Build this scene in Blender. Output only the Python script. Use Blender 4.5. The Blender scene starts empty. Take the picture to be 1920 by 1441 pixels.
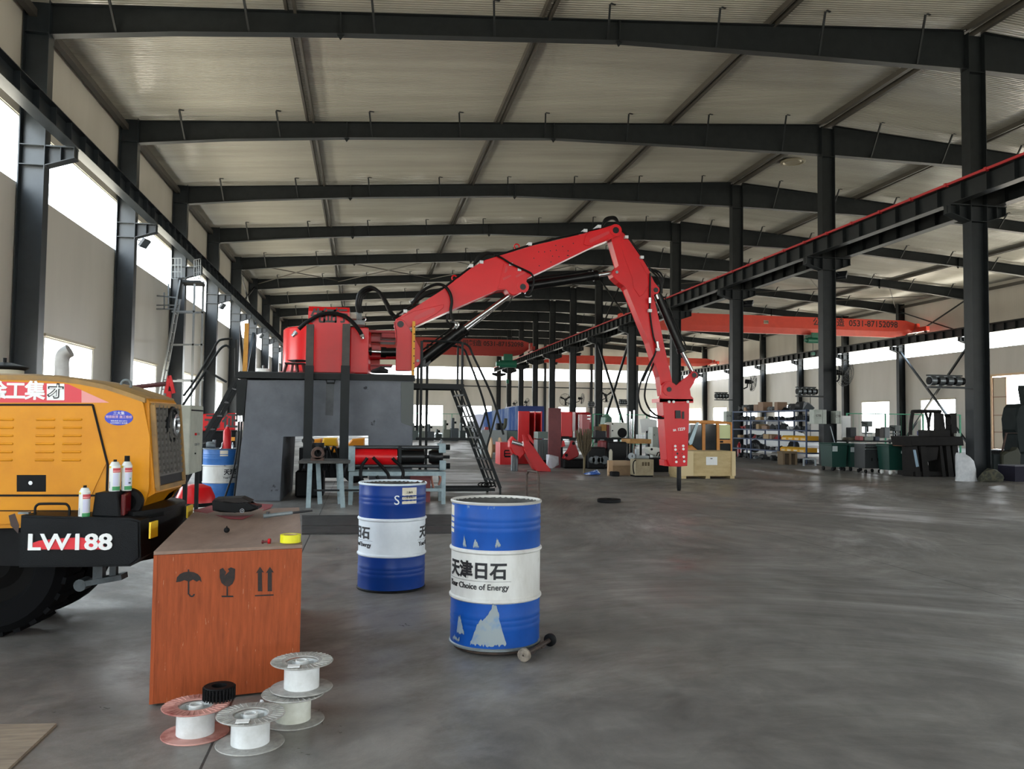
import bpy, bmesh, math, random
from mathutils import Vector, Matrix
C = bpy.context.scene.collection
PI = math.pi
random.seed(7)

# ------------------------------------------------------------------ camera, world, light, exposure
YAW, PITCH, ROLL, FPX, EYE = 0.1766, 0.0452, 0.0111, 1553.0, 1.43
fwd = Vector((math.sin(YAW)*math.cos(PITCH), math.cos(YAW)*math.cos(PITCH), math.sin(PITCH)))
rt0 = Vector((math.cos(YAW), -math.sin(YAW), 0)); up0 = rt0.cross(fwd)
rt = rt0*math.cos(ROLL)+up0*math.sin(ROLL); up = up0*math.cos(ROLL)-rt0*math.sin(ROLL)
cd = bpy.data.cameras.new('camera'); cam = bpy.data.objects.new('camera', cd); C.objects.link(cam)
cd.sensor_width = 36; cd.lens = 36*FPX/1920; cd.clip_end = 400; cd.clip_start = .05
M = Matrix((rt, up, -fwd)).transposed().to_4x4(); M.translation = (0, 0, EYE); cam.matrix_world = M
S = bpy.context.scene; S.camera = cam
S.view_settings.view_transform = 'Standard'; S.view_settings.look = 'None'
S.view_settings.gamma = 1; S.view_settings.use_curve_mapping = False
S.view_settings.exposure = EXPO = 1.05
S.cycles.max_bounces = 8; S.cycles.diffuse_bounces = 5; S.cycles.glossy_bounces = 4; S.cycles.transparent_max_bounces = 12
S.cycles.sample_clamp_indirect = 6.0

def world():
    w = bpy.data.worlds.new('daylight'); S.world = w; w.use_nodes = True
    nt = w.node_tree; nt.nodes.clear(); N = nt.nodes.new; L = nt.links.new
    out = N('ShaderNodeOutputWorld'); bg = N('ShaderNodeBackground'); tc = N('ShaderNodeTexCoord')
    sp = N('ShaderNodeSeparateXYZ'); mr = N('ShaderNodeMapRange'); cr = N('ShaderNodeValToRGB')
    L(tc.outputs['Generated'], sp.inputs[0]); L(sp.outputs['Z'], mr.inputs[0])
    mr.inputs[1].default_value = -1; mr.inputs[2].default_value = 1
    e = cr.color_ramp.elements
    e[0].position = 0; e[0].color = (1.0, .88, .70, 1)      # sunlit pale concrete yard below the horizon
    e[1].position = 1; e[1].color = (.55, .75, 1.0, 1)      # blue-white summer sky above
    for p, c in ((.485, (1.0, .91, .75, 1)), (.505, (.97, .98, 1.0, 1)), (.7, (.80, .90, 1.0, 1))):
        q = e.new(p); q.color = c
    L(mr.outputs[0], cr.inputs[0]); L(cr.outputs[0], bg.inputs[0]); bg.inputs[1].default_value = 7.0
    L(bg.outputs[0], out.inputs[0])
world()
def portal(name, center, sx, sy, direction):
    l = bpy.data.lights.new(name, 'AREA'); l.shape = 'RECTANGLE'; l.size = sx; l.size_y = sy; l.cycles.is_portal = True
    o = bpy.data.objects.new(name, l); C.objects.link(o)
    o.location = center; o.rotation_euler = Vector(direction).to_track_quat('-Z', 'Y').to_euler()
    return o

# pixel helpers: a point of the photograph (1920 x 1441) put at a known depth, side or height
def ray(x, y):
    return fwd + rt*((x-960)/FPX) + up*((720.5-y)/FPX)
def atY(x, y, Y): d = ray(x, y); return d*(Y/d.y)+Vector((0, 0, EYE))
def atX(x, y, X): d = ray(x, y); return d*(X/d.x)+Vector((0, 0, EYE))
def atZ(x, y, Z=0.0): d = ray(x, y); return d*((Z-EYE)/d.z)+Vector((0, 0, EYE))

# ------------------------------------------------------------------ materials
def lin(h):
    if not isinstance(h, str): return (*h, 1) if len(h) == 3 else h
    v = [int(h[i:i+2], 16)/255 for i in (0, 2, 4)]
    return (*[c/12.92 if c <= .04045 else ((c+.055)/1.055)**2.4 for c in v], 1)
MATS = {}
def mat(name, col, rough=.5, metal=0., col2=None, nscale=6., namt=.5, bump=0., bscale=40., stretch=None, spec=.5, sharp=.15, coat=0., coords='Object', wear=None, wscale=5., wlo=.6):
    """principled surface; col2 mixes in by noise, wear = a third colour in hard-edged patches"""
    if name in MATS: return MATS[name]
    m = bpy.data.materials.new(name); m.use_nodes = True; MATS[name] = m
    nt = m.node_tree; b = nt.nodes['Principled BSDF']; N = nt.nodes.new; L = nt.links.new
    b.inputs['Base Color'].default_value = lin(col); b.inputs['Roughness'].default_value = rough
    b.inputs['Metallic'].default_value = metal; b.inputs['Specular IOR Level'].default_value = spec
    if coat: b.inputs['Coat Weight'].default_value = coat; b.inputs['Coat Roughness'].default_value = .08
    if col2 or bump or wear:
        tc = N('ShaderNodeTexCoord'); mp = N('ShaderNodeMapping'); L(tc.outputs[coords], mp.inputs[0])
        if stretch: mp.inputs['Scale'].default_value = stretch
    last = None
    if col2:
        n = N('ShaderNodeTexNoise'); n.inputs['Scale'].default_value = nscale; n.inputs['Detail'].default_value = 6
        n.inputs['Roughness'].default_value = .65
        L(mp.outputs[0], n.inputs['Vector']); r = N('ShaderNodeValToRGB'); L(n.outputs[0], r.inputs[0])
        r.color_ramp.elements[0].position = max(0, namt-sharp); r.color_ramp.elements[1].position = min(1, namt+sharp)
        r.color_ramp.elements[0].color = lin(col2); r.color_ramp.elements[1].color = lin(col)
        last = r.outputs[0]
    if wear:
        n = N('ShaderNodeTexNoise'); n.inputs['Scale'].default_value = wscale; n.inputs['Detail'].default_value = 5
        L(mp.outputs[0], n.inputs['Vector']); r = N('ShaderNodeValToRGB'); L(n.outputs[0], r.inputs[0])
        r.color_ramp.elements[0].position = wlo; r.color_ramp.elements[1].position = wlo+.03
        mx = N('ShaderNodeMix'); mx.data_type = 'RGBA'; L(r.outputs[0], mx.inputs['Factor'])
        if last: L(last, mx.inputs['A'])
        else: mx.inputs['A'].default_value = lin(col)
        mx.inputs['B'].default_value = lin(wear); last = mx.outputs['Result']
    if last: L(last, b.inputs['Base Color'])
    if bump:
        n = N('ShaderNodeTexNoise'); n.inputs['Scale'].default_value = bscale; n.inputs['Detail'].default_value = 4
        L(mp.outputs[0], n.inputs['Vector']); bp = N('ShaderNodeBump'); bp.inputs['Strength'].default_value = bump
        bp.inputs['Distance'].default_value = .01; L(n.outputs[0], bp.inputs['Height']); L(bp.outputs[0], b.inputs['Normal'])
    return m

# ------------------------------------------------------------------ mesh builder
class B:
    def __init__(s): s.bm = bmesh.new()
    def box(s, x0, x1, y0, y1, z0, z1, bev=0, seg=1):
        vs = [s.bm.verts.new((x, y, z)) for x in (x0, x1) for y in (y0, y1) for z in (z0, z1)]
        F = [(0, 1, 3, 2), (4, 6, 7, 5), (0, 4, 5, 1), (2, 3, 7, 6), (0, 2, 6, 4), (1, 5, 7, 3)]
        fs = [s.bm.faces.new([vs[i] for i in f]) for f in F]
        if bev:
            es = list({e for f in fs for e in f.edges})
            bmesh.ops.bevel(s.bm, geom=es, offset=bev, segments=seg, affect='EDGES', profile=.5)
        return s
    def obox(s, a, b, w, h, upv=(0, 0, 1), bev=0):
        """bar of section w x h from a to b"""
        a, b = Vector(a), Vector(b); d = (b-a).normalized(); u = Vector(upv)
        if abs(d.dot(u)) > .99: u = Vector((0, 1, 0))
        x = d.cross(u).normalized()*(w/2); z = x.cross(d).normalized()*(h/2)
        q = [a-x-z, a+x-z, a+x+z, a-x+z]; r = [p+(b-a) for p in q]
        v = [s.bm.verts.new(p) for p in q+r]
        fs = [s.bm.faces.new([v[i] for i in f]) for f in ((3, 2, 1, 0), (4, 5, 6, 7), (0, 1, 5, 4), (1, 2, 6, 5), (2, 3, 7, 6), (3, 0, 4, 7))]
        if bev: bmesh.ops.bevel(s.bm, geom=list({e for f in fs for e in f.edges}), offset=bev, segments=1, affect='EDGES')
        return s
    def ring(s, c, ax, r, n, ph=0):
        ax = Vector(ax).normalized(); t = Vector((0, 0, 1)) if abs(ax.z) < .9 else Vector((1, 0, 0))
        u = ax.cross(t).normalized(); w = ax.cross(u)
        return [s.bm.verts.new(Vector(c)+(u*math.cos(2*PI*i/n+ph)+w*math.sin(2*PI*i/n+ph))*r) for i in range(n)]
    def bridge(s, a, b):
        n = len(a)
        for i in range(n): s.bm.faces.new((a[i], a[(i+1) % n], b[(i+1) % n], b[i]))
    def cyl(s, a, b, r, r2=None, n=16, caps=True):
        a, b = Vector(a), Vector(b); r2 = r if r2 is None else r2
        A = s.ring(a, b-a, r, n); Bq = s.ring(b, b-a, r2, n); s.bridge(A, Bq)
        if caps: s.bm.faces.new(A[::-1]); s.bm.faces.new(Bq)
        return s
    def lathe(s, c, ax, prof, n=24, closed=False):
        """prof = [(r, h), ...] along axis"""
        ax = Vector(ax).normalized(); prev = None; first = None
        for r, h in prof:
            p = Vector(c)+ax*h
            if r < 1e-6:
                v = s.bm.verts.new(p); cur = [v]
            else: cur = s.ring(p, ax, r, n)
            if prev:
                if len(prev) == 1 and len(cur) > 1:
                    for i in range(n): s.bm.faces.new((prev[0], cur[(i+1) % n], cur[i]))
                elif len(cur) == 1 and len(prev) > 1:
                    for i in range(n): s.bm.faces.new((prev[i], prev[(i+1) % n], cur[0]))
                elif len(cur) > 1: s.bridge(prev, cur)
            else: first = cur
            prev = cur
        if closed and len(first) > 1 and len(prev) > 1: s.bridge(prev, first)
        return s
    def tube(s, pts, r, n=10, smooth=4, caps=True, radii=None):
        pts = [Vector(p) for p in pts]
        if smooth and len(pts) > 2:
            q = []; m = len(pts)
            for i in range(m-1):
                p0, p1, p2, p3 = pts[max(0, i-1)], pts[i], pts[i+1], pts[min(m-1, i+2)]
                for k in range(smooth):
                    t = k/smooth
                    q.append(.5*((2*p1)+(p2-p0)*t+(2*p0-5*p1+4*p2-p3)*t*t+(3*p1-p0-3*p2+p3)*t**3))
            q.append(pts[-1]); pts = q
        prev = None; u = None
        for i, p in enumerate(pts):
            d = (pts[min(i+1, len(pts)-1)]-pts[max(i-1, 0)]).normalized()
            if u is None:
                t = Vector((0, 0, 1)) if abs(d.z) < .9 else Vector((1, 0, 0)); u = d.cross(t).normalized()
            u = (u-d*u.dot(d)).normalized(); w = d.cross(u); rr = r if radii is None else radii[min(i, len(radii)-1)]
            cur = [s.bm.verts.new(p+(u*math.cos(2*PI*k/n)+w*math.sin(2*PI*k/n))*rr) for k in range(n)]
            if prev: s.bridge(prev, cur)
            elif caps: s.bm.faces.new(cur[::-1])
            prev = cur
        if caps: s.bm.faces.new(prev)
        return s
    def prism(s, pts, ext, bev=0, seg=1):
        """planar outline pts (3-D) extruded by the vector ext"""
        a = [s.bm.verts.new(Vector(p)) for p in pts]; b = [s.bm.verts.new(Vector(p)+Vector(ext)) for p in pts]
        fs = [s.bm.faces.new(a), s.bm.faces.new(b[::-1])]; n = len(a)
        for i in range(n): fs.append(s.bm.faces.new((a[(i+1) % n], a[i], b[i], b[(i+1) % n])))
        if bev: bmesh.ops.bevel(s.bm, geom=list({e for f in fs[:2] for e in f.edges}), offset=bev, segments=seg, affect='EDGES')
        return s
    def ball(s, c, r, sc=(1, 1, 1), u=14, v=10):
        g = bmesh.ops.create_uvsphere(s.bm, u_segments=u, v_segments=v, radius=r)
        for q in g['verts']: q.co = Vector((q.co.x*sc[0], q.co.y*sc[1], q.co.z*sc[2]))+Vector(c)
        return s
    def hull(s, pts):
        vs = [s.bm.verts.new(Vector(p)) for p in pts]; bmesh.ops.convex_hull(s.bm, input=vs); return s
    def xf(s, m):
        bmesh.ops.transform(s.bm, matrix=m, verts=s.bm.verts); return s
    def jit(s, a):
        for v in s.bm.verts: v.co += Vector((random.uniform(-a, a), random.uniform(-a, a), random.uniform(-a, a)))
        return s
    def done(s, name, m, parent=None, smooth=.6, label=None, kind=None, cat=None, group=None):
        bm = s.bm; bmesh.ops.recalc_face_normals(bm, faces=bm.faces)
        me = bpy.data.meshes.new(name); bm.to_mesh(me); bm.free()
        if smooth:
            for p in me.polygons: p.use_smooth = True
            me.set_sharp_from_angle(angle=smooth)
        me.materials.append(m if not isinstance(m, str) else MATS[m])
        o = bpy.data.objects.new(name, me); C.objects.link(o)
        if parent is not None:
            o.parent = parent; o.matrix_parent_inverse = parent_inv(parent)
        tag(o, label, cat, group, kind)
        return o
def wm(o):
    m = o.matrix_basis.copy()
    return wm(o.parent) @ o.matrix_parent_inverse @ m if o.parent else m
def parent_inv(p): return wm(p).inverted()
def tag(o, label=None, cat=None, group=None, kind=None):
    if label: o['label'] = label
    if cat: o['category'] = cat
    if group: o['group'] = group
    if kind: o['kind'] = kind
    return o
def thing(name, label, cat, loc=(0, 0, 0), group=None):
    o = bpy.data.objects.new(name, None); o.empty_display_size = .1; C.objects.link(o); o.location = loc
    return tag(o, label, cat, group)
def copy_tree(o, parent=None):
    c = o.copy(); C.objects.link(c)
    if parent is not None: c.parent = parent
    for ch in [x for x in bpy.data.objects if x.parent == o]: copy_tree(ch, c)
    return c
def dup(o, shift=None, label=None, group=None, mtx=None):
    c = copy_tree(o)
    if shift is not None: c.location = Vector(o.location)+Vector(shift)
    if mtx is not None: c.matrix_basis = mtx @ o.matrix_basis
    if label: c['label'] = label
    if group: c['group'] = group
    return c
def writing(txt, size, m, parent, origin, xdir, ydir, name='lettering', align='CENTER', depth=.0015, bend=None, space=1., label=None, squash=1., fat=0.):
    """lettering as a thin mesh; bend=(centre, radius): wrapped round a vertical cylinder"""
    cu = bpy.data.curves.new(name, 'FONT'); cu.body = txt; cu.size = size; cu.align_x = align; cu.align_y = 'CENTER'
    cu.extrude = depth; cu.offset = fat; cu.resolution_u = 3; cu.space_character = space
    t = bpy.data.objects.new(name, cu); C.objects.link(t)
    dg = bpy.context.evaluated_depsgraph_get(); me = bpy.data.meshes.new_from_object(t.evaluated_get(dg)); me.name = name
    bpy.data.objects.remove(t); bpy.data.curves.remove(cu)
    xd, yd = Vector(xdir).normalized(), Vector(ydir).normalized(); zd = xd.cross(yd).normalized()
    if bend:
        c, R, a0 = bend; bm = bmesh.new(); bm.from_mesh(me)
        xs = [v.co.x for v in bm.verts]; x = min(xs)
        while x < max(xs):
            x += .012
            bmesh.ops.bisect_plane(bm, geom=bm.verts[:]+bm.edges[:]+bm.faces[:], plane_co=(x, 0, 0), plane_no=(1, 0, 0))
        for v in bm.verts:
            a = a0+v.co.x/R; rr = R+v.co.z+depth*1.2
            v.co = Vector((c[0]+math.cos(a)*rr, c[1]+math.sin(a)*rr, c[2]+v.co.y))
        bm.to_mesh(me); bm.free()
    else:
        for v in me.vertices: v.co = Vector(origin)+xd*v.co.x*squash+yd*v.co.y+zd*(v.co.z+depth)
    me.materials.clear(); me.materials.append(m)
    o = bpy.data.objects.new(name, me); C.objects.link(o)
    if parent is not None: o.parent = parent; o.matrix_parent_inverse = parent_inv(parent)
    if label: o['label'] = label
    return o
# ------------------------------------------------------------------ the setting: shell and steel frame
STEEL = mat('steel_paint', '202426', .42, 0, '191c1e', 3, .45, spec=.25)
STEELB = mat('steel_bluegrey', '272d32', .33, 0, '1f2529', 2.5, .45, spec=.4)
PANEL = None
def panel_mat(name, axis, col, pitch, rough=.42, strength=.5):
    m = bpy.data.materials.new(name); m.use_nodes = True; nt = m.node_tree; b = nt.nodes['Principled BSDF']; N = nt.nodes.new; L = nt.links.new
    b.inputs['Roughness'].default_value = rough
    tc = N('ShaderNodeTexCoord'); sp = N('ShaderNodeSeparateXYZ'); L(tc.outputs['Object'], sp.inputs[0])
    mm = N('ShaderNodeMath'); mm.operation = 'MULTIPLY'; mm.inputs[1].default_value = 2*PI/pitch; L(sp.outputs[axis], mm.inputs[0])
    si = N('ShaderNodeMath'); si.operation = 'SINE'; L(mm.outputs[0], si.inputs[0])
    pw = N('ShaderNodeMath'); pw.operation = 'GREATER_THAN'; pw.inputs[1].default_value = .82; L(si.outputs[0], pw.inputs[0])
    bp = N('ShaderNodeBump'); bp.inputs['Strength'].default_value = strength; bp.inputs['Distance'].default_value = .006
    L(pw.outputs[0], bp.inputs['Height']); L(bp.outputs[0], b.inputs['Normal'])
    n = N('ShaderNodeTexNoise'); n.inputs['Scale'].default_value = .8; n.inputs['Detail'].default_value = 5
    mp = N('ShaderNodeMapping'); mp.inputs['Scale'].default_value = (1, 1, .25) if axis != 'Z' else (1, 1, 1); L(tc.outputs['Object'], mp.inputs[0]); L(mp.outputs[0], n.inputs['Vector'])
    r = N('ShaderNodeValToRGB'); L(n.outputs[0], r.inputs[0]); c = lin(col)
    r.color_ramp.elements[0].position = .3; r.color_ramp.elements[1].position = .7
    r.color_ramp.elements[0].color = (c[0]*.86, c[1]*.86, c[2]*.85, 1); r.color_ramp.elements[1].color = c
    L(r.outputs[0], b.inputs['Base Color'])
    return m
WALLM_Y = panel_mat('wall_panel_side', 'Y', 'c9c4ba', .2)
WALLM_X = panel_mat('wall_panel_end', 'X', 'd2cec4', .2)

def floor_mat():
    m = bpy.data.materials.new('concrete_floor'); m.use_nodes = True; nt = m.node_tree; b = nt.nodes['Principled BSDF']; N = nt.nodes.new; L = nt.links.new
    tc = N('ShaderNodeTexCoord')
    def noise(sc, det, ro=.6, st=(1, 1, 1), dist=0.):
        mp = N('ShaderNodeMapping'); mp.inputs['Scale'].default_value = st; L(tc.outputs['Object'], mp.inputs[0])
        n = N('ShaderNodeTexNoise'); n.inputs['Scale'].default_value = sc; n.inputs['Detail'].default_value = det; n.inputs['Roughness'].default_value = ro
        n.inputs['Distortion'].default_value = dist; L(mp.outputs[0], n.inputs['Vector']); return n
    big = noise(.28, 7, .68, (1, .7, 1), .8); fine = noise(2.6, 9, .74, (1, .8, 1), .5); grit = noise(70, 3); patch = noise(.16, 10, .72, (1, .8, 1), 1.2)
    r = N('ShaderNodeValToRGB'); L(big.outputs[0], r.inputs[0])
    e = r.color_ramp.elements; e[0].position = .34; e[0].color = lin('625e5a'); e[1].position = .66; e[1].color = lin('8e8983')
    r2 = N('ShaderNodeValToRGB'); L(fine.outputs[0], r2.inputs[0])
    r2.color_ramp.elements[0].position = .33; r2.color_ramp.elements[0].color = (.62, .62, .62, 1); r2.color_ramp.elements[1].position = .68; r2.color_ramp.elements[1].color = (1.2, 1.2, 1.2, 1)
    mx = N('ShaderNodeMix'); mx.data_type = 'RGBA'; mx.blend_type = 'MULTIPLY'; mx.inputs['Factor'].default_value = 1
    pr = N('ShaderNodeValToRGB'); L(patch.outputs[0], pr.inputs[0]); pr.color_ramp.elements[0].position = .47; pr.color_ramp.elements[0].color = (.94, .94, .94, 1); pr.color_ramp.elements[1].position = .58; pr.color_ramp.elements[1].color = (1.25, 1.25, 1.26, 1)
    m0 = N('ShaderNodeMix'); m0.data_type = 'RGBA'; m0.blend_type = 'MULTIPLY'; m0.inputs['Factor'].default_value = 1
    L(r.outputs[0], m0.inputs['A']); L(pr.outputs[0], m0.inputs['B']); L(m0.outputs['Result'], mx.inputs['A']); L(r2.outputs[0], mx.inputs['B'])
    # saw-cut joints every 6 m
    sp = N('ShaderNodeSeparateXYZ'); L(tc.outputs['Object'], sp.inputs[0])
    def joint(sock, off, per):
        a = N('ShaderNodeMath'); a.operation = 'ADD'; a.inputs[1].default_value = off; L(sock, a.inputs[0])
        f = N('ShaderNodeMath'); f.operation = 'PINGPONG'; f.inputs[1].default_value = per/2; L(a.outputs[0], f.inputs[0])
        g = N('ShaderNodeMath'); g.operation = 'LESS_THAN'; g.inputs[1].default_value = .006; L(f.outputs[0], g.inputs[0]); return g
    j1 = joint(sp.outputs['X'], 60+.63, 6.0); j2 = joint(sp.outputs['Y'], 60-9.0, 7.5)
    jm = N('ShaderNodeMath'); jm.operation = 'MAXIMUM'; L(j1.outputs[0], jm.inputs[0]); L(j2.outputs[0], jm.inputs[1])
    mj = N('ShaderNodeMix'); mj.data_type = 'RGBA'; L(jm.outputs[0], mj.inputs['Factor']); L(mx.outputs['Result'], mj.inputs['A']); mj.inputs['B'].default_value = lin('2c2a29')
    L(mj.outputs['Result'], b.inputs['Base Color'])
    rr = N('ShaderNodeValToRGB'); L(patch.outputs[0], rr.inputs[0])
    rr.color_ramp.elements[0].position = .44; rr.color_ramp.elements[0].color = (.6, .6, .6, 1); rr.color_ramp.elements[1].position = .54; rr.color_ramp.elements[1].color = (.31, .31, .31, 1)
    f2 = N('ShaderNodeMath'); f2.operation = 'MULTIPLY_ADD'; L(fine.outputs[0], f2.inputs[0]); f2.inputs[1].default_value = .35; L(rr.outputs[0], f2.inputs[2])
    sb = N('ShaderNodeMath'); sb.operation = 'SUBTRACT'; L(f2.outputs[0], sb.inputs[0]); sb.inputs[1].default_value = .16
    L(sb.outputs[0], b.inputs['Roughness'])
    bp = N('ShaderNodeBump'); bp.inputs['Strength'].default_value = .12; bp.inputs['Distance'].default_value = .006; L(grit.outputs[0], bp.inputs['Height'])
    bp2 = N('ShaderNodeBump'); bp2.inputs['Strength'].default_value = .2; bp2.inputs['Distance'].default_value = .01; L(fine.outputs[0], bp2.inputs['Height']); L(bp.outputs[0], bp2.inputs['Normal'])
    L(bp2.outputs[0], b.inputs['Normal'])
    return m
XW, XM, XE = -7.78, 16.63, 41.12          # wall, ridge / middle columns, wall
YB, YE = -17.6, 102.95
FY = [20.185+7.5*n for n in range(-5, 12)]
SL = .0696
def ztop(x): return 12.51-SL*abs(x-XM)    # rafter top
B().box(XW-.3, XE+.3, YB-.3, YE+.3, -.3, 0).done('floor', floor_mat(), kind='structure', smooth=0)

# ceiling liner, ribs running down the slope
def ceiling():
    m = bpy.data.materials.new('ceiling_liner'); m.use_nodes = True; nt = m.node_tree; b = nt.nodes['Principled BSDF']; N = nt.nodes.new; L = nt.links.new
    tc = N('ShaderNodeTexCoord'); n = N('ShaderNodeTexNoise'); n.inputs['Scale'].default_value = .5; n.inputs['Detail'].default_value = 4
    mp = N('ShaderNodeMapping'); mp.inputs['Scale'].default_value = (.35, 3, 1); L(tc.outputs['Object'], mp.inputs[0]); L(mp.outputs[0], n.inputs['Vector'])
    r = N('ShaderNodeValToRGB'); L(n.outputs[0], r.inputs[0]); r.color_ramp.elements[0].position = .3; r.color_ramp.elements[1].position = .7
    r.color_ramp.elements[0].color = lin('a29f95'); r.color_ramp.elements[1].color = lin('b2afa5'); L(r.outputs[0], b.inputs['Base Color'])
    b.inputs['Roughness'].default_value = .19; b.inputs['Specular IOR Level'].default_value = .7
    bp = N('ShaderNodeBump'); bp.inputs['Strength'].default_value = .5; bp.inputs['Distance'].default_value = .03; n2 = N('ShaderNodeTexNoise'); n2.inputs['Scale'].default_value = 1.6; n2.inputs['Detail'].default_value = 3; mp2 = N('ShaderNodeMapping'); mp2.inputs['Scale'].default_value = (.6, 5, 1); L(tc.outputs['Object'], mp2.inputs[0]); L(mp2.outputs[0], n2.inputs['Vector']); L(n2.outputs[0], bp.inputs['Height']); L(bp.outputs[0], b.inputs['Normal'])
    bm = bmesh.new(); p = .11; prof = ((0, 0), (.035, 0), (.048, .016), (.062, .016), (.075, 0))
    xs = [XW-.25, XW+6, XW+12, XW+18, XM, XE-18, XE-12, XE-6, XE+.25]; prev = None; y = YB-.25
    while y < YE+.3:
        for dy, dz in prof:
            cur = [bm.verts.new((x, y+dy, ztop(x)+.2-dz)) for x in xs]
            if prev:
                for i in range(len(xs)-1): bm.faces.new((prev[i], prev[i+1], cur[i+1], cur[i]))
            prev = cur
        y += p
    b_ = B(); b_.bm = bm; b_.done('ceiling', m, kind='structure', smooth=.2)
    roofm = mat('roof_sheet', '9a9a98', .6)
    b_ = B()
    b_.prism([(XW-.25, YB-.25, ztop(XW)+.23), (XM, YB-.25, ztop(XM)+.23), (XE+.25, YB-.25, ztop(XE)+.23), (XE+.25, YB-.25, ztop(XE)+.33), (XM, YB-.25, ztop(XM)+.33), (XW-.25, YB-.25, ztop(XW)+.33)], (0, YE-YB+.5, 0)).done('ceiling_roof_sheet', roofm, kind='structure', smooth=0)
ceiling()

Z1, Z2, Z3, Z4 = .85, 3.42, 6.68, 8.25      # low windows, high window band
GLASS = bpy.data.materials.new('window_glass'); GLASS.use_nodes = True
def _g():
    nt = GLASS.node_tree; nt.nodes.clear(); N = nt.nodes.new; L = nt.links.new
    o = N('ShaderNodeOutputMaterial'); t = N('ShaderNodeBsdfTransparent'); g = N('ShaderNodeBsdfGlossy'); g.inputs['Roughness'].default_value = .03
    lw = N('ShaderNodeLayerWeight'); lw.inputs[0].default_value = .3; f = N('ShaderNodeMath'); f.operation = 'MULTIPLY'; f.inputs[1].default_value = .25; L(lw.outputs['Facing'], f.inputs[0]); m = N('ShaderNodeMixShader'); t.inputs[0].default_value = (.96, .98, .98, 1)
    L(f.outputs[0], m.inputs[0]); L(t.outputs[0], m.inputs[1]); L(g.outputs[0], m.inputs[2]); L(m.outputs[0], o.inputs[0])
_g()
ALU = mat('window_aluminium', 'c9cbcb', .4, .0)
ALUD = mat('window_frame_buff', 'b9ae98', .5)
nwin = [0]
def side_wall(name, x0, x1, doors=()):
    b = B(); xi = x1 if x0 < 0 else x0; zt = ztop(x0 if x0 > 0 else x1)+.2
    segs = []; y = YB
    for n in range(len(FY)-1):
        a, c = FY[n]+1.88, FY[n]+5.62
        d = [q for q in doors if FY[n] < q[0] < FY[n]+7.5]
        if d: segs.append(('d', y, d[0][0], d[0][1], d[0][2])); y = d[0][1]
        else: segs.append(('w', y, a, c)); y = c
    openings = []
    y = YB
    for sgm in segs:
        if sgm[0] == 'w':
            b.box(x0, x1, y, sgm[2], 0, Z3); b.box(x0, x1, sgm[2], sgm[3], 0, Z1); b.box(x0, x1, sgm[2], sgm[3], Z2, Z3)
            openings.append((sgm[2], sgm[3])); y = sgm[3]
        else:
            b.box(x0, x1, y, sgm[2], 0, Z3); b.box(x0, x1, sgm[2], sgm[3], sgm[4], Z3); y = sgm[3]
    b.box(x0, x1, y, YE, 0, Z3); b.box(x0, x1, YB, YE, Z4, zt)
    b.done(name, WALLM_Y, kind='structure', smooth=0)
    xc = (x0+x1)/2; sgn = 1 if x0 < 0 else -1
    for a, c in openings:
        nwin[0] += 1; w = B(); t = .04
        w.box(xc-.04, xc+.04, a, c, Z1, Z1+t).box(xc-.04, xc+.04, a, c, Z2-t, Z2).box(xc-.04, xc+.04, a, a+t, Z1+t, Z2-t).box(xc-.04, xc+.04, c-t, c, Z1+t, Z2-t)
        w.box(xc-.02, xc+.02, (a+c)/2-.02, (a+c)/2+.02, Z1+t, Z2-t)
        o = w.done('window_%d' % nwin[0], ALU, kind='structure', smooth=0)
        B().box(xc-.004, xc+.004, a+t, c-t, Z1+t, Z2-t).done('pane', GLASS, o, smooth=0)
        B().box(xi if sgn > 0 else xi-.05, xi+.05 if sgn > 0 else xi, a-.06, c+.06, Z2, Z2+.07).done('head_trim', ALUD, o, smooth=0)
    for n in range(len(FY)-1):
        a, c = FY[n], FY[n+1]
        if n == 0: a = YB
        if n == len(FY)-2: c = YE
        nwin[0] += 1; w = B(); t = .03
        w.box(xc-.03, xc+.03, a, c, Z3, Z3+t).box(xc-.03, xc+.03, a, c, Z4-t, Z4).box(xc-.03, xc+.03, a, a+t, Z3+t, Z4-t).box(xc-.03, xc+.03, c-t, c, Z3+t, Z4-t)
        o = w.done('window_%d' % nwin[0], ALU, kind='structure', smooth=0)
        B().box(xc-.004, xc+.004, a+t, c-t, Z3+t, Z4-t).done('pane', GLASS, o, smooth=0)
side_wall('wall_left', XW-.12, XW)
DOORY = (43.9, 48.5)
side_wall('wall_right', XE, XE+.12, doors=((DOORY[0], DOORY[1], 4.8),))
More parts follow.
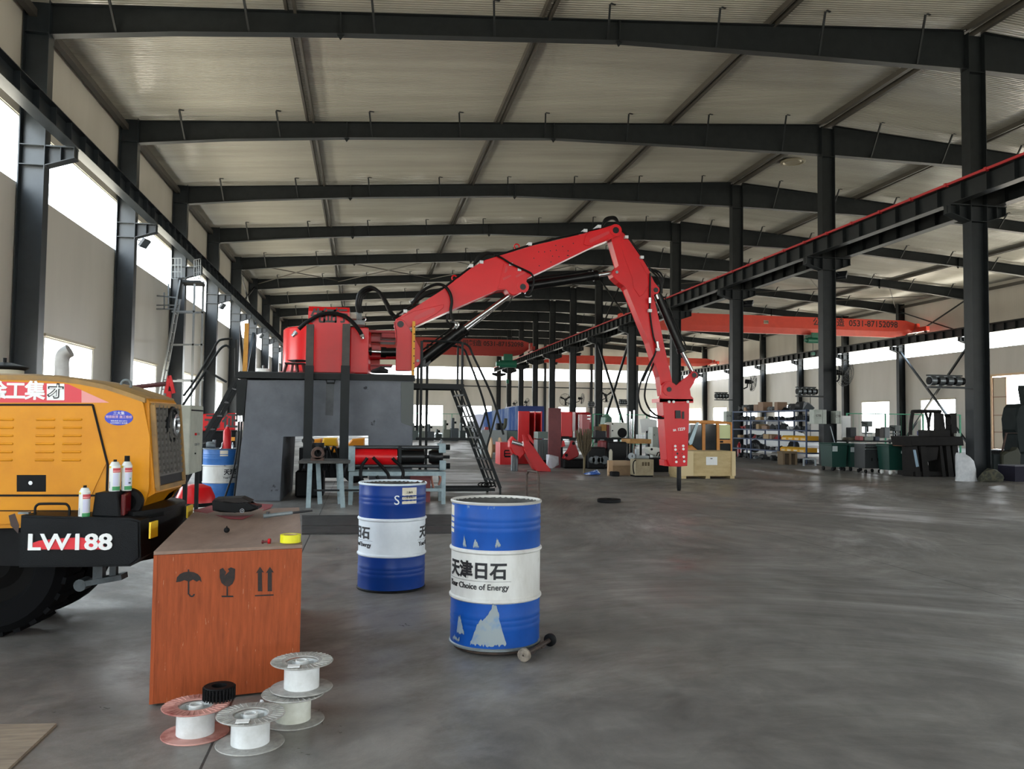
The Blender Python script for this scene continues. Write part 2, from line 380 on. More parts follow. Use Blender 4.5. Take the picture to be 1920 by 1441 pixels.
def end_wall(name, y0, y1):
    b = B(); xs = [-6.2+6.12*i for i in range(8)]; x = XW
    for a in xs:
        c = a+3.66
        if c > XE-.5: break
        b.box(x, a, y0, y1, 0, Z3); b.box(a, c, y0, y1, 0, Z1); b.box(a, c, y0, y1, Z2, Z3); x = c
        nwin[0] += 1; yc = (y0+y1)/2; t = .04; w = B()
        w.box(a, c, yc-.04, yc+.04, Z1, Z1+t).box(a, c, yc-.04, yc+.04, Z2-t, Z2).box(a, a+t, yc-.04, yc+.04, Z1+t, Z2-t).box(c-t, c, yc-.04, yc+.04, Z1+t, Z2-t).box((a+c)/2-.02, (a+c)/2+.02, yc-.02, yc+.02, Z1+t, Z2-t)
        o = w.done('window_%d' % nwin[0], ALU, kind='structure', smooth=0)
        B().box(a+t, c-t, yc-.004, yc+.004, Z1+t, Z2-t).done('pane', GLASS, o, smooth=0)
    b.box(x, XE, y0, y1, 0, Z3)
    b.prism([(XW, y0, Z4), (XE, y0, Z4), (XE, y0, ztop(XE)+.2), (XM, y0, ztop(XM)+.2), (XW, y0, ztop(XW)+.2)], (0, y1-y0, 0))
    b.done(name, WALLM_X, kind='structure', smooth=0)
    nwin[0] += 1; yc = (y0+y1)/2; w = B()
    w.box(XW, XE, yc-.03, yc+.03, Z3, Z3+.03).box(XW, XE, yc-.03, yc+.03, Z4-.03, Z4)
    for i in range(17): x = XW+.02+(XE-XW-.04)*i/16; w.box(x-.02, x+.02, yc-.03, yc+.03, Z3+.03, Z4-.03)
    o = w.done('window_%d' % nwin[0], ALU, kind='structure', smooth=0)
    B().box(XW, XE, yc-.004, yc+.004, Z3+.03, Z4-.03).done('pane', GLASS, o, smooth=0)
end_wall('wall_end', YE, YE+.12); end_wall('wall_behind', YB-.12, YB)
for nm, c, sx, sy, d in (('portal_left_band', (XW-.2, (YB+YE)/2, (Z3+Z4)/2), YE-YB, Z4-Z3, (1, 0, 0)), ('portal_right_band', (XE+.2, (YB+YE)/2, (Z3+Z4)/2), YE-YB, Z4-Z3, (-1, 0, 0)),
                         ('portal_left_low', (XW-.2, (YB+YE)/2, (Z1+Z2)/2), YE-YB, Z2-Z1, (1, 0, 0)), ('portal_right_low', (XE+.2, (YB+YE)/2, (Z1+Z2)/2), YE-YB, Z2-Z1, (-1, 0, 0)),
                         ('portal_door', (XE+.2, sum(DOORY)/2, 2.4), DOORY[1]-DOORY[0], 4.8, (-1, 0, 0)),
                         ('portal_end_band', ((XW+XE)/2, YE+.2, (Z3+Z4)/2), XE-XW, Z4-Z3, (0, -1, 0)), ('portal_behind_band', ((XW+XE)/2, YB-.2, (Z3+Z4)/2), XE-XW, Z4-Z3, (0, 1, 0))):
    portal(nm, c, sx, sy, d)
# sliding door at the right-hand opening
def door():
    o = B().box(XE-.1, XE-.04, DOORY[1]-1.3, DOORY[1]-.1, .02, 4.7).done('door_1', mat('door_skin', 'cdbfa8', .5), kind='structure', smooth=0)
    b = B()
    for z in (.02, 1.1, 2.2, 3.4, 4.66): b.box(XE-.14, XE-.1, DOORY[1]-1.3, DOORY[1]-.1, z, z+.05)
    for y in (DOORY[1]-1.3, DOORY[1]-.15): b.box(XE-.14, XE-.1, y, y+.05, .02, 4.7)
    b.done('frame', mat('door_frame', '8f6b52', .5), o, smooth=0)
    o = B().box(XE-.06, XE, DOORY[1], DOORY[1]+.3, 0, 4.85).box(XE-.06, XE, DOORY[0]-.2, DOORY[1]+.3, 4.8, 4.95).done('trim_1', mat('door_trim', 'd7b894', .5), kind='structure', smooth=0)
    # closed sliding door further along the same wall
    o = B().box(XE-.09, XE-.03, 69.6, 72.9, .05, 4.75).done('door_2', mat('door_skin_grey', 'b7b4ac', .5), kind='structure', smooth=0)
    b = B()
    for z in (.05, 2.4, 4.65): b.box(XE-.12, XE-.09, 69.6, 72.9, z, z+.06)
    for y in (69.6, 71.2, 72.84): b.box(XE-.12, XE-.09, y, y+.06, .05, 4.75)
    b.done('frame', STEEL, o, smooth=0)
door()

# frames -------------------------------------------------------------
def ibeam_col(x0, x1, zb, zt, fw=.33, tf=.018, tw=.012):
    b = B(); b.box(x0, x0+tf, -fw/2, fw/2, zb, zt).box(x1-tf, x1, -fw/2, fw/2, zb, zt).box(x0+tf, x1-tf, -tw/2, tw/2, zb, zt)
    return b
XL0, XL1 = -7.75, -7.2; XM0, XM1 = 16.37, 16.89; XR0, XR1 = 40.57, 41.1
def column_meshes():
    L = ibeam_col(XL0, XL1, 0, 10.9)
    for z in (7.1, 7.55, 10.15): L.box(XL0+.018, XL1-.018, -.16, .16, z, z+.016)
    L.box(XL0-.03+.03, XL1+.08, -.24, .24, 0, .03)
    Mc = ibeam_col(XM0, XM1, 0, 12.4)
    for z in (7.1, 7.55, 11.3): Mc.box(XM0+.018, XM1-.018, -.16, .16, z, z+.016)
    Mc.box(XM0-.12, XM1+.12, -.24, .24, 0, .03)
    R = ibeam_col(XR0, XR1, 0, 10.9)
    for z in (7.1, 7.55, 10.15): R.box(XR0+.018, XR1-.018, -.16, .16, z, z+.016)
    return L, Mc, R
def bracket(b, xr, s, ln=.62):
    """crane corbel on a column face at xr, pointing s"""
    x1 = xr+s*ln; lo, hi = min(xr, x1), max(xr, x1)
    b.box(lo, hi, -.15, .15, 7.54, 7.57)
    b.prism([(xr, -.15, 7.1), (xr, -.15, 7.12), (x1, -.15, 7.33), (x1, -.15, 7.31)], (0, .3, 0))
    b.prism([(xr, -.006, 7.11), (xr, -.006, 7.54), (x1, -.006, 7.54), (x1, -.006, 7.32)], (0, .012, 0))
    for f in (.52, .97): x = xr+s*ln*f; b.box(x-.006, x+.006, -.14, .14, 7.12+.21*f, 7.54)
def rafter_mesh(s):
    """half frame from the eave column to the ridge; s=+1 left bay"""
    X = lambda x: x if s > 0 else 2*XM-x
    top = [(-7.22, ztop(-7.22)), (XM0, ztop(XM0))]
    bot = [(-7.2, 10.13), (-4.5, 10.45), (-.73, 10.77), (6.3, 11.25), (11.2, 11.33), (XM0, 11.38)]
    b = B(); tf = .016
    poly = [(X(x), -.005, z) for x, z in top]+[(X(x), -.005, z) for x, z in reversed(bot)]
    b.prism(poly, (0, .01, 0))
    b.prism([(X(x), -.13, z-tf) for x, z in top]+[(X(x), -.13, z) for x, z in reversed(top)], (0, .26, 0))
    b.prism([(X(x), -.13, z) for x, z in bot]+[(X(x), -.13, z+tf) for x, z in reversed(bot)], (0, .26, 0))
    def zb(x):
        for (x0, z0), (x1, z1) in zip(bot, bot[1:]):
            if x0 <= x <= x1: return z0+(z1-z0)*(x-x0)/(x1-x0)
    for x in (-.73, 6.3):          # bolted splices
        b.box(X(x)-.02, X(x)+.02, -.13, .13, zb(x)-.0, ztop(x)); b.prism([(X(x)-.09, -.006, zb(x)+.005), (X(x)+.09, -.006, zb(x)+.005), (X(x), -.006, zb(x)-.12)], (0, .012, 0))
    x = -5.9
    while x < 16:                  # knee braces up to the purlins
        z0 = zb(x)+.03; b.obox((X(x+.1), -.04, z0), (X(x), -.55, ztop(x)+.17), .05, .05); b.obox((X(x), -.62, ztop(x)+.165), (X(x)+.14, -.55, ztop(x)+.175), .05, .02)
        x += 2.95
    return b
Lc, Mc, Rc = column_meshes()
bracket(Lc, XL1, 1); bracket(Mc, XM0, -1); bracket(Mc, XM1, 1); bracket(Rc, XR0, -1)
frame_parts = []
for nm, b, m in (('column', Lc, STEELB), ('column', Mc, STEEL), ('column', Rc, STEEL), ('rafter', rafter_mesh(1), STEEL), ('rafter', rafter_mesh(-1), STEEL)):
    frame_parts.append(b.done(nm, m, kind='structure', smooth=0))
for i, y in enumerate(FY):
    for p in frame_parts:
        o = p if i == 0 else p.copy()
        if i: C.objects.link(o)
        o.location.y = y
# longitudinal members: struts, eave struts, ridge
STRUT = mat('strut_brown', '4a4640', .5)
for x in (10.54, 4.38, -1.9, 22.7, 28.9, 35.1):
    for dx in (-.11, .09):
        z = ztop(x)+.05; B().box(x+dx-.035, x+dx+.035, YB+.1, YE-.1, z-.07, z+.1).done('beam_strut', STRUT, kind='structure', smooth=0)
for x in (XM-.22, XM+.2):
    z = ztop(x)+.04; B().box(x-.06, x+.06, YB+.1, YE-.1, z-.07, z+.1).done('beam_ridge', STRUT, kind='structure', smooth=0)
for x, s in ((-7.6, 1), (40.95, -1)):
    B().box(x-.08, x+.08, YB+.1, YE-.1, 10.56, 10.74).done('beam_eave', STRUT, kind='structure', smooth=0)
# crane runway girders with stiffeners, conductor bar on the red-striped ones
def girder(xc, z0, z1, red, m):
    b = B(); fw = .32
    b.box(xc-fw/2, xc+fw/2, YB+.1, YE-.6, z1-.016, z1).box(xc-fw/2+.02, xc+fw/2-.02, YB+.1, YE-.6, z0, z0+.016).box(xc-.006, xc+.006, YB+.1, YE-.6, z0+.016, z1-.016)
    y = FY[0]+.38
    while y < YE-.7: b.box(xc-.13, xc+.13, y-.006, y+.006, z0+.016, z1-.016); y += .94
    b.box(xc-.035, xc+.035, YB+.1, YE-.6, z1, z1+.1)
    g = b.done('beam_crane_runway', m, kind='structure', smooth=0)
    if red:
        r = B(); x = xc+red*.21; r.box(x-.03, x+.03, YB+.1, YE-.6, z1-.03, z1+.035)
        y = FY[0]
        while y < YE-.7: r.box(x-.05, x+.05, y-.04, y+.04, z1-.05, z1+.05); y += 1.5
        r.done('conductor_rail', mat('conductor_red', 'a8282c', .4), g, smooth=0)
    return g
girder(-6.68, 7.58, 8.02, 0, STEELB); girder(15.95, 7.58, 8.1, -1, STEEL); girder(17.3, 7.58, 8.1, 0, STEEL); girder(40.0, 7.58, 8.1, 0, STEEL)
# end wall posts and rail
for x in (-1.6, 6.5, 12.0, 22.6, 28.7, 34.8):
    B().box(x-.15, x+.15, YE-.3, YE-.01, 0, ztop(x)-.05).done('column_end_wall', STEEL, kind='structure', smooth=0)
B().cyl((XW+.1, YE-.4, 5.85), (XE-.1, YE-.4, 5.85), .06, n=8).done('trim_2', STEEL, kind='structure')
# bracing in the bay between frames 4 and 5
def brace(a, b, w=.1, nm='brace'):
    B().obox(a, b, w, w*.8).done(nm, STEEL, kind='structure', smooth=0)
ya, yb = FY[9]+.05, FY[10]-.05
for x in (16.55, 40.75, -7.4):
    brace((x, ya, .1), (x, yb, 7.2), .14); brace((x+.1, yb, .1), (x+.1, ya, 7.2), .14)
    zt = 12.0 if x == 16.55 else 10.3
    brace((x, ya, 7.8), (x, yb, zt), .09); brace((x+.07, yb, 7.8), (x+.07, ya, zt), .09)
xs = [-7.2, -1.9, 4.38, 10.54, 16.4, 22.7, 28.7, 34.7, 40.4]
for a, c in zip(xs, xs[1:]):
    B().cyl((a, ya, ztop(a)-.25), (c, yb, ztop(c)-.25), .035, n=6).done('brace_rod', STRUT, kind='structure')
    B().cyl((a, yb, ztop(a)-.32), (c, ya, ztop(c)-.32), .035, n=6).done('brace_rod', STRUT, kind='structure')
# ------------------------------------------------------------------ foreground things
BLACK = mat('black_rubber', '0f0f10', .55, 0, '161617', 8, spec=.12)
BLACKP = mat('black_paint', '131517', .5, 0, '0e0f10', 5, .5, spec=.14, bump=.25, bscale=160)
CHROME = mat('bright_steel', 'c9ccce', .22, .9)
GREYM = mat('grey_steel', '7d8587', .45, .3, '5f6668', 6)
WHITEP = mat('white_paint', 'e6e7e4', .5)
YELLOW = mat('yellow_sticker', 'e3bd1d', .5)

def rot(ang, O):
    return Matrix.Translation(Vector(O)) @ Matrix.Rotation(ang, 4, 'Z')
class Frame:
    """local frame: x along the thing, y away from the camera, z up"""
    def __init__(s, O, ang): s.O = Vector(O); s.m = rot(ang, O); s.xa = s.m.to_3x3() @ Vector((1, 0, 0)); s.ya = s.m.to_3x3() @ Vector((0, 1, 0))
    def w(s, x, y, z): return s.m @ Vector((x, y, z))
    def px(s, x, y, d=0.):
        """pixel -> world point on the plane local y = d"""
        r = ray(x, y); p0 = s.O+s.ya*d; e = Vector((0, 0, EYE)); t = (p0-e).dot(s.ya)/r.dot(s.ya); return e+r*t
    def pxx(s, x, y, d=0.):
        """pixel -> world point on the plane local x = d"""
        r = ray(x, y); p0 = s.O+s.xa*d; e = Vector((0, 0, EYE)); t = (p0-e).dot(s.xa)/r.dot(s.xa); return e+r*t

# --- plywood crate
def crate():
    FL, FR, BR, BL = Vector((-1.02, 4.42, 0)), Vector((-.31, 4.575, 0)), Vector((-.47, 6.52, 0)), Vector((-1.19, 6.36, 0)); h = .765
    t = thing('plywood_crate', 'reddish plywood crate with black umbrella, glass and arrow marks beside the yellow loader', 'crate', (FL+BR)/2)
    ply = mat('red_plywood', 'a84f26', .55, 0, '7f3a1a', 7, .5, stretch=(9, 9, .8), wear='c09070', wscale=20, wlo=.70, sharp=.25, spec=.25)
    top = mat('dusty_plywood', '93796a', .75, 0, '745d4f', 3, .5, stretch=(4, 1, 1), sharp=.3)
    up_ = Vector((0, 0, 1)); th = .018
    def panel(nm, a, b, inward):
        d = (b-a).normalized()
        B().prism([a+up_*.012, b+up_*.012, b+up_*(h-.02), a+up_*(h-.02)], inward*th).done(nm, ply, t, smooth=0)
    c = (FL+FR+BL+BR)/4
    for a, b, nm in ((FL, FR, 'front_panel'), (FR, BR, 'side_panel'), (BR, BL, 'back_panel'), (BL, FL, 'side_panel')):
        m = (a+b)/2; d = (b-a).normalized(); inn = Vector((-d.y, d.x, 0)); 
        if inn.dot(c-m) < 0: inn = -inn
        panel(nm, a, b, inn)
    # sagging lid
    bm = bmesh.new(); nu, nv = 12, 16; g = []
    for lay in (0, 1):
        rows = []
        for j in range(nv+1):
            v = j/nv; row = []
            for i in range(nu+1):
                u = i/nu; p = FL.lerp(FR, u).lerp(BL.lerp(BR, u), v)
                sag = -.045*math.sin(PI*min(1, v*1.15))*math.sin(PI*u)**1.0
                row.append(bm.verts.new(p+Vector((0, 0, h-.018+sag+lay*.016))))
            rows.append(row)
        g.append(rows)
        for j in range(nv):
            for i in range(nu):
                q = (rows[j][i], rows[j][i+1], rows[j+1][i+1], rows[j+1][i]); bm.faces.new(q if lay else q[::-1])
    ed = [(0, i) for i in range(nu+1)]+[(j, nu) for j in range(1, nv+1)]+[(nv, i) for i in range(nu-1, -1, -1)]+[(j, 0) for j in range(nv-1, 0, -1)]
    for k in range(len(ed)):
        a, b = ed[k], ed[(k+1) % len(ed)]
        bm.faces.new((g[0][a[0]][a[1]], g[0][b[0]][b[1]], g[1][b[0]][b[1]], g[1][a[0]][a[1]]))
    x = B(); x.bm = bm; x.done('lid', top, t)
    # batten feet
    for v in (.12, .85): B().obox(FL.lerp(BL, v)+up_*.006, FR.lerp(BR, v)+up_*.006, .08, .012).done('batten', ply, t, smooth=0)
    # stencilled shipping marks
    ink = mat('stencil_ink', '1d1613', .7, 0, '3a2119', 30, .38); n = Vector(((FR-FL).y, -(FR-FL).x, 0)).normalized(); dx = (FR-FL).normalized()
    fr = Frame(FL+n*.002, math.atan2(dx.y, dx.x))
    P = lambda pts: [fr.px(a, b) for a, b in pts]
    e = n*.0015
    arc = [(330+24*(1-math.cos(PI*k/8)), 1091-20*math.sin(PI*k/8)**.8) for k in range(9)]
    arc = arc+[(374, 1087), (369, 1090), (362, 1086), (354, 1090), (346, 1087), (338, 1090)]
    s = B(); s.prism(P(arc), e).prism(P([(352, 1067), (355, 1067), (355, 1074), (352, 1074)]), e).prism(P([(352, 1088), (355, 1088), (355, 1114), (352, 1114)]), e)
    hook = [(353.5+6*math.cos(a)+6, 1113+6*math.sin(a)) for a in [PI-PI*k/8 for k in range(9)]]+[(353.5+3*math.cos(a)+6, 1113+3*math.sin(a)) for a in [PI*k/8 for k in range(9)]]
    s.prism(P(hook), e); s.done('umbrella_mark', ink, t, smooth=0)
    g_ = B(); g_.prism(P([(412, 1067), (418, 1064), (424, 1072), (421, 1079), (430, 1070), (427, 1066), (433, 1063), (441, 1066), (440, 1085), (436, 1094), (429, 1099), (422, 1098), (415, 1092), (412, 1082)]), e)
    g_.prism(P([(424.5, 1098), (427.5, 1098), (427.5, 1116), (424.5, 1116)]), e).prism(P([(415, 1116), (437, 1116), (438, 1119), (416, 1119)]), e)
    g_.done('glass_mark', ink, t, smooth=0)
    a_ = B()
    for x0 in (487.5, 506):
        a_.prism(P([(x0-4, 1108), (x0+4, 1108), (x0+3.5, 1072), (x0+7.5, 1073), (x0, 1062), (x0-7.5, 1074), (x0-4, 1073)]), e)
    a_.prism(P([(478, 1115), (513, 1113.5), (513, 1116), (478, 1117.5)]), e); a_.done('arrow_mark', ink, t, smooth=0)
    return t
crate()
def lidz(p):
    FL, FR, BR, BL = Vector((-1.02, 4.42)), Vector((-.31, 4.575)), Vector((-.47, 6.52)), Vector((-1.19, 6.36))
    q = Vector((p.x, p.y)); v = max(0, min(1, (q-FL).dot(BL-FL)/(BL-FL).length_squared)); l, r = FL.lerp(BL, v), FR.lerp(BR, v)
    u = max(0, min(1, (q-l).dot(r-l)/(r-l).length_squared)); return .763-.045*math.sin(PI*min(1, v*1.15))*math.sin(PI*u)
def onlid(px, py, dz=.001):
    z = .75
    for _ in range(6): p = atZ(px, py, z); z = lidz(p)+dz
    return p
RED = mat('red_paint', 'c01218', .32, 0, 'ae0e15', 3, .45, spec=.3)
def crate_items():
    z = .733
    o = B()
    pts = [(362, 957), (395, 948), (452, 942), (512, 946), (508, 952), (455, 973), (430, 972)]
    q = [onlid(a, b, .003) for a, b in pts]
    o.prism(q, (0, 0, .003)); o.done('red_cloth', mat('red_cloth', '93353a', .85, 0, '7c2b30', 12), label='flat red cloth under the black tool case on the plywood crate', cat='cloth')
    t = thing('tool_case', 'black plastic tool case lying on the red cloth on the crate', 'case', atZ(440, 960, z))
    A = [atZ(399, 960, z+.01), atZ(485, 952, z+.01)]
    fr = Frame(onlid(430, 966, .012)+Vector((0, 0, 0)), -.05)
    pts = [(397, 940), (401, 936), (425, 943), (452, 941), (462, 945), (484, 949), (484, 954), (470, 959), (440, 961), (412, 960), (398, 957)]
    B().prism([fr.px(a, b) for a, b in pts], fr.ya*.16, bev=.012, seg=2).done('body', mat('black_gloss', '060607', .3, 0, spec=.15), t)
    B().prism([fr.px(a, b) for a, b in ((401, 935), (452, 933), (470, 941), (452, 941.5), (425, 943.5))], fr.ya*.14+Vector((0, 0, .004))).done('lid', mat('dark_grey_lid', '2c2826', .7, spec=.15), t, smooth=0)
    c = fr.px(454, 957, -.004)
    B().lathe(c, -fr.ya, [(.011, 0), (.015, 0), (.015, .004), (.011, .004)], 18, closed=True).cyl(c, c-fr.ya*.003, .005, n=10).done('knob', mat('grey_ring', '8d8f92', .4, .5), t)
    # reamer / drill
    a, b = onlid(494, 967, .022), onlid(548, 961, .024); d = (b-a).normalized()
    t = thing('drill_bit', 'steel morse taper drill lying on the right edge of the crate', 'tool', atZ(510, 966, z))
    B().cyl(a, a+d*.05, .016, n=14).cyl(a+d*.05, b, .013, n=14).done('shank', GREYM, t)
    B().cyl(b, b+d*.14, .009, .007, n=10).done('flute', mat('dark_steel', '3a3a3c', .4, .6), t)
    B().cyl(a+d*.03, a+d*.03+Vector((0, 0, .026)), .012, n=8).done('tang', mat('dark_steel', '3a3a3c', .4, .6), t)
    # black knob, red sealant cap, tape
    p = onlid(425, 999, .002)
    t = thing('rubber_knob', 'small round black knob near the middle of the crate top', 'knob', p)
    B().ball(p+Vector((0, 0, .019)), .018, (1, 1, .95)).done('grip', BLACK, t); B().cyl(p+Vector((0, 0, .034)), p+Vector((0, 0, .043)), .004, n=8).done('stem', BLACK, t)
    p = onlid(503, 1014, .018)
    t = thing('red_fitting', 'small red threaded fitting beside the yellow tape roll on the crate', 'fitting', p)
    B().cyl(p, p+Vector((.012, -.002, 0)), .015, n=14).done('cap', RED, t); B().cyl(p-Vector((.03, -.004, .004)), p, .006, n=8).cyl(p-Vector((.034, -.004, .004)), p-Vector((.026, -.003, .004)), .010, n=8).done('plug', mat('dark_red', '5a1a1a', .5), t)
    p = atZ(543, 1019, .764)+Vector((0, .05, 0)); p.z = .766
    t = thing('tape_roll', 'bright yellow roll of adhesive tape on the front corner of the crate', 'tape', p)
    B().lathe(p, (0, 0, 1), [(.038, 0), (.055, 0), (.055, .042), (.038, .042)], 32, closed=True).done('tape', mat('yellow_tape', 'd9d41c', .3), t)
    B().lathe(p, (0, 0, 1), [(.034, .001), (.038, .001), (.038, .041), (.034, .041)], 32, closed=True).done('core', mat('card_core', 'b79f7a', .8), t)
crate_items()

# --- white plastic wire spools
def spool_parts(t, flange, barrel):
    R, r, h = .146, .083, .125; c = Vector(t.location)
    B().lathe(c+Vector((0, 0, .004)), (0, 0, 1), [(r-.012, 0), (r, 0), (r, h-.008), (r-.012, h-.008)], 36, closed=True).done('barrel', barrel, t)
    for nm, z in (('flange', 0), ('flange', h)):
        b = B(); b.lathe(c+Vector((0, 0, z)), (0, 0, 1), [(.078, 0), (R, 0), (R+.002, .003), (R, .006), (.078, .006)], 44, closed=True)
        if z:
            for k in range(34):
                a = 2*PI*k/34; u = Vector((math.cos(a), math.sin(a), 0)); b.obox(c+u*.095+Vector((0, 0, z+.0075)), c+u*.142+Vector((0, 0, z+.0075)), .003, .003)
        b.done(nm, flange, t)
    b = B(); b.lathe(c, (0, 0, 1), [(.024, .006), (.031, .006), (.031, h+.008), (.024, h+.008)], 24, closed=True)
    for k in range(4):
        a = PI/4+PI/2*k; u = Vector((math.cos(a), math.sin(a), 0)); b.obox(c+u*.03+Vector((0, 0, h-.04)), c+u*.074+Vector((0, 0, h-.04)), .004, .06)
    b.done('hub', barrel, t)
WP = mat('white_plastic', 'dddedd', .45, 0, 'c4c4c0', 9); WPD = mat('dirty_white_plastic', 'b4b1ab', .6, 0, '7c7973', 16, .45, sharp=.2)
PINK = mat('red_stained_plastic', 'c59287', .6, 0, '8e4a42', 5, .47, sharp=.08)
def spools():
    def at(px, py): p = atZ(px, py, 0); p.z = .0; return p
    t = thing('wire_spool', 'empty white wire spool standing nearest the camera, in front of the other spools', 'spool', at(469, 1393), 'wire spools'); spool_parts(t, WPD, WP)
    B().box(-.028, .028, -.02, .02, 0, .004).xf(Matrix.Translation(Vector(t.location)+Vector((-.02, -.11, .134)))).done('label_tab', WHITEP, t, smooth=0)
    t = thing('wire_spool', 'wire spool with red-stained flanges left of the other spools', 'spool', at(366, 1375), 'wire spools'); spool_parts(t, PINK, WP)
    tyre = t
    p = Vector(t.location)+Vector((.09, .06, .134))
    k = thing('cable_coil', 'black coil of cable wrapped on the red-stained spool', 'cable', p)
    b = B(); n = 46
    for i in range(7): b.lathe(p+Vector((0, 0, .004+.008*i)), (0, 0, 1), [(.035+.0*i, 0), (.066, 0), (.070, .004), (.066, .008), (.035, .008)], 28, closed=True)
    for q in range(28):
        a = 2*PI*q/28; u = Vector((math.cos(a), math.sin(a), 0)); b.obox(p+u*.07, p+u*.07+Vector((0, 0, .056)), .006, .008)
    b.done('coil', BLACK, k)
    lo = at(549, 1349)
    t = thing('wire_spool', 'dirty white wire spool under another spool beside the crate', 'spool', lo, 'wire spools'); spool_parts(t, WPD, mat('cream_plastic', 'd2d2c6', .5, 0, 'b9b8a8', 8))
    hi = Vector(lo)+Vector((.035, .03, .140))
    t = thing('wire_spool', 'white wire spool stacked on top of another spool, nearest the crate corner', 'spool', hi, 'wire spools'); spool_parts(t, WPD, WP)
    B().box(-.028, .028, -.02, .02, 0, .004).xf(Matrix.Translation(hi+Vector((-.03, -.11, .134)))).done('label_tab', WHITEP, t, smooth=0)
    p = atZ(492, 1322, .012)
    B().hull([p+Vector((random.uniform(-.02, .02), random.uniform(-.02, .02), random.uniform(-.01, .03))) for _ in range(12)]).done('foil_scrap', mat('foil', 'cfcfcf', .4, .3), smooth=0, label='crumpled white scrap on the floor behind the front spool', cat='scrap')
spools()
b = B(); b.prism([atZ(-40, 1363, 0), atZ(106, 1360, 0), atZ(20, 1441, 0), atZ(-40, 1500, 0)], (0, 0, .012)).done('plywood_offcut', mat('raw_plywood', '9a8a76', .8, 0, '7d6f60', 4, .5, stretch=(1, 6, 1)), smooth=0, label='thin plywood offcut lying on the floor in the near left corner', cat='board')

# --- oil drums
def drum(loc, label, group, blue, white, rim, offs, open_top=True, scale=1., inner=None, writing_=True, dark=None):
    t = thing('oil_drum', label, 'drum', loc, group); c = Vector(loc); R, H = .286*scale, .90*scale
    h1, h2 = .335*H, .665*H
    def body(nm, z0, z1, m, hoops):
        pr = [(R, z0)]
        if hoops: n = 3; 
        z = z0; 
        for k in range(hoops):
            zz = z0+(z1-z0)*(.42+.13*k); pr += [(R, zz-.012), (R+.003, zz), (R, zz+.012)]
        pr += [(R, z1)]
        B().lathe(c, (0, 0, 1), pr, 48).done(nm, m, t)
    body('lower_body', .018, h1-.014, blue, 3); body('middle_band', h1+.014, h2-.014, white, 0); body('upper_body', h2+.014, H-.012, BLUEU if blue is BLUEW else blue, 3)
    for z in (h1, h2): B().lathe(c, (0, 0, 1), [(R, z-.014), (R+.010, z-.006), (R+.011, z), (R+.010, z+.006), (R, z+.014)], 48).done('hoop', white, t)
    B().lathe(c, (0, 0, 1), [(R+.001, 0), (R+.008, .004), (R+.008, .014), (R+.001, .02)], 48).done('bottom_rim', rim[1], t)
    B().lathe(c, (0, 0, 1), [(R-.006, H-.016), (R+.007, H-.014), (R+.009, H-.004), (R+.004, H+.003), (R-.004, H+.002), (R-.007, H-.006)], 48, closed=True).done('top_rim', rim[0], t)
    if open_top:
        B().lathe(c, (0, 0, 1), [(R-.006, H-.01), (R-.006, .03), (0, .03)], 40).done('inside_wall', inner, t)
    else:
        B().lathe(c, (0, 0, 1), [(R-.004, H-.018), (R-.02, H-.022), (0, H-.022)], 40).done('lid', blue, t)
    B().lathe(c, (0, 0, 1), [(R, .02), (0, .02)], 40).done('base', blue, t)
    view = math.atan2(-c.y, -c.x); ink = mat('drum_print', '15161a', .6)
    for o in offs:
        cc = (c.x, c.y, c.z+.535*H)
        writing('天津日石', .108*scale, ink, t, None, (1, 0, 0), (0, 0, 1), 'brand_print', bend=(cc, R, view+math.radians(o)), space=1.02, fat=.0035)
        cc = (c.x, c.y, c.z+.432*H)
        writing('Your Choice of Energy', .05*scale, ink, t, None, (1, 0, 0), (0, 0, 1), 'slogan_print', bend=(cc, R, view+math.radians(o)), space=.98, fat=.0006)
        bm = B(); 
        for k in range(24):
            a = view+math.radians(o)-.85+1.7*k/24; b2 = a+1.7/24; z = c.z+.47*H; r0, r1 = R, R+.0012
            bm.prism([(c.x+math.cos(a)*r0, c.y+math.sin(a)*r0, z), (c.x+math.cos(b2)*r0, c.y+math.sin(b2)*r0, z), (c.x+math.cos(b2)*r1, c.y+math.sin(b2)*r1, z), (c.x+math.cos(a)*r1, c.y+math.sin(a)*r1, z)], (0, 0, .0015))
        bm.done('print_rule', ink, t, smooth=0)
    return t, R, H, view
BLUE = mat('drum_blue', '05347e', .36, 0, '063181', 3, .4, spec=.25)
BLUEW = mat('drum_blue_worn', '0f4da0', .45, 0, '0d3f88', 4, .45, wear='9aa2a4', wscale=6, wlo=.68, stretch=(1, 1, .75), spec=.25)
BLUEU = mat('drum_blue_scuffed', '0f4da0', .45, 0, '0d3f88', 4, .45, wear='7f929f', wscale=9, wlo=.66, stretch=(1, 1, .55), spec=.25)
WHT = mat('drum_white', 'dfe5ea', .4, 0, 'cfd6dc', 4)
WHTW = mat('drum_white_worn', 'd2d1cc', .5, 0, 'b5b2aa', 4, .42, wear='8c857b', wscale=7, wlo=.66, stretch=(1, 1, .4))
SOOT = mat('drum_inside', '2c2b2a', .8, 0, '55534f', 6, .6)
def label_patch(t, c, R, view, a0, a1, z0, z1, m, nm='sticker'):
    b = B(); n = 8
    for k in range(n):
        a = view+math.radians(a0+(a1-a0)*k/n); a2 = view+math.radians(a0+(a1-a0)*(k+1)/n)
        p = lambda q, r: (c.x+math.cos(q)*r, c.y+math.sin(q)*r, c.z+z0)
        b.prism([p(a, R), p(a2, R), p(a2, R+.0012), p(a, R+.0012)], (0, 0, z1-z0))
    b.done(nm, m, t, smooth=0)
PAPER = mat('paper_label', 'd9d2bf', .7, 0, 'c3bba6', 9)
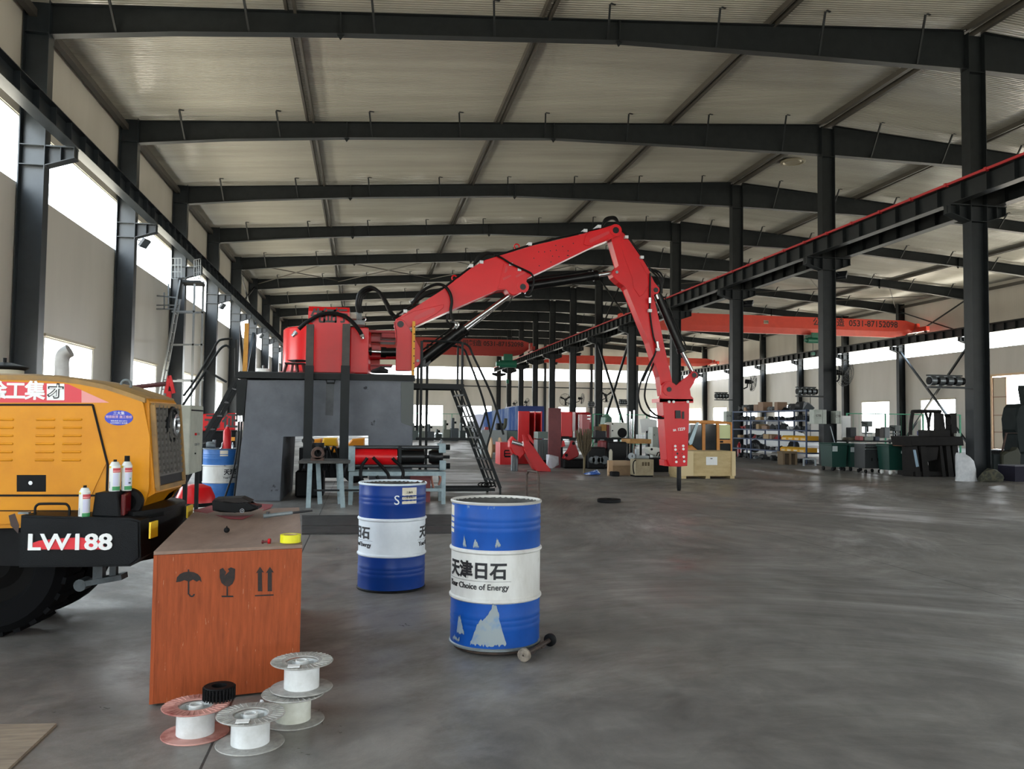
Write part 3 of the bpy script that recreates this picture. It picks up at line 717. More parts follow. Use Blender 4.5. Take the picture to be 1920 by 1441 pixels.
td, R, H, vw = drum((.855, 5.32, .03), 'worn open blue drum on a small trolley, nearest the camera', 'blue and white drums', BLUEW, WHTW, (mat('bare_rim', 'b9b6af', .5, .3), GREYM), (-29, 151), inner=SOOT)
label_patch(td, Vector((.855, 5.32, .03)), R, vw, -84, -68, .70, .87, PAPER)
td2, R, H, vw = drum((.26, 7.28, 0), 'clean open blue drum standing behind the crate with a white label and S mark', 'blue and white drums', BLUE, WHT, (mat('pale_rim', 'c9d3da', .4), BLACK), (-83, 97), inner=SOOT)
cdr = Vector((.26, 7.28, 0))
label_patch(td2, cdr, R, vw, 16, 44, .735, .87, PAPER)
ink2 = mat('label_ink', '2a2a30', .6)
writing('上海市', .022, ink2, td2, None, (1, 0, 0), (0, 0, 1), 'label_print', bend=((cdr.x, cdr.y, .83), R+.0014, vw+math.radians(29)))
writing('八零零九三', .022, ink2, td2, None, (1, 0, 0), (0, 0, 1), 'label_print', bend=((cdr.x, cdr.y, .79), R+.0014, vw+math.radians(29)))
writing('S', .11, WHITEP, td2, None, (1, 0, 0), (0, 0, 1), 'letter_print', bend=((cdr.x, cdr.y, .765), R, vw+math.radians(7)))
def peel(t, c, R, view, a0, a1, lo, hi, m, seed):
    rnd = random.Random(seed); b = B(); n = 26; prev = None
    for k in range(n+1):
        u = k/n; a = view+math.radians(a0+(a1-a0)*u); zl = lo+rnd.uniform(0, .02); i = u*(len(hi)-1); j = min(int(i), len(hi)-2); zh = hi[j]+(hi[j+1]-hi[j])*(i-j)+rnd.uniform(-.008, .008)
        cur = [b.bm.verts.new((c.x+math.cos(a)*(R+.0038), c.y+math.sin(a)*(R+.0038), c.z+z)) for z in (zl, max(zl+.005, zh))]
        if prev: b.bm.faces.new((prev[0], cur[0], cur[1], prev[1]))
        prev = cur
    b.done('peeled_paint', m, t, smooth=0)
PEEL = mat('peeled_grey', '8d9698', .6, 0, '6f8aa8', 14, .4, sharp=.1)
cW = Vector((.855, 5.32, .03))
peel(td, cW, R, vw, -38, 7, .03, (.05, .1, .17, .19, .20, .23, .27, .26, .2, .12, .05), PEEL, 1)
peel(td, cW, R, vw, -62, -48, .08, (.1, .19, .2, .14, .1), PEEL, 2); peel(td, cW, R, vw, -72, -56, .03, (.05, .07, .05, .06), PEEL, 3); peel(td, cW, R, vw, -14, -2, .2, (.22, .29, .285, .23), PEEL, 4)
peel(td, cW, R, vw, -52, -46, .62, (.63, .70, .66, .63), PEEL, 5); peel(td, cW, R, vw, -36, -28, .62, (.63, .68, .66, .63), PEEL, 6); peel(td, cW, R, vw, -8, -1, .63, (.64, .69, .67, .64), PEEL, 7)
# rag hanging over the rear drum's rim
def rag():
    c = Vector((.26, 7.28, .9)); b = B(); R = .29
    pts = []
    for k in range(9):
        a = vw+math.radians(18+7*k); pts.append((c+Vector((math.cos(a)*R*1.0, math.sin(a)*R, .006+.014*math.sin(k*2.1))), c+Vector((math.cos(a)*R*.6, math.sin(a)*R*.6, -.05+.02*math.sin(k*1.3)))))
    bm = b.bm
    for off in (0, .006):
        vs = [[bm.verts.new(p+Vector((0, 0, off))) for p in r] for r in pts]
        for i in range(8): bm.faces.new((vs[i][0], vs[i+1][0], vs[i+1][1], vs[i][1]))
    b.done('oily_rag', mat('rag_cloth', '35312f', .9, 0, '8a7a72', 12, .6), label='oily dark rag draped over the rim of the clean blue drum', cat='rag')
rag()
# trolley under the worn drum
def trolley():
    c = Vector((.855, 5.32, 0)); rust = mat('rusty_iron', '4a3a30', .7, .2, '2d2521', 20)
    t = thing('drum_trolley', 'rusty two wheeled drum trolley with a looped handle under the worn blue drum', 'trolley', c)
    B().lathe(c, (0, 0, 1), [(.05, .012), (.27, .012), (.27, .026), (.05, .026)], 32, closed=True).done('base_plate', rust, t)
    w1, w2 = Vector((.97, 4.92, .042)), Vector((1.20, 5.235, .042)); d = (w2-w1).normalized()
    B().cyl(w1+d*.02, w2-d*.02, .014, n=10).obox(c+Vector((.1, -.2, .018)), w1.lerp(w2, .35)+Vector((0, 0, -.02)), .04, .012).obox(c+Vector((.2, -.08, .018)), w1.lerp(w2, .75)+Vector((0, 0, -.02)), .04, .012).done('axle', rust, t)
    for p, m in ((w1, mat('worn_wheel', '8e8274', .8, 0, '5c544a', 30)), (w2, BLACK)):
        B().lathe(p-d*.014, d, [(.006, -.003), (.014, -.003), (.014, 0), (.034, 0), (.04, .004), (.04, .024), (.034, .028), (.006, .028)], 22, closed=True).done('wheel', m, t)
    a, b = Vector((1.10, 5.55, 0)), Vector((1.145, 5.375, 0))
    B().tube([a+Vector((0, 0, .03)), a+Vector((0, 0, .6)), a+Vector((0, 0, 1.075)), a.lerp(b, .12)+Vector((0, 0, 1.1)), a.lerp(b, .88)+Vector((0, 0, 1.1)), b+Vector((0, 0, 1.075)), b+Vector((0, 0, .6)), b+Vector((0, 0, .03))], .0085, 8, smooth=0).done('handle', rust, t)
    B().obox(a+Vector((0, 0, .02)), c+Vector((.12, .1, .018)), .03, .012).obox(b+Vector((0, 0, .02)), c+Vector((.2, .02, .018)), .03, .012).done('frame_bar', rust, t, smooth=0)
trolley()

# --- yellow wheel loader, rear end
LD = Frame((-1.40, 5.47, 0), -.07)
YEL = mat('loader_yellow', 'd08a0e', .4, 0, 'c27b09', 2.5, .45, spec=.3)
YELD = mat('loader_dusty_yellow', 'a97f3c', .6, 0, '6f5a3c', 6, .5, sharp=.25)
def loader():
    F = LD; ya = F.ya; t = thing('wheel_loader', 'yellow wheel loader seen from its rear corner, with red decal and black counterweight', 'loader', F.w(-1.2, .8, 0))
    D = .28; W = .66
    side = [(-330, 700), (60, 704), (110, 707), (150, 712), (200, 722), (245, 737), (272, 746), (277, 752), (281, 820), (288, 925), (262, 940), (225, 985), (-330, 1000)]
    hood = B()
    hood.prism([F.px(a, b, D) for a, b in side], ya*W, bev=.03, seg=2); hood.done('hood', YEL, t)
    # dusty top skin following the hood's edge
    tp = [(-330, 698), (60, 702.5), (110, 705.5), (150, 710.5), (200, 720.5), (245, 735.5), (272, 745)]
    q = B(); bm = q.bm; v = []
    for a, b in tp:
        p = F.px(a, b, D); v.append((bm.verts.new(p+ya*-.004+Vector((0, 0, -.004))), bm.verts.new(p+ya*.03+Vector((0, 0, .008))), bm.verts.new(p+ya*(W-.03)+Vector((0, 0, .008))), bm.verts.new(p+ya*(W+.004)+Vector((0, 0, -.03))), bm.verts.new(p+ya*-.004+Vector((0, 0, -.034)))))
    for x, y in zip(v, v[1:]):
        for k in range(5): bm.faces.new((x[k], x[(k+1) % 5], y[(k+1) % 5], y[k]))
    bm.faces.new(v[0]); bm.faces.new(v[-1][::-1]); q.done('hood_top', YELD, t)
    # engine door with louvres
    def raised(pts, y0, h): return [F.px(a, b, D-y0) for a, b in pts]
    dr = B(); dr.prism([F.px(a, b, D-.006) for a, b in ((-330, 761), (172, 761), (199, 868), (172, 926), (-330, 926))], ya*.01)
    for cx, w in ((8, 32), (85.5, 32), (136, 32), (-60, 32)):
        for k in range(6):
            y = 786+15.2*k; x0 = cx-w/2-k*.5; 
            a = F.px(x0, y, D-.006); b = F.px(x0+w, y, D-.006); dr.cyl(a, b, .008, n=10); dr.ball(a, .008, u=8, v=6); dr.ball(b, .008, u=8, v=6)
    dr.done('engine_door', YEL, t)
    s = B(); g = [(-330, 758.5), (174, 758.5), (202, 870), (200, 928.5), (-330, 928.5)]; gw = [F.px(a, b, D-.002) for a, b in g]
    for a, b in zip(gw, gw[1:]): s.obox(a, b, .012, .012, upv=ya)
    s.done('door_seal', BLACK, t, smooth=0)
    s = B(); s.obox(F.px(-330, 957, D-.002), F.px(165, 957, D-.002), .006, .01, upv=ya); s.done('panel_seam', BLACK, t, smooth=0)
    s = B(); s.prism([F.px(a, b, D-.008) for a, b in ((31, 890), (86, 890), (86, 921.5), (31, 921.5))], ya*.01, bev=.002).done('latch_recess', BLACK, t, smooth=0)
    c = F.px(57, 905, D-.014); B().cyl(c, c+ya*.01, .013, n=12).done('latch_bolt', CHROME, t)
    # decals
    RD = mat('decal_red', 'cf3442', .4); PK = mat('decal_pink', 'd98f8c', .4)
    e = -ya*.002
    B().prism([F.px(a, b, D) for a, b in ((-330, 712), (-20, 714), (118, 719), (128, 720), (153, 731), (153, 754.5), (-330, 754.5))], e).done('decal_band', RD, t, smooth=0)
    B().prism([F.px(a, b, D) for a, b in ((153, 731.2), (205, 754.5), (153, 754.5))], e).done('decal_tip', PK, t, smooth=0)
    for ch, x in (('徐', -6), ('工', 29), ('集', 65.5)):
        writing(ch, .128, WHITEP, t, F.px(x, 734.5, D-.002), F.xa, (0, 0, 1), 'decal_lettering', depth=.0015, fat=.0025)
        writing(ch, .124, WHITEP, t, F.px(x+.6, 734, D-.002), F.xa, (0, 0, 1), 'decal_lettering', depth=.0016, fat=.003)
    B().prism([F.px(a, b, D-.001) for a, b in ((88, 719), (120, 719), (121, 720), (121, 749), (120, 750), (88, 750))], e*1.3).done('decal_tile', WHITEP, t, smooth=0)
    writing('才', .10, mat('decal_black', '1c1a1a', .5), t, F.px(104.5, 735, D-.004), F.xa, (0, 0, 1), 'decal_lettering', depth=.001, fat=.005)
    writing('才', .09, WHITEP, t, F.px(104.5, 735, D-.0055), F.xa, (0, 0, 1), 'decal_lettering', depth=.001)
    c = F.px(223, 783, D); rx = (F.px(249.5, 783, D)-c).length; rz = rx*.55
    ov = [c+F.xa*rx*math.cos(a)+Vector((0, 0, rz*math.sin(a))) for a in [2*PI*k/36 for k in range(36)]]
    B().prism(ov, e*1.2).done('oval_sticker', mat('sticker_blue', '2338b4', .4), t, smooth=0)
    for y, sz, tx, m in ((774.5, .024, '三大集', WHITEP), (781.5, .02, '地铁租赁 施工维修', mat('sticker_pink', 'f1c5c8', .5)), (789, .012, '销售热线 0531-8715', WHITEP), (793, .012, '山东济南市工业北路', WHITEP)):
        writing(tx, sz, m, t, F.px(223, y, D-.0035), F.xa, (0, 0, 1), 'sticker_print', depth=.0008)
    # rear grille
    gx = lambda a, b: F.pxx(a, b, X0)
    N1, N2 = F.px(279, 759, D+.05)+F.xa*.014, F.px(288, 915, D+.05)+F.xa*.014
    N3 = N1+ya*(W-.07); N4 = N2+ya*(W-.07)
    out = F.xa*.012
    fr = B()
    for a, b in ((N1, N3), (N2, N4), (N1, N2), (N3, N4)): fr.obox(a+out, b+out, .03, .03)
    fr.done('grille_frame', YELD, t, smooth=0)
    B().prism([N1, N3, N4, N2], F.xa*.008).done('grille_backing', mat('grille_dark', '141416', .7), t, smooth=0)
    gr = B(); NU, NV = 7, 12
    for i in range(1, NU): u = i/NU; gr.obox(N1.lerp(N3, u)+out*1.2, N2.lerp(N4, u).lerp(N1.lerp(N3, u), .16)+out*1.2, +.03, .008)
    for j in range(0, NV): v_ = j/(NV-1)*.84; gr.obox(N1.lerp(N2, v_)+out*1.2, N3.lerp(N4, v_)+out*1.2, .006, .026)
    gr.done('grille', mat('grille_grey', '5a5650', .6), t, smooth=0)
    c = N1.lerp(N3, .62).lerp(N2.lerp(N4, .62), .24)+out
    B().lathe(c, F.xa, [(.12, 0), (.13, .008), (.125, .018), (.11, .02), (.1, .006), (.0, .004)], 28).done('exhaust_shroud', BLACK, t)
    B().lathe(c+F.xa*.006+F.ya*.05, F.xa, [(.075, .0), (.078, .022), (.06, .026), (.055, .0), (0, 0)], 28).done('exhaust_ring', CHROME, t)
    # counterweight: wing block and curved rear
    cw = B(); fp = [(38, 966), (243, 971), (262, 976), (263, 1046), (243, 1062), (34, 1064)]
    cw.prism([F.px(a, b, 0) for a, b in fp], ya*.36, bev=.012, seg=2)
    zt = F.px(250, 972, 0).z; z0 = .47
    plan = [(-.25, .30), (-.02, .03), (.04, .12), (.09, .35), (.10, .6), (.09, .85), (.05, 1.05), (-.05, 1.14), (-.3, 1.16), (-.55, 1.0), (-.55, .5)]
    cw.prism([F.w(x, y, z0+.05) for x, y in plan], (0, 0, zt-z0-.02), bev=.05, seg=3)
    cw.done('counterweight', BLACKP, t)
    for a, b in (((279.5, 979), (293, 975)), ((349.5, 948.5), (359.5, 945))):
        p, q2 = F.pxx(a[0], a[1], .1 if a[0] < 300 else .12), F.pxx(b[0], b[1], .105 if a[0] < 300 else .1)
        h_ = .1 if a[0] < 300 else .085
        B().prism([p, q2, q2-Vector((0, 0, h_)), p-Vector((0, 0, h_))], F.xa*.012).done('reflector_sticker', YELLOW, t, smooth=0)
    lb = B(); lb.prism([F.px(a, b, .06) for a, b in ((178, 924), (220, 921), (224, 969), (172, 967))], ya*.2, bev=.006).done('lamp_box', BLACKP, t, smooth=0)
    p = F.px(222, 946, .06)
    B().prism([p+ya*.03+Vector((0, 0, .06)), p+ya*.14+Vector((0, 0, .075)), p+ya*.14-Vector((0, 0, .06)), p+ya*.03-Vector((0, 0, .07))], F.xa*.03, bev=.006).done('tail_lamp', mat('tail_lamp_red', '5e1214', .15, coat=.5), t)
    p = F.px(243, 940, .22); B().lathe(p-ya*.03, ya, [(.05, 0), (.085, 0), (.09, .02), (.085, .05), (.0, .05)], 24).done('rubber_boot', BLACK, t)
    B().tube([F.px(66, 966, .07), F.px(66, 952, .07), F.px(71, 945.5, .07), F.px(80, 944, .07), F.px(118, 944, .07), F.px(126, 946, .07), F.px(130, 953, .07), F.px(130, 968, .07)], .008, 8, smooth=3).done('grab_handle', BLACKP, t)
    B().hull([F.px(a, b, d) for a, b in ((16, 966), (28, 962), (36, 985), (34, 1000), (20, 985)) for d in (.04, .12)]).done('rubber_stop', mat('brown_rubber', '3c2b25', .7), t)
    B().box(-.03, .03, -.02, .02, -.006, .006).xf(Matrix.Translation(F.px(46, 961, .05))).done('hinge', GREYM, t, smooth=0)
    # model lettering
    sw = B(); sw.prism([F.px(a, b, -.001) for a, b in ((51, 1029.5), (55, 1022), (62, 1017), (74, 1013), (110, 1009), (150, 1007), (186, 1012), (196, 1024), (203, 1029.5))], -ya*.002).done('badge_swoosh', mat('badge_red', 'd3212d', .4), t, smooth=0)
    writing('LW188', .135, WHITEP, t, F.px(131, 1017.3, -.003), F.xa, (0, 0, 1), 'badge_lettering', depth=.003, space=1.0, squash=1.2, fat=.0025)
    writing('LW188', .138, WHITEP, t, F.px(131.5, 1017, -.003), F.xa, (0, 0, 1), 'badge_lettering', depth=.0029, space=1.0, squash=1.2, fat=.0025)
    # roof things on the hood
    p = F.px(236, 735, D+.3)
    q = B(); tor = [(p+F.xa*.034*math.cos(a)+Vector((0, 0, .05+.034*math.sin(a)))) for a in [2*PI*k/20 for k in range(21)]]
    q.tube(tor, .009, 8, smooth=0, caps=False).cyl(p-Vector((0, 0, .01)), p+Vector((0, 0, .022)), .012, n=8).done('lifting_eye', GREYM, t)
    p = F.px(8, 703, D+.45)
    B().lathe(p, (0, 0, 1), [(.12, -.03), (.12, .035), (.0, .035)], 24).done('filter_neck', mat('cream_filter', 'b9b29c', .6), t)
    B().lathe(p, (0, 0, 1), [(.125, .035), (.15, .05), (.15, .06), (.05, .085), (.012, .09), (.012, .12), (0, .12)], 24).done('filter_cap', BLACK, t)
    p = F.px(116, 708, D+.55); b1 = F.px(116, 675, D+.55); b2 = F.px(131, 657, D+.55)
    B().tube([p-Vector((0, 0, .02)), p.lerp(b1, .5), b1, b1.lerp(b2, .5)+Vector((-.01, 0, .01)), b2], .048, 16, smooth=4).done('exhaust_stack', mat('exhaust_grey', 'a9a8a6', .5, .3, '8c8b88', 4), t)
    # wheel, chassis, hitch
    c = F.w(-.98, .36, .47); w = B()
    w.lathe(c, ya, [(.25, .05), (.28, 0), (.40, .0), (.45, .05), (.46, .12), (.46, .26), (.45, .31), (.40, .34), (.25, .34)], 40)
    for k in range(26):
        a = 2*PI*k/26; u = F.xa*math.cos(a)+Vector((0, 0, math.sin(a))); w.obox(c+u*.455+ya*.03, c+u*.462+ya*.31, .045, .025, upv=u)
    w.done('tyre', mat('tyre_black', '0d0d0e', .9, spec=.1), t)
    B().lathe(c+ya*.05, ya, [(0, .02), (.1, .0), (.17, .04), (.24, .02), (.26, .0), (.26, .25)], 28).done('wheel_rim', mat('shaded_rim', '0e0d0c', .9, spec=.1), t)  # rim coloured near black to stand for the shade around the wheel
    c2 = F.w(-.98, .95, .47)
    B().lathe(c2, ya, [(.25, .05), (.28, 0), (.4, 0), (.46, .1), (.46, .25), (.4, .34), (.25, .34), (.25, .05)], 36).done('tyre', mat('tyre_black', '0d0d0e', .9, spec=.1), t)
    B().prism([F.w(x, .4, z) for x, z in ((-2.9, .5), (-.5, .45), (-.3, .5), (-.3, .8), (-2.9, .8))], ya*.5).done('chassis', BLACK, t, smooth=0)
    B().prism([F.w(x, .3, z) for x, z in ((-5.2, .45), (-2.9, .4), (-2.9, 1.2), (-3.0, 2.3), (-4.3, 2.35), (-4.5, 1.3), (-5.2, 1.1))], ya*.85, bev=.03).done('unseen_front_body', YEL, t, smooth=0)  # loader's front end, out of view, added to shade the floor
    for yy in (-.05, .95): B().lathe(F.w(-4.6, yy, .47), ya, [(0, .02), (.25, .05), (.28, 0), (.4, 0), (.46, .1), (.46, .25), (.4, .34), (.25, .34), (0, .34)], 36).done('tyre', mat('tyre_black', '0d0d0e', .9), t)  # front tyres, also out of view and added for that shade
    h = B(); p = F.px(195, 1085, .45)
    h.obox(p+F.xa*-.1+Vector((0, 0, -.02)), p+F.xa*.13+Vector((0, 0, .02)), .12, .035).obox(p+Vector((-.03, 0, 0)), p+Vector((-.03, 0, .2)), .06, .08).obox(p+Vector((.06, 0, 0)), p+Vector((.06, 0, .2)), .04, .06)
    h.cyl(p+F.xa*-.13-ya*.06+Vector((0, 0, -.03)), p+F.xa*-.13+ya*.06+Vector((0, 0, -.03)), .04, n=14)
    h.done('tow_hitch', mat('hitch_iron', '4a5052', .6, .2, '33383a', 9), t)
    return t
loader()
def can(p, label, capw, print2=False):
    t = thing('spray_can', label, 'spray can', p, 'spray cans on the loader'); p = Vector(p); R = .0325; H = .16
    B().lathe(p, (0, 0, 1), [(0, 0), (R-.002, 0), (R, .004), (R, H), (R-.003, H+.004), (.022, H+.02), (.019, H+.024), (0, H+.024)], 28).done('can_body', mat('can_white', 'd7dad6', .35, .1), t)
    vw = math.atan2(-p.y, -p.x)
    def band(a0, a1, z0, z1, m, nm): label_patch(t, p, R, vw, a0, a1, z0, z1, m, nm)
    band(-20, 75, .006, .03, mat('can_green', '2f8a4e', .4), 'green_band'); band(-18, 72, .118, .145, mat('can_red', 'c23a40', .4), 'red_band'); band(-16, 60, .124, .129, mat('can_pink', 'f0b9b4', .4), 'band_print')
    band(-15, 40, .035, .112, mat('can_lilac', 'c9cbe0', .4), 'label_panel'); band(-70, -40, .145, .158, mat('can_yellow', 'd8c93a', .4), 'yellow_mark'); band(-58, -50, .02, .06, mat('can_grey', '8d9499', .4), 'barcode')
    if print2: band(20, 48, .045, .055, BLACK, 'bird_mark'); band(30, 50, .07, .082, mat('can_leaf', '5f9d83', .4), 'leaf_mark')
    B().lathe(p, (0, 0, 1), [(0, H+.022), (capw, H+.022), (capw*.95, H+(.06 if capw > .015 else .038)), (0, H+(.06 if capw > .015 else .038))], 20).done('cap', BLACK, t)
zc = LD.px(250, 972, 0).z
def on(px, py, d):                        # foot of a can on a level surface
    return LD.px(px, py, d)
p = LD.px(152, 967, .0); p += LD.ya*.045; p.z = zc+.002; can(p, 'white spray can standing alone on the black counterweight', .0105)
zl = LD.px(199, 922.5, .06).z
p = LD.px(208, 921, .06)+LD.ya*.055; p.z = zl+.003; can(p, 'white spray can with small black nozzle on the black lamp box', .0105)
p = LD.px(226, 918, .06)+LD.ya*.10; p.z = zl+.003; can(p, 'spray can with large black cap, right of the pair on the lamp box', .0165, True)
# ------------------------------------------------------------------ rock breaker boom on its concrete pedestal
HOSE = mat('hose_black', '09090a', .5, spec=.2)
DARK = mat('dark_frame', '1a1d1e', .5, 0, '151818', 4, spec=.2)
CONC = mat('grey_concrete', '73767c', .85, 0, '53565b', 1.5, .5, sharp=.28, bump=.3, bscale=25, wear='393b3e', wscale=4.2, wlo=.68, spec=.2)
PR = mat('breaker_red', 'c60e16', .3, 0, 'b80b12', 1.2, .45, spec=.3, coat=.04)
PRD = mat('breaker_red_dark', '8e0f16', .4, spec=.3)
BLKG = mat('cylinder_black', '08090a', .3, 0, spec=.3)
ROD = mat('chrome_rod', 'd5d8da', .12, 1.)
def P(px, py, Y): return atY(px, py, Y)
def outline(pts, Y): return [atY(a, b, Y) for a, b in pts]
def slab(b, pts, Y, th, bev=0, seg=1):
    return b.prism(outline(pts, Y), (0, th, 0), bev=bev, seg=seg)
def disc(b, px, py, Y, r, th, n=22):
    c = atY(px, py, Y); b.cyl(c-Vector((0, th, 0)), c+Vector((0, .004, 0)), r, n=n); return b

def pedestal():
    Y = 15.06; t = thing('machine_pedestal', 'grey concrete arch pedestal carrying the red rock breaker boom', 'pedestal', (-.3, 15.9, 0))
    z0 = 0
    pts = [atY(a, b, Y) for a, b in ((463, 712), (457, 800), (436, 941), (525, 945), (530, 817), (693, 815), (693, 948), (772, 948), (775, 712))]
    for p in pts:
        if p.z < .1: p.z = 0
    pts[3].z = pts[2].z = 0
    xr, xl = pts[6].x, pts[3].x
    B().prism(pts, (0, 2.6, 0), bev=.012).done('concrete_block', CONC, t, smooth=0)
    # dark recessed corner plate, embedded plates
    B().prism([p-Vector((0, .012, 0)) for p in outline([(752, 716), (776, 716), (774, 800), (752, 792)], Y)], (0, .014, 0)).done('corner_plate', mat('plate_grey', '4b4f4d', .6), t, smooth=0)
    s = B(); s.prism(outline([(611.5, 716), (627, 716), (624.5, 779), (610, 778)], Y-.004), (0, .006, 0)); s.done('cast_panel', mat('panel_concrete', '5a5d5f', .8, 0, '4b4d4f', 4), t, smooth=0)
    b = B(); q = outline([(612, 712), (613, 717.5), (627, 717.5), (628, 712)], Y-.03)
    b.tube(q, .012, 8, smooth=0).done('lifting_lug', DARK, t)
    zt = P(600, 700, Y).z; zb = P(600, 711, Y).z; x0, x1 = P(443, 705, Y).x, P(778, 705, Y).x
    d = B()
    d.box(x0, x1, Y-.06, Y+.06, zb, zt).box(x0, x1, Y+2.4, Y+2.52, zb, zt)
    for x in (x0, x0+.55, (x0+x1)/2, x1-.14): d.box(x, x+.12, Y+.06, Y+2.4, zb, zt)
    d.done('deck_frame', DARK, t, smooth=0)
    B().box(x0+.05, x1-.05, Y-.02, Y+2.5, zt, zt+.012).done('deck_plate', mat('deck_steel', '343838', .6), t, smooth=0)
    B().prism(outline([(443, 711), (463, 711), (456, 790), (443, 790)], Y-.02), (0, .3, 0)).done('end_plate', DARK, t, smooth=0)
    return t, zt+.012
ped, DECK = pedestal()
# two dark uprights standing in front of the red housing, on the trestle
for k, (xa, xb, yt, lab) in enumerate(((573, 587, 608, 'dark steel upright in front of the red housing, left one of the pair'), (640.5, 655, 607, 'dark steel upright right of the red housing door panel'))):
    Y = 14.85; t = thing('steel_upright', lab, 'post', (P((xa+xb)/2, 862, Y).x, Y, P(600, 866, Y).z))
    x0, x1 = P(xa, 700, Y).x, P(xb, 700, Y).x; zt_ = P(xa, yt, Y).z; zb_ = P(xa, 864, Y).z; zm = P(xa, 685, Y).z
    B().box(x0, x1, Y-.05, Y+.05, zm, zt_).done('upper_post', mat('rusty_post', '3b3631', .6, 0, '2e2a27', 8, .5), t, smooth=0)
    b = B(); b.box(x0-.012, x1+.008, Y-.055, Y-.045, zb_, zm).box(x0-.012, x0+.004, Y-.05, Y+.06, zb_, zm).box(x1-.008, x1+.008, Y-.05, Y+.06, zb_, zm).done('lower_channel', DARK, t, smooth=0)

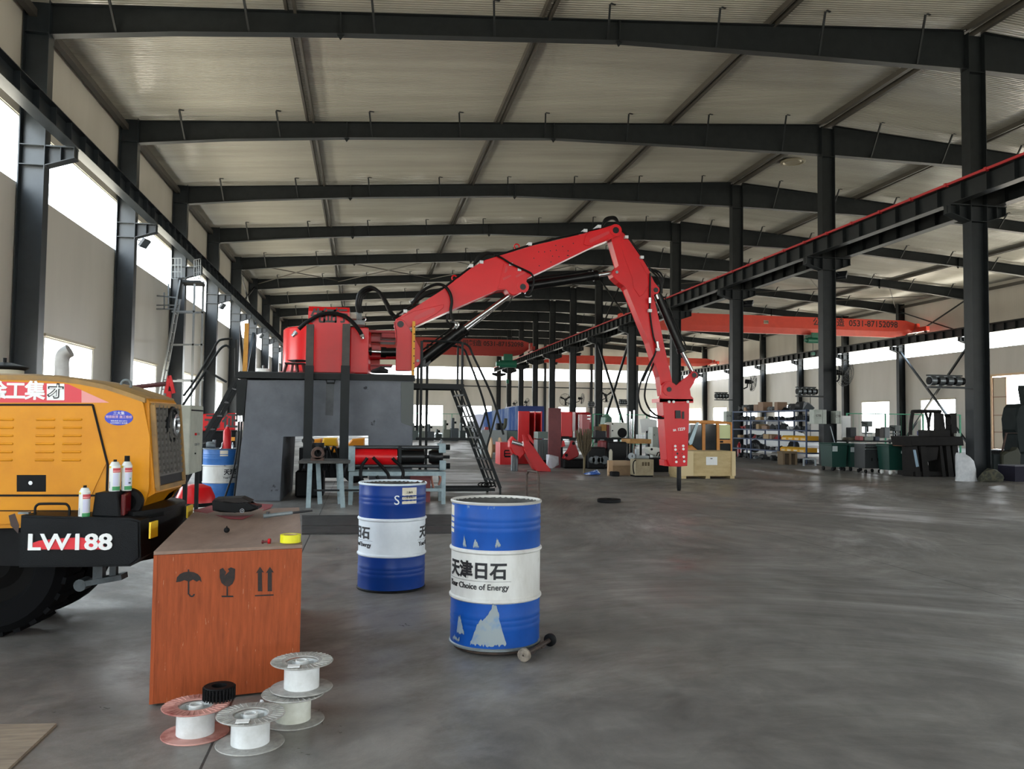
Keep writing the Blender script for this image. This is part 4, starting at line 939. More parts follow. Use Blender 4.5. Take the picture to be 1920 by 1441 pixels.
def breaker():
    Y = 16.1; D = .42; Yb = Y+D
    t = thing('rock_breaker_boom', 'large red stationary rock breaker with folded arm, hammer and chisel on the concrete pedestal', 'rock breaker', (P(612, 700, 16.2).x, 16.3, DECK))
    # turret: round housing, door cabinet, hinge block
    cx = P(613, 700, 16.1).x; R = .82; zt = P(560, 612, 15.6).z
    B().lathe((cx, 16.15, DECK), (0, 0, 1), [(R, 0), (R, zt-DECK-.03), (R-.03, zt-DECK), (0, zt-DECK+.06)], 48).done('turret_housing', PR, t)
    B().lathe((cx, 16.15, DECK), (0, 0, 1), [(R+.09, 0), (R+.09, .05), (R, .05)], 48).done('slew_ring', PRD, t)
    Yc = 15.15
    c = B(); x0, x1 = P(585.5, 650, Yc).x, P(645, 650, Yc).x; xa0, xa1 = P(578, 590, Yc).x, P(655, 590, Yc).x
    zc, zs = P(600, 573, Yc).z, P(600, 606, Yc).z
    c.prism([(x0, Yc, DECK+.02), (x1, Yc, DECK+.02), (x1, Yc, zs), (xa1, Yc, zs), (xa1, Yc, zc-.1), (xa0, Yc, zc-.1), (xa0, Yc, zs), (x0, Yc, zs)], (0, .9, 0))
    c.prism([(xa0, Yc, zc-.1), (xa1, Yc, zc-.1), (xa1, Yc+.12, zc), (xa0, Yc+.12, zc)], (0, .8, 0))
    cab = c.done('control_housing', PR, t, smooth=0)
    for ch, px in (('先', 596), ('征', 617), ('行', 637.5)):
        writing(ch, .27, mat('lettering_dark', '3a3636', .6), cab, P(px, 593.5, Yc)+Vector((0, -.002, 0)), (1, 0, 0), (0, 0, 1), 'lettering', fat=.008)
    xh0, xh1 = P(656, 650, 15.4).x, P(691, 650, 15.4).x
    B().box(xh0, xh1, 15.4, 16.9, DECK+.02, P(670, 613, 15.4).z, bev=.02).done('hinge_housing', PR, t, smooth=0)
    h = B()
    for ya, yb, xa, xb in ((618, 624, 688, 744), (624, 633, 716, 744), (637, 641, 690, 742), (651, 654, 734, 770), (660, 664, 730, 770), (682, 686, 690, 736), (686, 694, 690, 716)):
        p, q = P(xa, ya, Y-.05), P(xb, yb, Y-.05); h.box(p.x, q.x, Y-.05, Y+D+.1, q.z, p.z)
    h.done('hinge_plates', PRD, t, smooth=0)
    h = B(); p, q = P(690, 624, Y+.3), P(712, 697, Y+.3); h.box(p.x, q.x, Y+.3, Y+.6, q.z, p.z).done('hinge_web', PR, t, smooth=0)
    B().box(P(714, 633, Y).x, P(740, 633, Y).x, Y+.1, Y+.4, P(714, 634, Y).z, P(714, 624, Y).z).done('hinge_box', PRD, t, smooth=0)
    # slew cylinder
    a, b_, c_, d_ = P(672, 658, Y-.12), P(697, 658.5, Y-.12), P(718, 660, Y-.12), P(742, 660, Y-.12)
    s = B(); s.cyl(a, a.lerp(b_, .8), .115, n=20).cyl(a.lerp(b_, .8), b_, .08, n=16).cyl(c_, d_, .085, n=20).cyl(c_-Vector((.04, 0, 0)), c_+Vector((.06, 0, 0)), .1, n=20)
    sw = s.done('slew_cylinder', BLKG, t); B().cyl(a.lerp(b_, .7), c_, .035, n=16).done('slew_rod', ROD, sw)
    B().cyl(P(690, 668, Y-.05), P(742, 668, Y-.05), .06, n=14).done('lower_link', PRD, t)
    # mast
    mast = [(739, 604), (744, 599), (752, 598), (758.6, 601.7), (766.5, 615), (776, 630.7), (790, 654.5), (789.6, 681), (772, 695), (741.5, 694), (743, 646.5), (740, 617.5)]
    m = B(); slab(m, mast, Y-.09, .08, bev=.008); slab(m, mast, Yb+.02, .08); m.box(P(744, 660, Y).x, P(770, 660, Y).x, Y, Yb+.02, P(744, 693, Y).z, P(744, 650, Y).z)
    ms = m.done('mast', PR, t, smooth=0)
    b = B(); disc(b, 751, 607.5, Y-.09, .062, .02).done('pivot_pin', BLKG, ms); b = B(); disc(b, 783.5, 676, Y-.09, .05, .02); b.done('pin_boss', PR, ms)
    b = B(); disc(b, 783.5, 676, Y-.11, .028, .015); b.done('cylinder_pin', GREYM, ms)
    b = B(); pa, pb = P(742, 642, Y-.09), P(741, 612, Y-.09)
    b.tube([P(743.5, 648, Y-.1), P(743.5, 622, Y-.1), P(740.5, 611, Y-.1), P(741, 604, Y-.1)], .008, 6, smooth=2).done('grease_line', PRD, ms)
    # boom
    boom = [(742, 598), (760, 587), (831, 542.5), (884, 502), (910, 487), (932, 480.5), (1000, 460), (1093, 438), (1129, 428), (1149, 421.5), (1158, 423), (1164, 430), (1163, 439), (1145, 448), (1115, 460), (1016, 508), (1000, 515), (988, 521), (985, 529), (989, 537), (987, 543), (980, 546), (974, 549), (968, 553), (962, 553.5), (955, 550), (949, 541), (932.5, 542.5), (846, 581), (779, 611), (769, 614), (757, 619), (745, 616), (739, 608)]
    b = B(); slab(b, boom, Y, D, bev=.012); bo = b.done('boom', PR, t, smooth=0)
    def plate(parent, nm, pts, Yp, th, m=PR, bev=.006): q = B(); slab(q, pts, Yp-th, th, bev=bev); return q.done(nm, m, parent, smooth=0)
    pl = plate(bo, 'root_doubler', [(744, 599), (775, 583), (832, 570), (832, 576), (818, 588), (781, 609), (770, 612), (756, 617), (744, 612)], Y, .016)
    slot = [(776, 597), (779, 592), (810, 577), (815, 577), (816.5, 581), (814, 585), (783, 598), (778, 599)]
    plate(pl, 'slot', slot, Y-.0165, .004, mat('slot_red', 'b81c25', .35), 0)
    plate(bo, 'rib_plate', [(945, 492), (953, 496), (962, 510), (985, 508), (992, 517), (984, 527), (988, 541), (975, 548), (962, 553), (954, 548), (950, 540), (933, 541)], Y, .016)
    for sl in ([(946, 512), (948, 500), (950, 498), (952, 500), (951, 508)], [(942, 521), (957, 515), (959, 517), (945, 525)], [(966, 517), (984, 508), (985, 511), (969, 520)]): plate(bo, 'rib_slot', sl, Y-.017, .004, mat('slot_red', 'b81c25', .35), 0)
    pl = plate(bo, 'tip_doubler', [(1094, 458), (1098, 441), (1104, 434), (1150, 424), (1159, 425), (1163, 431), (1161, 439), (1144, 446), (1112, 460), (1103, 461)], Y, .016)
    plate(pl, 'slot', [(1105, 452), (1108, 447), (1140, 433), (1143, 434), (1142, 438), (1112, 453), (1107, 455)], Y-.017, .004, mat('slot_red', 'b81c25', .35), 0)
    for px, py, r in ((1154.6, 431.5, .065), (980.5, 537.5, .06)):
        q = B(); disc(q, px, py, Y-.016, r+.06, .008); bs = q.done('pin_boss', PR, bo); q = B(); disc(q, px, py, Y-.024, r, .012); q.done('pivot_pin', BLKG, bs)
    for px, py in ((1010, 472), (1021, 472), (1032, 470), (1043, 469), (1055, 462), (1042, 460), (1036, 480), (1065, 470), (1066, 479), (1001, 484), (1048, 481), (1033, 491), (1064, 479), (1011, 498), (1075, 456), (959, 546), (965, 546), (962, 549)):
        q = B(); disc(q, px, py, Y, .012, .002, 8); q.done('bolt_hole', BLKG, bo)
    # stick
    stick = [(1147, 452), (1144, 436), (1149, 426), (1157, 423), (1163, 427), (1173.5, 442), (1208, 490.6), (1216, 503), (1222, 519), (1226, 529), (1233, 536), (1235.5, 543), (1232.5, 550), (1225, 552), (1227, 562), (1234, 591), (1246, 650), (1261, 716), (1259, 741), (1242, 742), (1236.6, 706.6), (1217, 642), (1204, 611.5), (1176, 541), (1172, 536), (1160, 529), (1150, 519), (1147, 512), (1150, 506), (1157, 502), (1161, 498)]
    Ys = Y+.06; Ds = D-.12
    b = B(); slab(b, stick, Ys, Ds, bev=.01); st = b.done('stick', PR, t, smooth=0)
    plate(st, 'side_plate', [(1163, 450), (1168, 448), (1180, 470), (1200, 490), (1214, 515), (1216, 535), (1206, 552), (1199, 556), (1188, 540), (1186, 520), (1170, 480)], Ys, .012)
    for px, py, r in ((1156.5, 510, .03), (1229.5, 543.5, .05)): 
        q = B(); disc(q, px, py, Ys, r+.03, .012); bs = q.done('pin_boss', PR, st); q = B(); disc(q, px, py, Ys-.012, r, .012); q.done('pivot_pin', GREYM if r < .04 else BLKG, bs)
    # hammer bracket, hammer, chisel
    br = [(1240, 740), (1240, 722), (1246, 716), (1256, 714), (1265, 719), (1268, 723), (1293, 702), (1300, 695), (1306, 700), (1306, 707), (1301, 717), (1293, 729), (1295, 742), (1300, 746), (1300, 752), (1236.6, 754), (1236.6, 747)]
    b = B(); slab(b, br, Y, .07, bev=.006); slab(b, br, Y+D-.02, .07); b.box(P(1237, 750, Y).x, P(1300, 750, Y).x, Y, Yb+.05, P(1240, 754, Y).z, P(1240, 747, Y).z)
    bk = b.done('hammer_bracket', PR, t, smooth=0)
    for px, py, r, rb in ((1254.7, 729.7, .05, .14), (1301.5, 703, .05, .07)): 
        q = B(); disc(q, px, py, Y, rb, .014); bs = q.done('pin_boss', PR, bk); q = B(); disc(q, px, py, Y-.014, r, .012); q.done('pivot_pin', BLKG, bs)
    for px in (1254, 1262.5, 1289): q = B(); disc(q, px, 753, Y-.001, .028, .03, 6); q.done('bracket_bolt', WHITEP, bk)
    ham = [(1243, 754), (1293, 753), (1291, 810), (1289, 873), (1272, 874.5), (1255.5, 874), (1251, 862), (1247, 810)]
    b = B(); slab(b, ham, Y+.02, D-.02, bev=.012); slab(b, [(1245.5, 862), (1252, 861), (1254, 873.5), (1246, 873)], Y+.06, .3); hm = b.done('hammer', PR, t, smooth=0)
    plate(hm, 'wear_plate', [(1260, 833), (1289.5, 831), (1288, 871.5), (1262, 872.5)], Y+.02, .008, PR, .003)
    for px, py in ((1266, 836), (1281, 835.5), (1266.5, 842.5), (1281.3, 841.5), (1267.3, 856.5), (1282, 856), (1268, 865.5), (1282.8, 864.5)):
        q = B(); disc(q, px, py, Y+.012, .026, .008, 14); q.done('wear_bolt', WHITEP, hm)
    for px, py, r in ((1270, 850, .022), (1274, 844, .011), (1279, 849.5, .011), (1275, 858, .011), (1268.5, 861.5, .012), (1282, 861, .012)):
        q = B(); disc(q, px, py, Y+.013, r, .004, 10); q.done('bolt_hole', BLKG, hm)
    writing('BR', .062, WHITEP, hm, P(1265, 806.3, Y+.018), (1, 0, .1), (-.08, 0, 1), 'model_lettering', fat=.001)
    writing('1229', .085, WHITEP, hm, P(1277.3, 804.3, Y+.018), (1, 0, .1), (-.08, 0, 1), 'model_lettering', fat=.002)
    q = B(); q.prism(outline([(1266.5, 769), (1276, 769), (1277, 784), (1267, 784)], Y-.01), (0, .03, 0)).prism(outline([(1279, 771), (1283, 771), (1283, 785), (1279, 785)], Y+.008), (0, .012, 0)); q.done('hose_port', BLKG, hm, smooth=0)
    xc = P(1273, 900, Y+D/2).x; zc0, zc1 = P(1273, 872, Y+D/2).z, P(1273, 924, Y+D/2-.1).z
    B().lathe((xc, Y+D/2, 0), (0, 0, 1), [(0, .05), (.035, .05), (.047, .13), (.047, zc0+.05)], 20).done('chisel', BLKG, t)
    # cylinders
    def cyl(nm, a, m_, b_, rb, rr, Yc, pipe=True):
        A, Mm, E = P(*a, Yc), P(*m_, Yc), P(*b_, Yc); q = B(); d = (Mm-A).normalized()
        q.cyl(A, Mm, rb, n=24).cyl(Mm-d*.09, Mm, rb*1.18, n=24).cyl(A-Vector((0, .1, 0)), A+Vector((0, .1, 0)), rb*1.15, n=16)
        o = q.done(nm, BLKG, t); B().cyl(Mm-d*.02, E, rr, n=20).done('piston_rod', ROD, o)
        B().cyl(E-Vector((0, .09, 0)), E+Vector((0, .09, 0)), rr*1.7, n=16).done('rod_eye', BLKG, o)
        if pipe:
            up_ = Vector((-d.z, 0, d.x)); up_ = up_ if up_.z > 0 else -up_; q = B()
            q.cyl(A+d*.2+up_*rb*1.35-Vector((0, .03, 0)), Mm-d*.1+up_*rb*1.35-Vector((0, .03, 0)), .016, n=8); q.done('oil_pipe', BLKG, o)
        return o
    cyl('lift_cylinder', (786, 678), (870, 614), (961, 549), .105, .045, Y+D/2-.02); cyl('lift_cylinder', (796, 677), (874, 618), (961, 549), .1, .045, Y+D/2+.12)
    cyl('stick_cylinder', (980.5, 537.5), (1120, 516), (1156.5, 510), .095, .045, Y+D/2); cyl('hammer_cylinder', (1229.5, 543.5), (1279, 660), (1301.5, 703), .085, .045, Y+D/2)
    # hydraulic hoses
    def hose(pts, r, Yh=Y+.12, nm='hydraulic_hose', m=HOSE, sm=6):
        q = B(); q.tube([P(a, b, (c[0] if c else Yh)) for a, b, *c in pts], r, 8, smooth=sm); return q.done(nm, m, t)
    for k in range(3):
        o = k*.07; dx = k*3.2
        hose([(672+dx, 587), (669+dx, 570+k), (675+dx, 548+k*2), (692+dx, 538+k*2), (708+dx*.6, 545+k*1.5), (722+dx*.4, 566), (731+dx*.4, 585), (738+dx*.3, 592)], .032, Y+.1+o)
    hose([(560, 617), (575, 604), (600, 590), (622, 587), (645, 592), (661, 604), (674, 620), (680, 632)], .036, 15.05)
    for (a, b) in (((556.5, 622), (548, 630)), ((678, 627), (681.5, 635))):
        q = B(); q.cyl(P(*a, 15.05), P(*b, 15.05), .034, n=12).cyl(P(*a, 15.05), P((a[0]+b[0])/2, (a[1]+b[1])/2, 15.05), .044, n=8); q.done('hose_fitting', CHROME, t)
    q = B()
    for k in range(3): q.cyl(P(669+k*3, 586, Y+.1+.07*k), P(669+k*3, 600, Y+.1+.07*k), .04, n=10)
    q.box(P(662, 605, Y).x, P(684, 605, Y).x, Y-.02, Y+.35, P(662, 608, Y).z, P(662, 600, Y).z); q.done('hose_manifold', GREYM, t)
    q = B(); q.tube([P(683, 604, Y-.03), P(686, 598, Y-.03), P(683, 595, Y-.03), P(677, 597, Y-.03)], .012, 8, smooth=4); q.done('bent_fitting', CHROME, t)
    q = B(); q.box(P(657, 600, 15.9).x, P(668, 600, 15.9).x, 15.9, 16.2, P(660, 597, 15.9).z, P(660, 587, 15.9).z); q.done('pressure_block', mat('pale_block', 'b5b3a6', .5), t, smooth=0)
    # lines along the boom's back, arching clamp hoses
    for k in range(4):
        o = Y+.05+k*.09
        hose([(736, 597, o), (745, 590, o), (770, 573, o), (800, 553-k*2, o), (830, 540, o), (858, 519, o), (884, 499.5, o), (897, 488-k*2.5, o), (912, 476-k, o), (926, 476, o), (935, 478, o), (1000, 457.5, o), (1093, 435.5, o), (1125, 427, o), (1134, 417-k*2, o), (1146, 410-k*1.2, o), (1156, 414-k*1.5, o), (1164, 430, o), (1175, 440.5, o), (1210, 489, o), (1221, 508, o)], .021, sm=5)
    hose([(772, 572), (785, 552), (800, 540), (818, 533), (833, 536), (843, 548), (847, 565), (845, 585), (850, 602)], .03, Y-.06)
    hose([(840, 588), (838, 600), (845, 610)], .022, Y-.06)
    q = B()
    for dx in (0, 5): q.tube([P(845+dx, 602, Y), P(852+dx, 604, Y), (P(855+dx, 609, Y)), P(850+dx, 616, Y)], .02, 8, smooth=3)
    q.done('bent_fitting', CHROME, t)
    hose([(932, 479, Y-.05), (942, 484), (960, 495), (988, 508), (997, 514), (1001, 526), (995, 546), (985, 553), (978, 548)], .02, Y-.05)
    q = B(); q.tube([P(985, 548, Y), P(985, 555, Y), P(992, 556, Y), P(997, 554, Y)], .014, 8, smooth=3); q.done('bent_fitting', CHROME, t)
    hose([(961, 554), (955, 568), (940, 585), (925, 593)], .008, Y+.1)
    for k in range(3):
        hose([(1216, 503), (1226+k*5, 512-k), (1235+k*4, 522), (1239+k, 535), (1238+k*1.5, 550)], .02, Y+.1+.08*k)
    hose([(1219, 512), (1218.5, 560), (1219, 590), (1225, 630), (1231, 648), (1228, 663), (1216, 690), (1205, 715)], .018, Y+.03)
    for Yh, pp in ((Y+.04, [(1228, 664), (1212, 693), (1203, 712), (1198, 730), (1197, 745), (1202, 765), (1212, 777), (1230, 783), (1250, 783), (1271, 778)]), (Y+.16, [(1236, 655), (1222, 690), (1213, 714), (1209, 735), (1210, 750), (1218, 767), (1232, 779), (1250, 782), (1271, 776)])): hose(pp, .02, Yh)
    for a, b in ((760, 583), (884, 498), (903, 491), (958, 495), (974, 505), (1098, 432), (1124, 424), (994, 457), (1175, 444), (1204, 482), (1219, 582), (1234, 655)):
        c = P(a, b, Y-.02); B().box(c.x-.035, c.x+.035, Y-.03, Y+.4 if b < 480 or a < 910 else Y+.05, c.z-.03, c.z+.03).done('hose_clamp', mat('clamp_steel', 'b9bcbd', .4, .4), t, smooth=0)
    for a, b in (((796, 541), (806, 534)), ((768, 566), (776, 560)), ((1231, 552), (1234, 560)), ((1218.5, 558), (1218.5, 568)), ((1232, 640), (1234, 652))):
        q = B(); q.cyl(P(*a, Y-.04), P(*b, Y-.04), .03, n=10); q.done('hose_fitting', CHROME, t)
    for a, b in ((852, 521), (969, 462)):
        c = P(a, b, Y+.05); q = B(); q.tube([c+Vector((.05*math.cos(w), 0, .05*math.sin(w))) for w in [2*PI*k/14 for k in range(15)]], .014, 6, smooth=0, caps=False); q.done('lifting_eye', PR, t)
    # graduated yellow staff fixed to the mast
    return t
breaker()
t = thing('measuring_staff', 'yellow wooden staff standing upright against the red mast', 'staff', P(775, 700, 15.95))
b = B(); x0, x1 = P(771.5, 700, 15.95).x, P(777, 700, 15.95).x
b.box(x0, x1, 15.93, 15.96, DECK+.003, P(775, 602, 15.95).z); b.done('blade', mat('staff_yellow', 'd0932b', .6), t, smooth=0)
b = B()
for k in range(7): z = DECK+.12+k*.14; b.box(x0+.03, x1-.004, 15.927, 15.93, z, z+.02)
b.done('mark', BLACK, t, smooth=0)
yp = P(459, 702, 15.4); yp.z = DECK+.003
t = thing('yellow_post', 'tall yellow timber post standing at the left end of the pedestal deck', 'post', yp)
B().obox(yp, P(463, 606, 15.4), .075, .05).done('shaft', mat('post_yellow', 'c08a2d', .6, 0, 'a8741f', 6), t, smooth=0)
# small stool and helmet-like odds on the deck
def stool():
    t = thing('work_stool', 'small dark stool with a rag on it in front of the red turret', 'stool', (P(552, 700, 15.0).x, 15.0, DECK)); Y = 15.0
    for a, b in (((537, 683), (532, 703)), ((549, 683), (547, 703)), ((556, 682), (558, 703)), ((568, 682), (571, 702))): B().obox(P(*a, Y), Vector((P(*b, Y).x, Y+random.uniform(-.1, .15), DECK+.002)), .04, .04).done('leg', mat('dark_red_iron', '4a2020', .6), t, smooth=0)
    b = B(); p, q = P(535, 680, Y), P(572, 683, Y); b.box(p.x, q.x, Y-.15, Y+.15, q.z, p.z).done('seat', DARK, t, smooth=0)
    k = B(); c = P(556, 678, Y); k.hull([c+Vector((random.uniform(-.2, .2), random.uniform(-.12, .1), random.uniform(-.01, .05))) for _ in range(14)]); k.done('dark_rag', mat('black_cloth', '151517', .9), smooth=0, label='crumpled black cloth on the small stool by the turret', cat='rag')
stool()
t = thing('white_bucket', 'white round tub on the left end of the pedestal deck', 'tub', (P(493, 700, 15.2).x, 15.2, DECK))
B().lathe(t.location, (0, 0, 1), [(0, 0), (.12, 0), (.13, .05), (.12, .06), (0, .065)], 24).done('tub', WHITEP, t); B().cyl(Vector(t.location)+Vector((0, 0, .06)), Vector(t.location)+Vector((0, 0, .12)), .02, n=8).done('knob', GREYM, t)
b = B(); c = Vector((P(714, 696, 15.0).x, 15.0, DECK))
b.hull([c+Vector((random.uniform(-.18, .18), random.uniform(-.15, .15), random.uniform(0.002, .1))) for _ in range(16)]+[c+Vector((0, 0, .14))]); b.done('black_tarp', mat('black_cloth', '151517', .9), smooth=0, label='heap of black cloth on the pedestal deck below the red hinge', cat='cloth')

# --- right-hand access stair with landing
def stair(nm, lab, top_a, top_b, bot_a, bot_b, n, rails, platform, posts):
    pass
def access_stair():
    t = thing('access_stair', 'black steel stair with landing and handrails right of the concrete pedestal', 'stair', G_ := Vector((2.7, 16.3, 0)))
    Y0, Y1 = 16.0, 16.9                      # near and far stringers
    def near(a, b): return P(a, b, Y0)
    top, bot = P(853, 728, Y0), P(928, 920, Y0)
    d = bot-top
    far = Vector((0, .62, 0))
    tn, bn = P(868, 728, Y0), P(938, 915, Y0); tn2 = P(845, 728, Y0+.75); bn2 = P(918, 905, Y0+.75)
    S1 = (tn, bn); S2 = (Vector((tn.x-.14, Y0+.75, tn.z)), Vector((bn.x-.14, Y0+.75, bn.z)))
    for a, b in (S1, S2): B().obox(a, b, .045, .06).done('stringer', DARK, t, smooth=0)
    for f in (.34, .67): B().obox(S1[0].lerp(S2[0], f), S1[1].lerp(S2[1], f), .03, .03).done('middle_rail', DARK, t, smooth=0)
    for k in range(9):
        f = (k+.6)/9.3; a = S1[0].lerp(S1[1], f); b = S2[0].lerp(S2[1], f); q = B()
        q.obox(a+Vector((-.02, .02, 0)), b+Vector((-.0, -.02, 0)), .035, .035).done('tread', DARK, t, smooth=0)
    zt = P(820, 719, Y0).z; x0, x1 = P(776, 720, Y0).x, tn.x+.02
    b = B(); b.box(x0, x1, Y0-.02, Y0+.05, zt-.1, zt).box(x0, x1, Y0+.75, Y0+.82, zt-.1, zt).box(x0, x1, Y0+.05, Y0+.75, zt-.02, zt); b.done('landing', DARK, t, smooth=0)
    for px, Y in ((789, Y0), (800, Y0+.78)):
        x = P(px, 760, Y).x; B().box(x-.025, x+.025, Y-.025, Y+.025, 0, zt+.82).done('post', DARK, t, smooth=0)
    for Y, off in ((Y0, 0), (Y0+.78, 0)):
        x = tn.x; zr = zt+.82
        for xx in (x-.02,): B().box(xx-.02, xx+.02, Y-.02, Y+.02, zt, zr).done('handrail_post', DARK, t, smooth=0)
        xs = P(792 if Y == Y0 else 800, 700, Y).x; s_ = S1 if Y == Y0 else S2
        q = B(); e = s_[0].lerp(s_[1], .78)+Vector((.22, 0, .62))
        q.tube([Vector((xs, Y, zr)), Vector((x-.2, Y, zr)), Vector((x+.08, Y, zr-.06)), Vector((x+.2, Y, zr-.28)), Vector((x, Y, zr)).lerp(e, .6)+Vector((.10, 0, 0)), e], .022, 8, smooth=5); q.done('handrail', DARK, t)
        a = s_[0].lerp(s_[1], .62); B().obox(a+Vector((0, 0, .02)), Vector((x, Y, zr)).lerp(e, .72)+Vector((.1, 0, 0)), .035, .035).done('handrail_brace', DARK, t, smooth=0)
    zf = S1[1].z
    B().box(P(795, 900, Y0).x, bn.x-.1, Y0+.02, Y0+.06, zf-.06, zf).box(P(795, 900, Y0).x, bn.x-.1, Y0+.7, Y0+.74, zf-.06, zf).done('base_bar', DARK, t, smooth=0)
    B().box(P(780, 820, Y0).x, P(880, 820, Y0).x, Y0+.02, Y0+.06, P(800, 825, Y0).z, P(800, 820, Y0).z).done('middle_bar', DARK, t, smooth=0)
    for x, Y in ((bn.x, Y0+.02), (bn.x-.14, Y0+.75)): B().box(x-.02, x+.02, Y-.02, Y+.02, 0, zf).done('foot', DARK, t, smooth=0)
    q = B(); c = P(906, 908, Y0-.05)
    for k in range(3): q.tube([c+Vector((.1*math.cos(w)+.06*k, -.02*k, .04*math.sin(w))) for w in [2*PI*j/12 for j in range(13)]], .014, 6, smooth=0, caps=False)
    q.done('cable_bundle', HOSE, label='coil of black hose hung at the foot of the right-hand stair', cat='hose')
access_stair()
def left_stair():
    t = thing('access_stair', 'black steel stair with handrails going down from the left end of the pedestal', 'stair', (-3.2, 15.6, 0))
    Y0, Y1 = 16.15, 16.9; a, b = P(440, 712, Y0), P(368, 845, Y0); b2 = a+(b-a)*1.55; 
    if b2.z < .02: b2 = a+(b-a)*((a.z-.03)/(a.z-b.z))
    far = Vector((0, .72, 0))
    for o in (Vector(), far): B().obox(a+o, b2+o, .045, .06).done('stringer', DARK, t, smooth=0)
    for f in (.34, .67): B().obox(a+far*f+Vector((.0, 0, 0)), b2+far*f, .03, .03).done('middle_rail', DARK, t, smooth=0)
    n = 8
    for k in range(n):
        f = (k+.6)/n; p = a.lerp(b2, f); q = B(); q.obox(p+Vector((.0, .03, 0)), p+far+Vector((0, -.03, 0)), .035, .035).done('tread', DARK, t, smooth=0)
    for o in (Vector(), far): q_ = b2+o; B().box(q_.x-.05, q_.x+.07, q_.y-.03, q_.y+.03, 0, b2.z+.02).done('foot', DARK, t, smooth=0)
    for Y, pts in ((Y0, [(430, 652), (424, 647.5), (412, 655), (392, 685), (368, 722), (340, 764), (325, 790)]), (Y1, [(436, 635), (418, 636), (408, 641), (396, 662), (366, 712), (344, 742)])):
        q = B(); q.tube([P(x, y, Y) for x, y in pts], .022, 8, smooth=4); q.done('handrail', DARK, t)
    B().obox(P(381, 691, Y0), P(425, 716, Y0), .04, .04).done('handrail_brace', DARK, t, smooth=0); B().obox(P(438, 714, Y0), P(438, 652, Y0), .04, .04).done('handrail_post', DARK, t, smooth=0)
    B().obox(P(443, 704, Y1), P(443, 636, Y1), .04, .04).done('handrail_post', DARK, t, smooth=0)
left_stair()

# --- trestle and test bench in front of the pedestal
BENCH = mat('bench_grey', '8fa0a4', .5, 0, '75868a', 6)
def trestle():
    Y = 13.9; zt = P(610, 864, Y).z
    t = thing('steel_trestle', 'grey splayed-leg steel trestle left of the bench with the red cylinder', 'trestle', (P(610, 950, Y).x, Y+.2, 0))
    x0, x1 = P(548, 864, Y).x, P(656, 864, Y).x
    B().box(x0+.1, x1, Y, Y+1.0, zt-.04, zt).done('top', mat('dark_top', '33322f', .7, 0, '4a4743', 9), t, smooth=0)
    for (a, b), o in ((((581, 868), (578, 955)), 0), (((638, 868), (643, 953)), 0), (((592, 868), (597, 925)), .62), (((632, 868), (636, 925)), .62)):
        p = P(a[0], a[1], Y); q = P(b[0], b[1], Y); p, q = Vector((p.x, Y+.05+o, zt-.04)), Vector((q.x+(.0 if o == 0 else 0), Y+o-.0, 0)); B().obox(p, q, .075, .06).done('leg', BENCH, t, smooth=0)
    B().obox(Vector((x0+.35, Y+.02, .28)), Vector((x1+.25, Y+.02, .28)), .03, .03).done('stretcher', DARK, t, smooth=0)
    return zt
ztr = trestle()
k = thing('rusty_flange', 'rusty round pipe flange standing on the grey trestle', 'flange', (P(596, 862, 14.1).x, 14.1, ztr))
B().lathe(Vector(k.location)+Vector((0, -.08, .12)), (0, 1, 0), [(.06, 0), (.1, 0), (.11, .02), (.1, .16), (.06, .16)], 20, closed=True).done('ring', mat('rust_brown', '5a4238', .8, 0, '3a2b25', 12), k)
B().box(k.location.x-.11, k.location.x+.1, 14.02, 14.12, ztr+.001, ztr+.05).done('cradle', mat('rust_brown', '5a4238', .8), k, smooth=0)
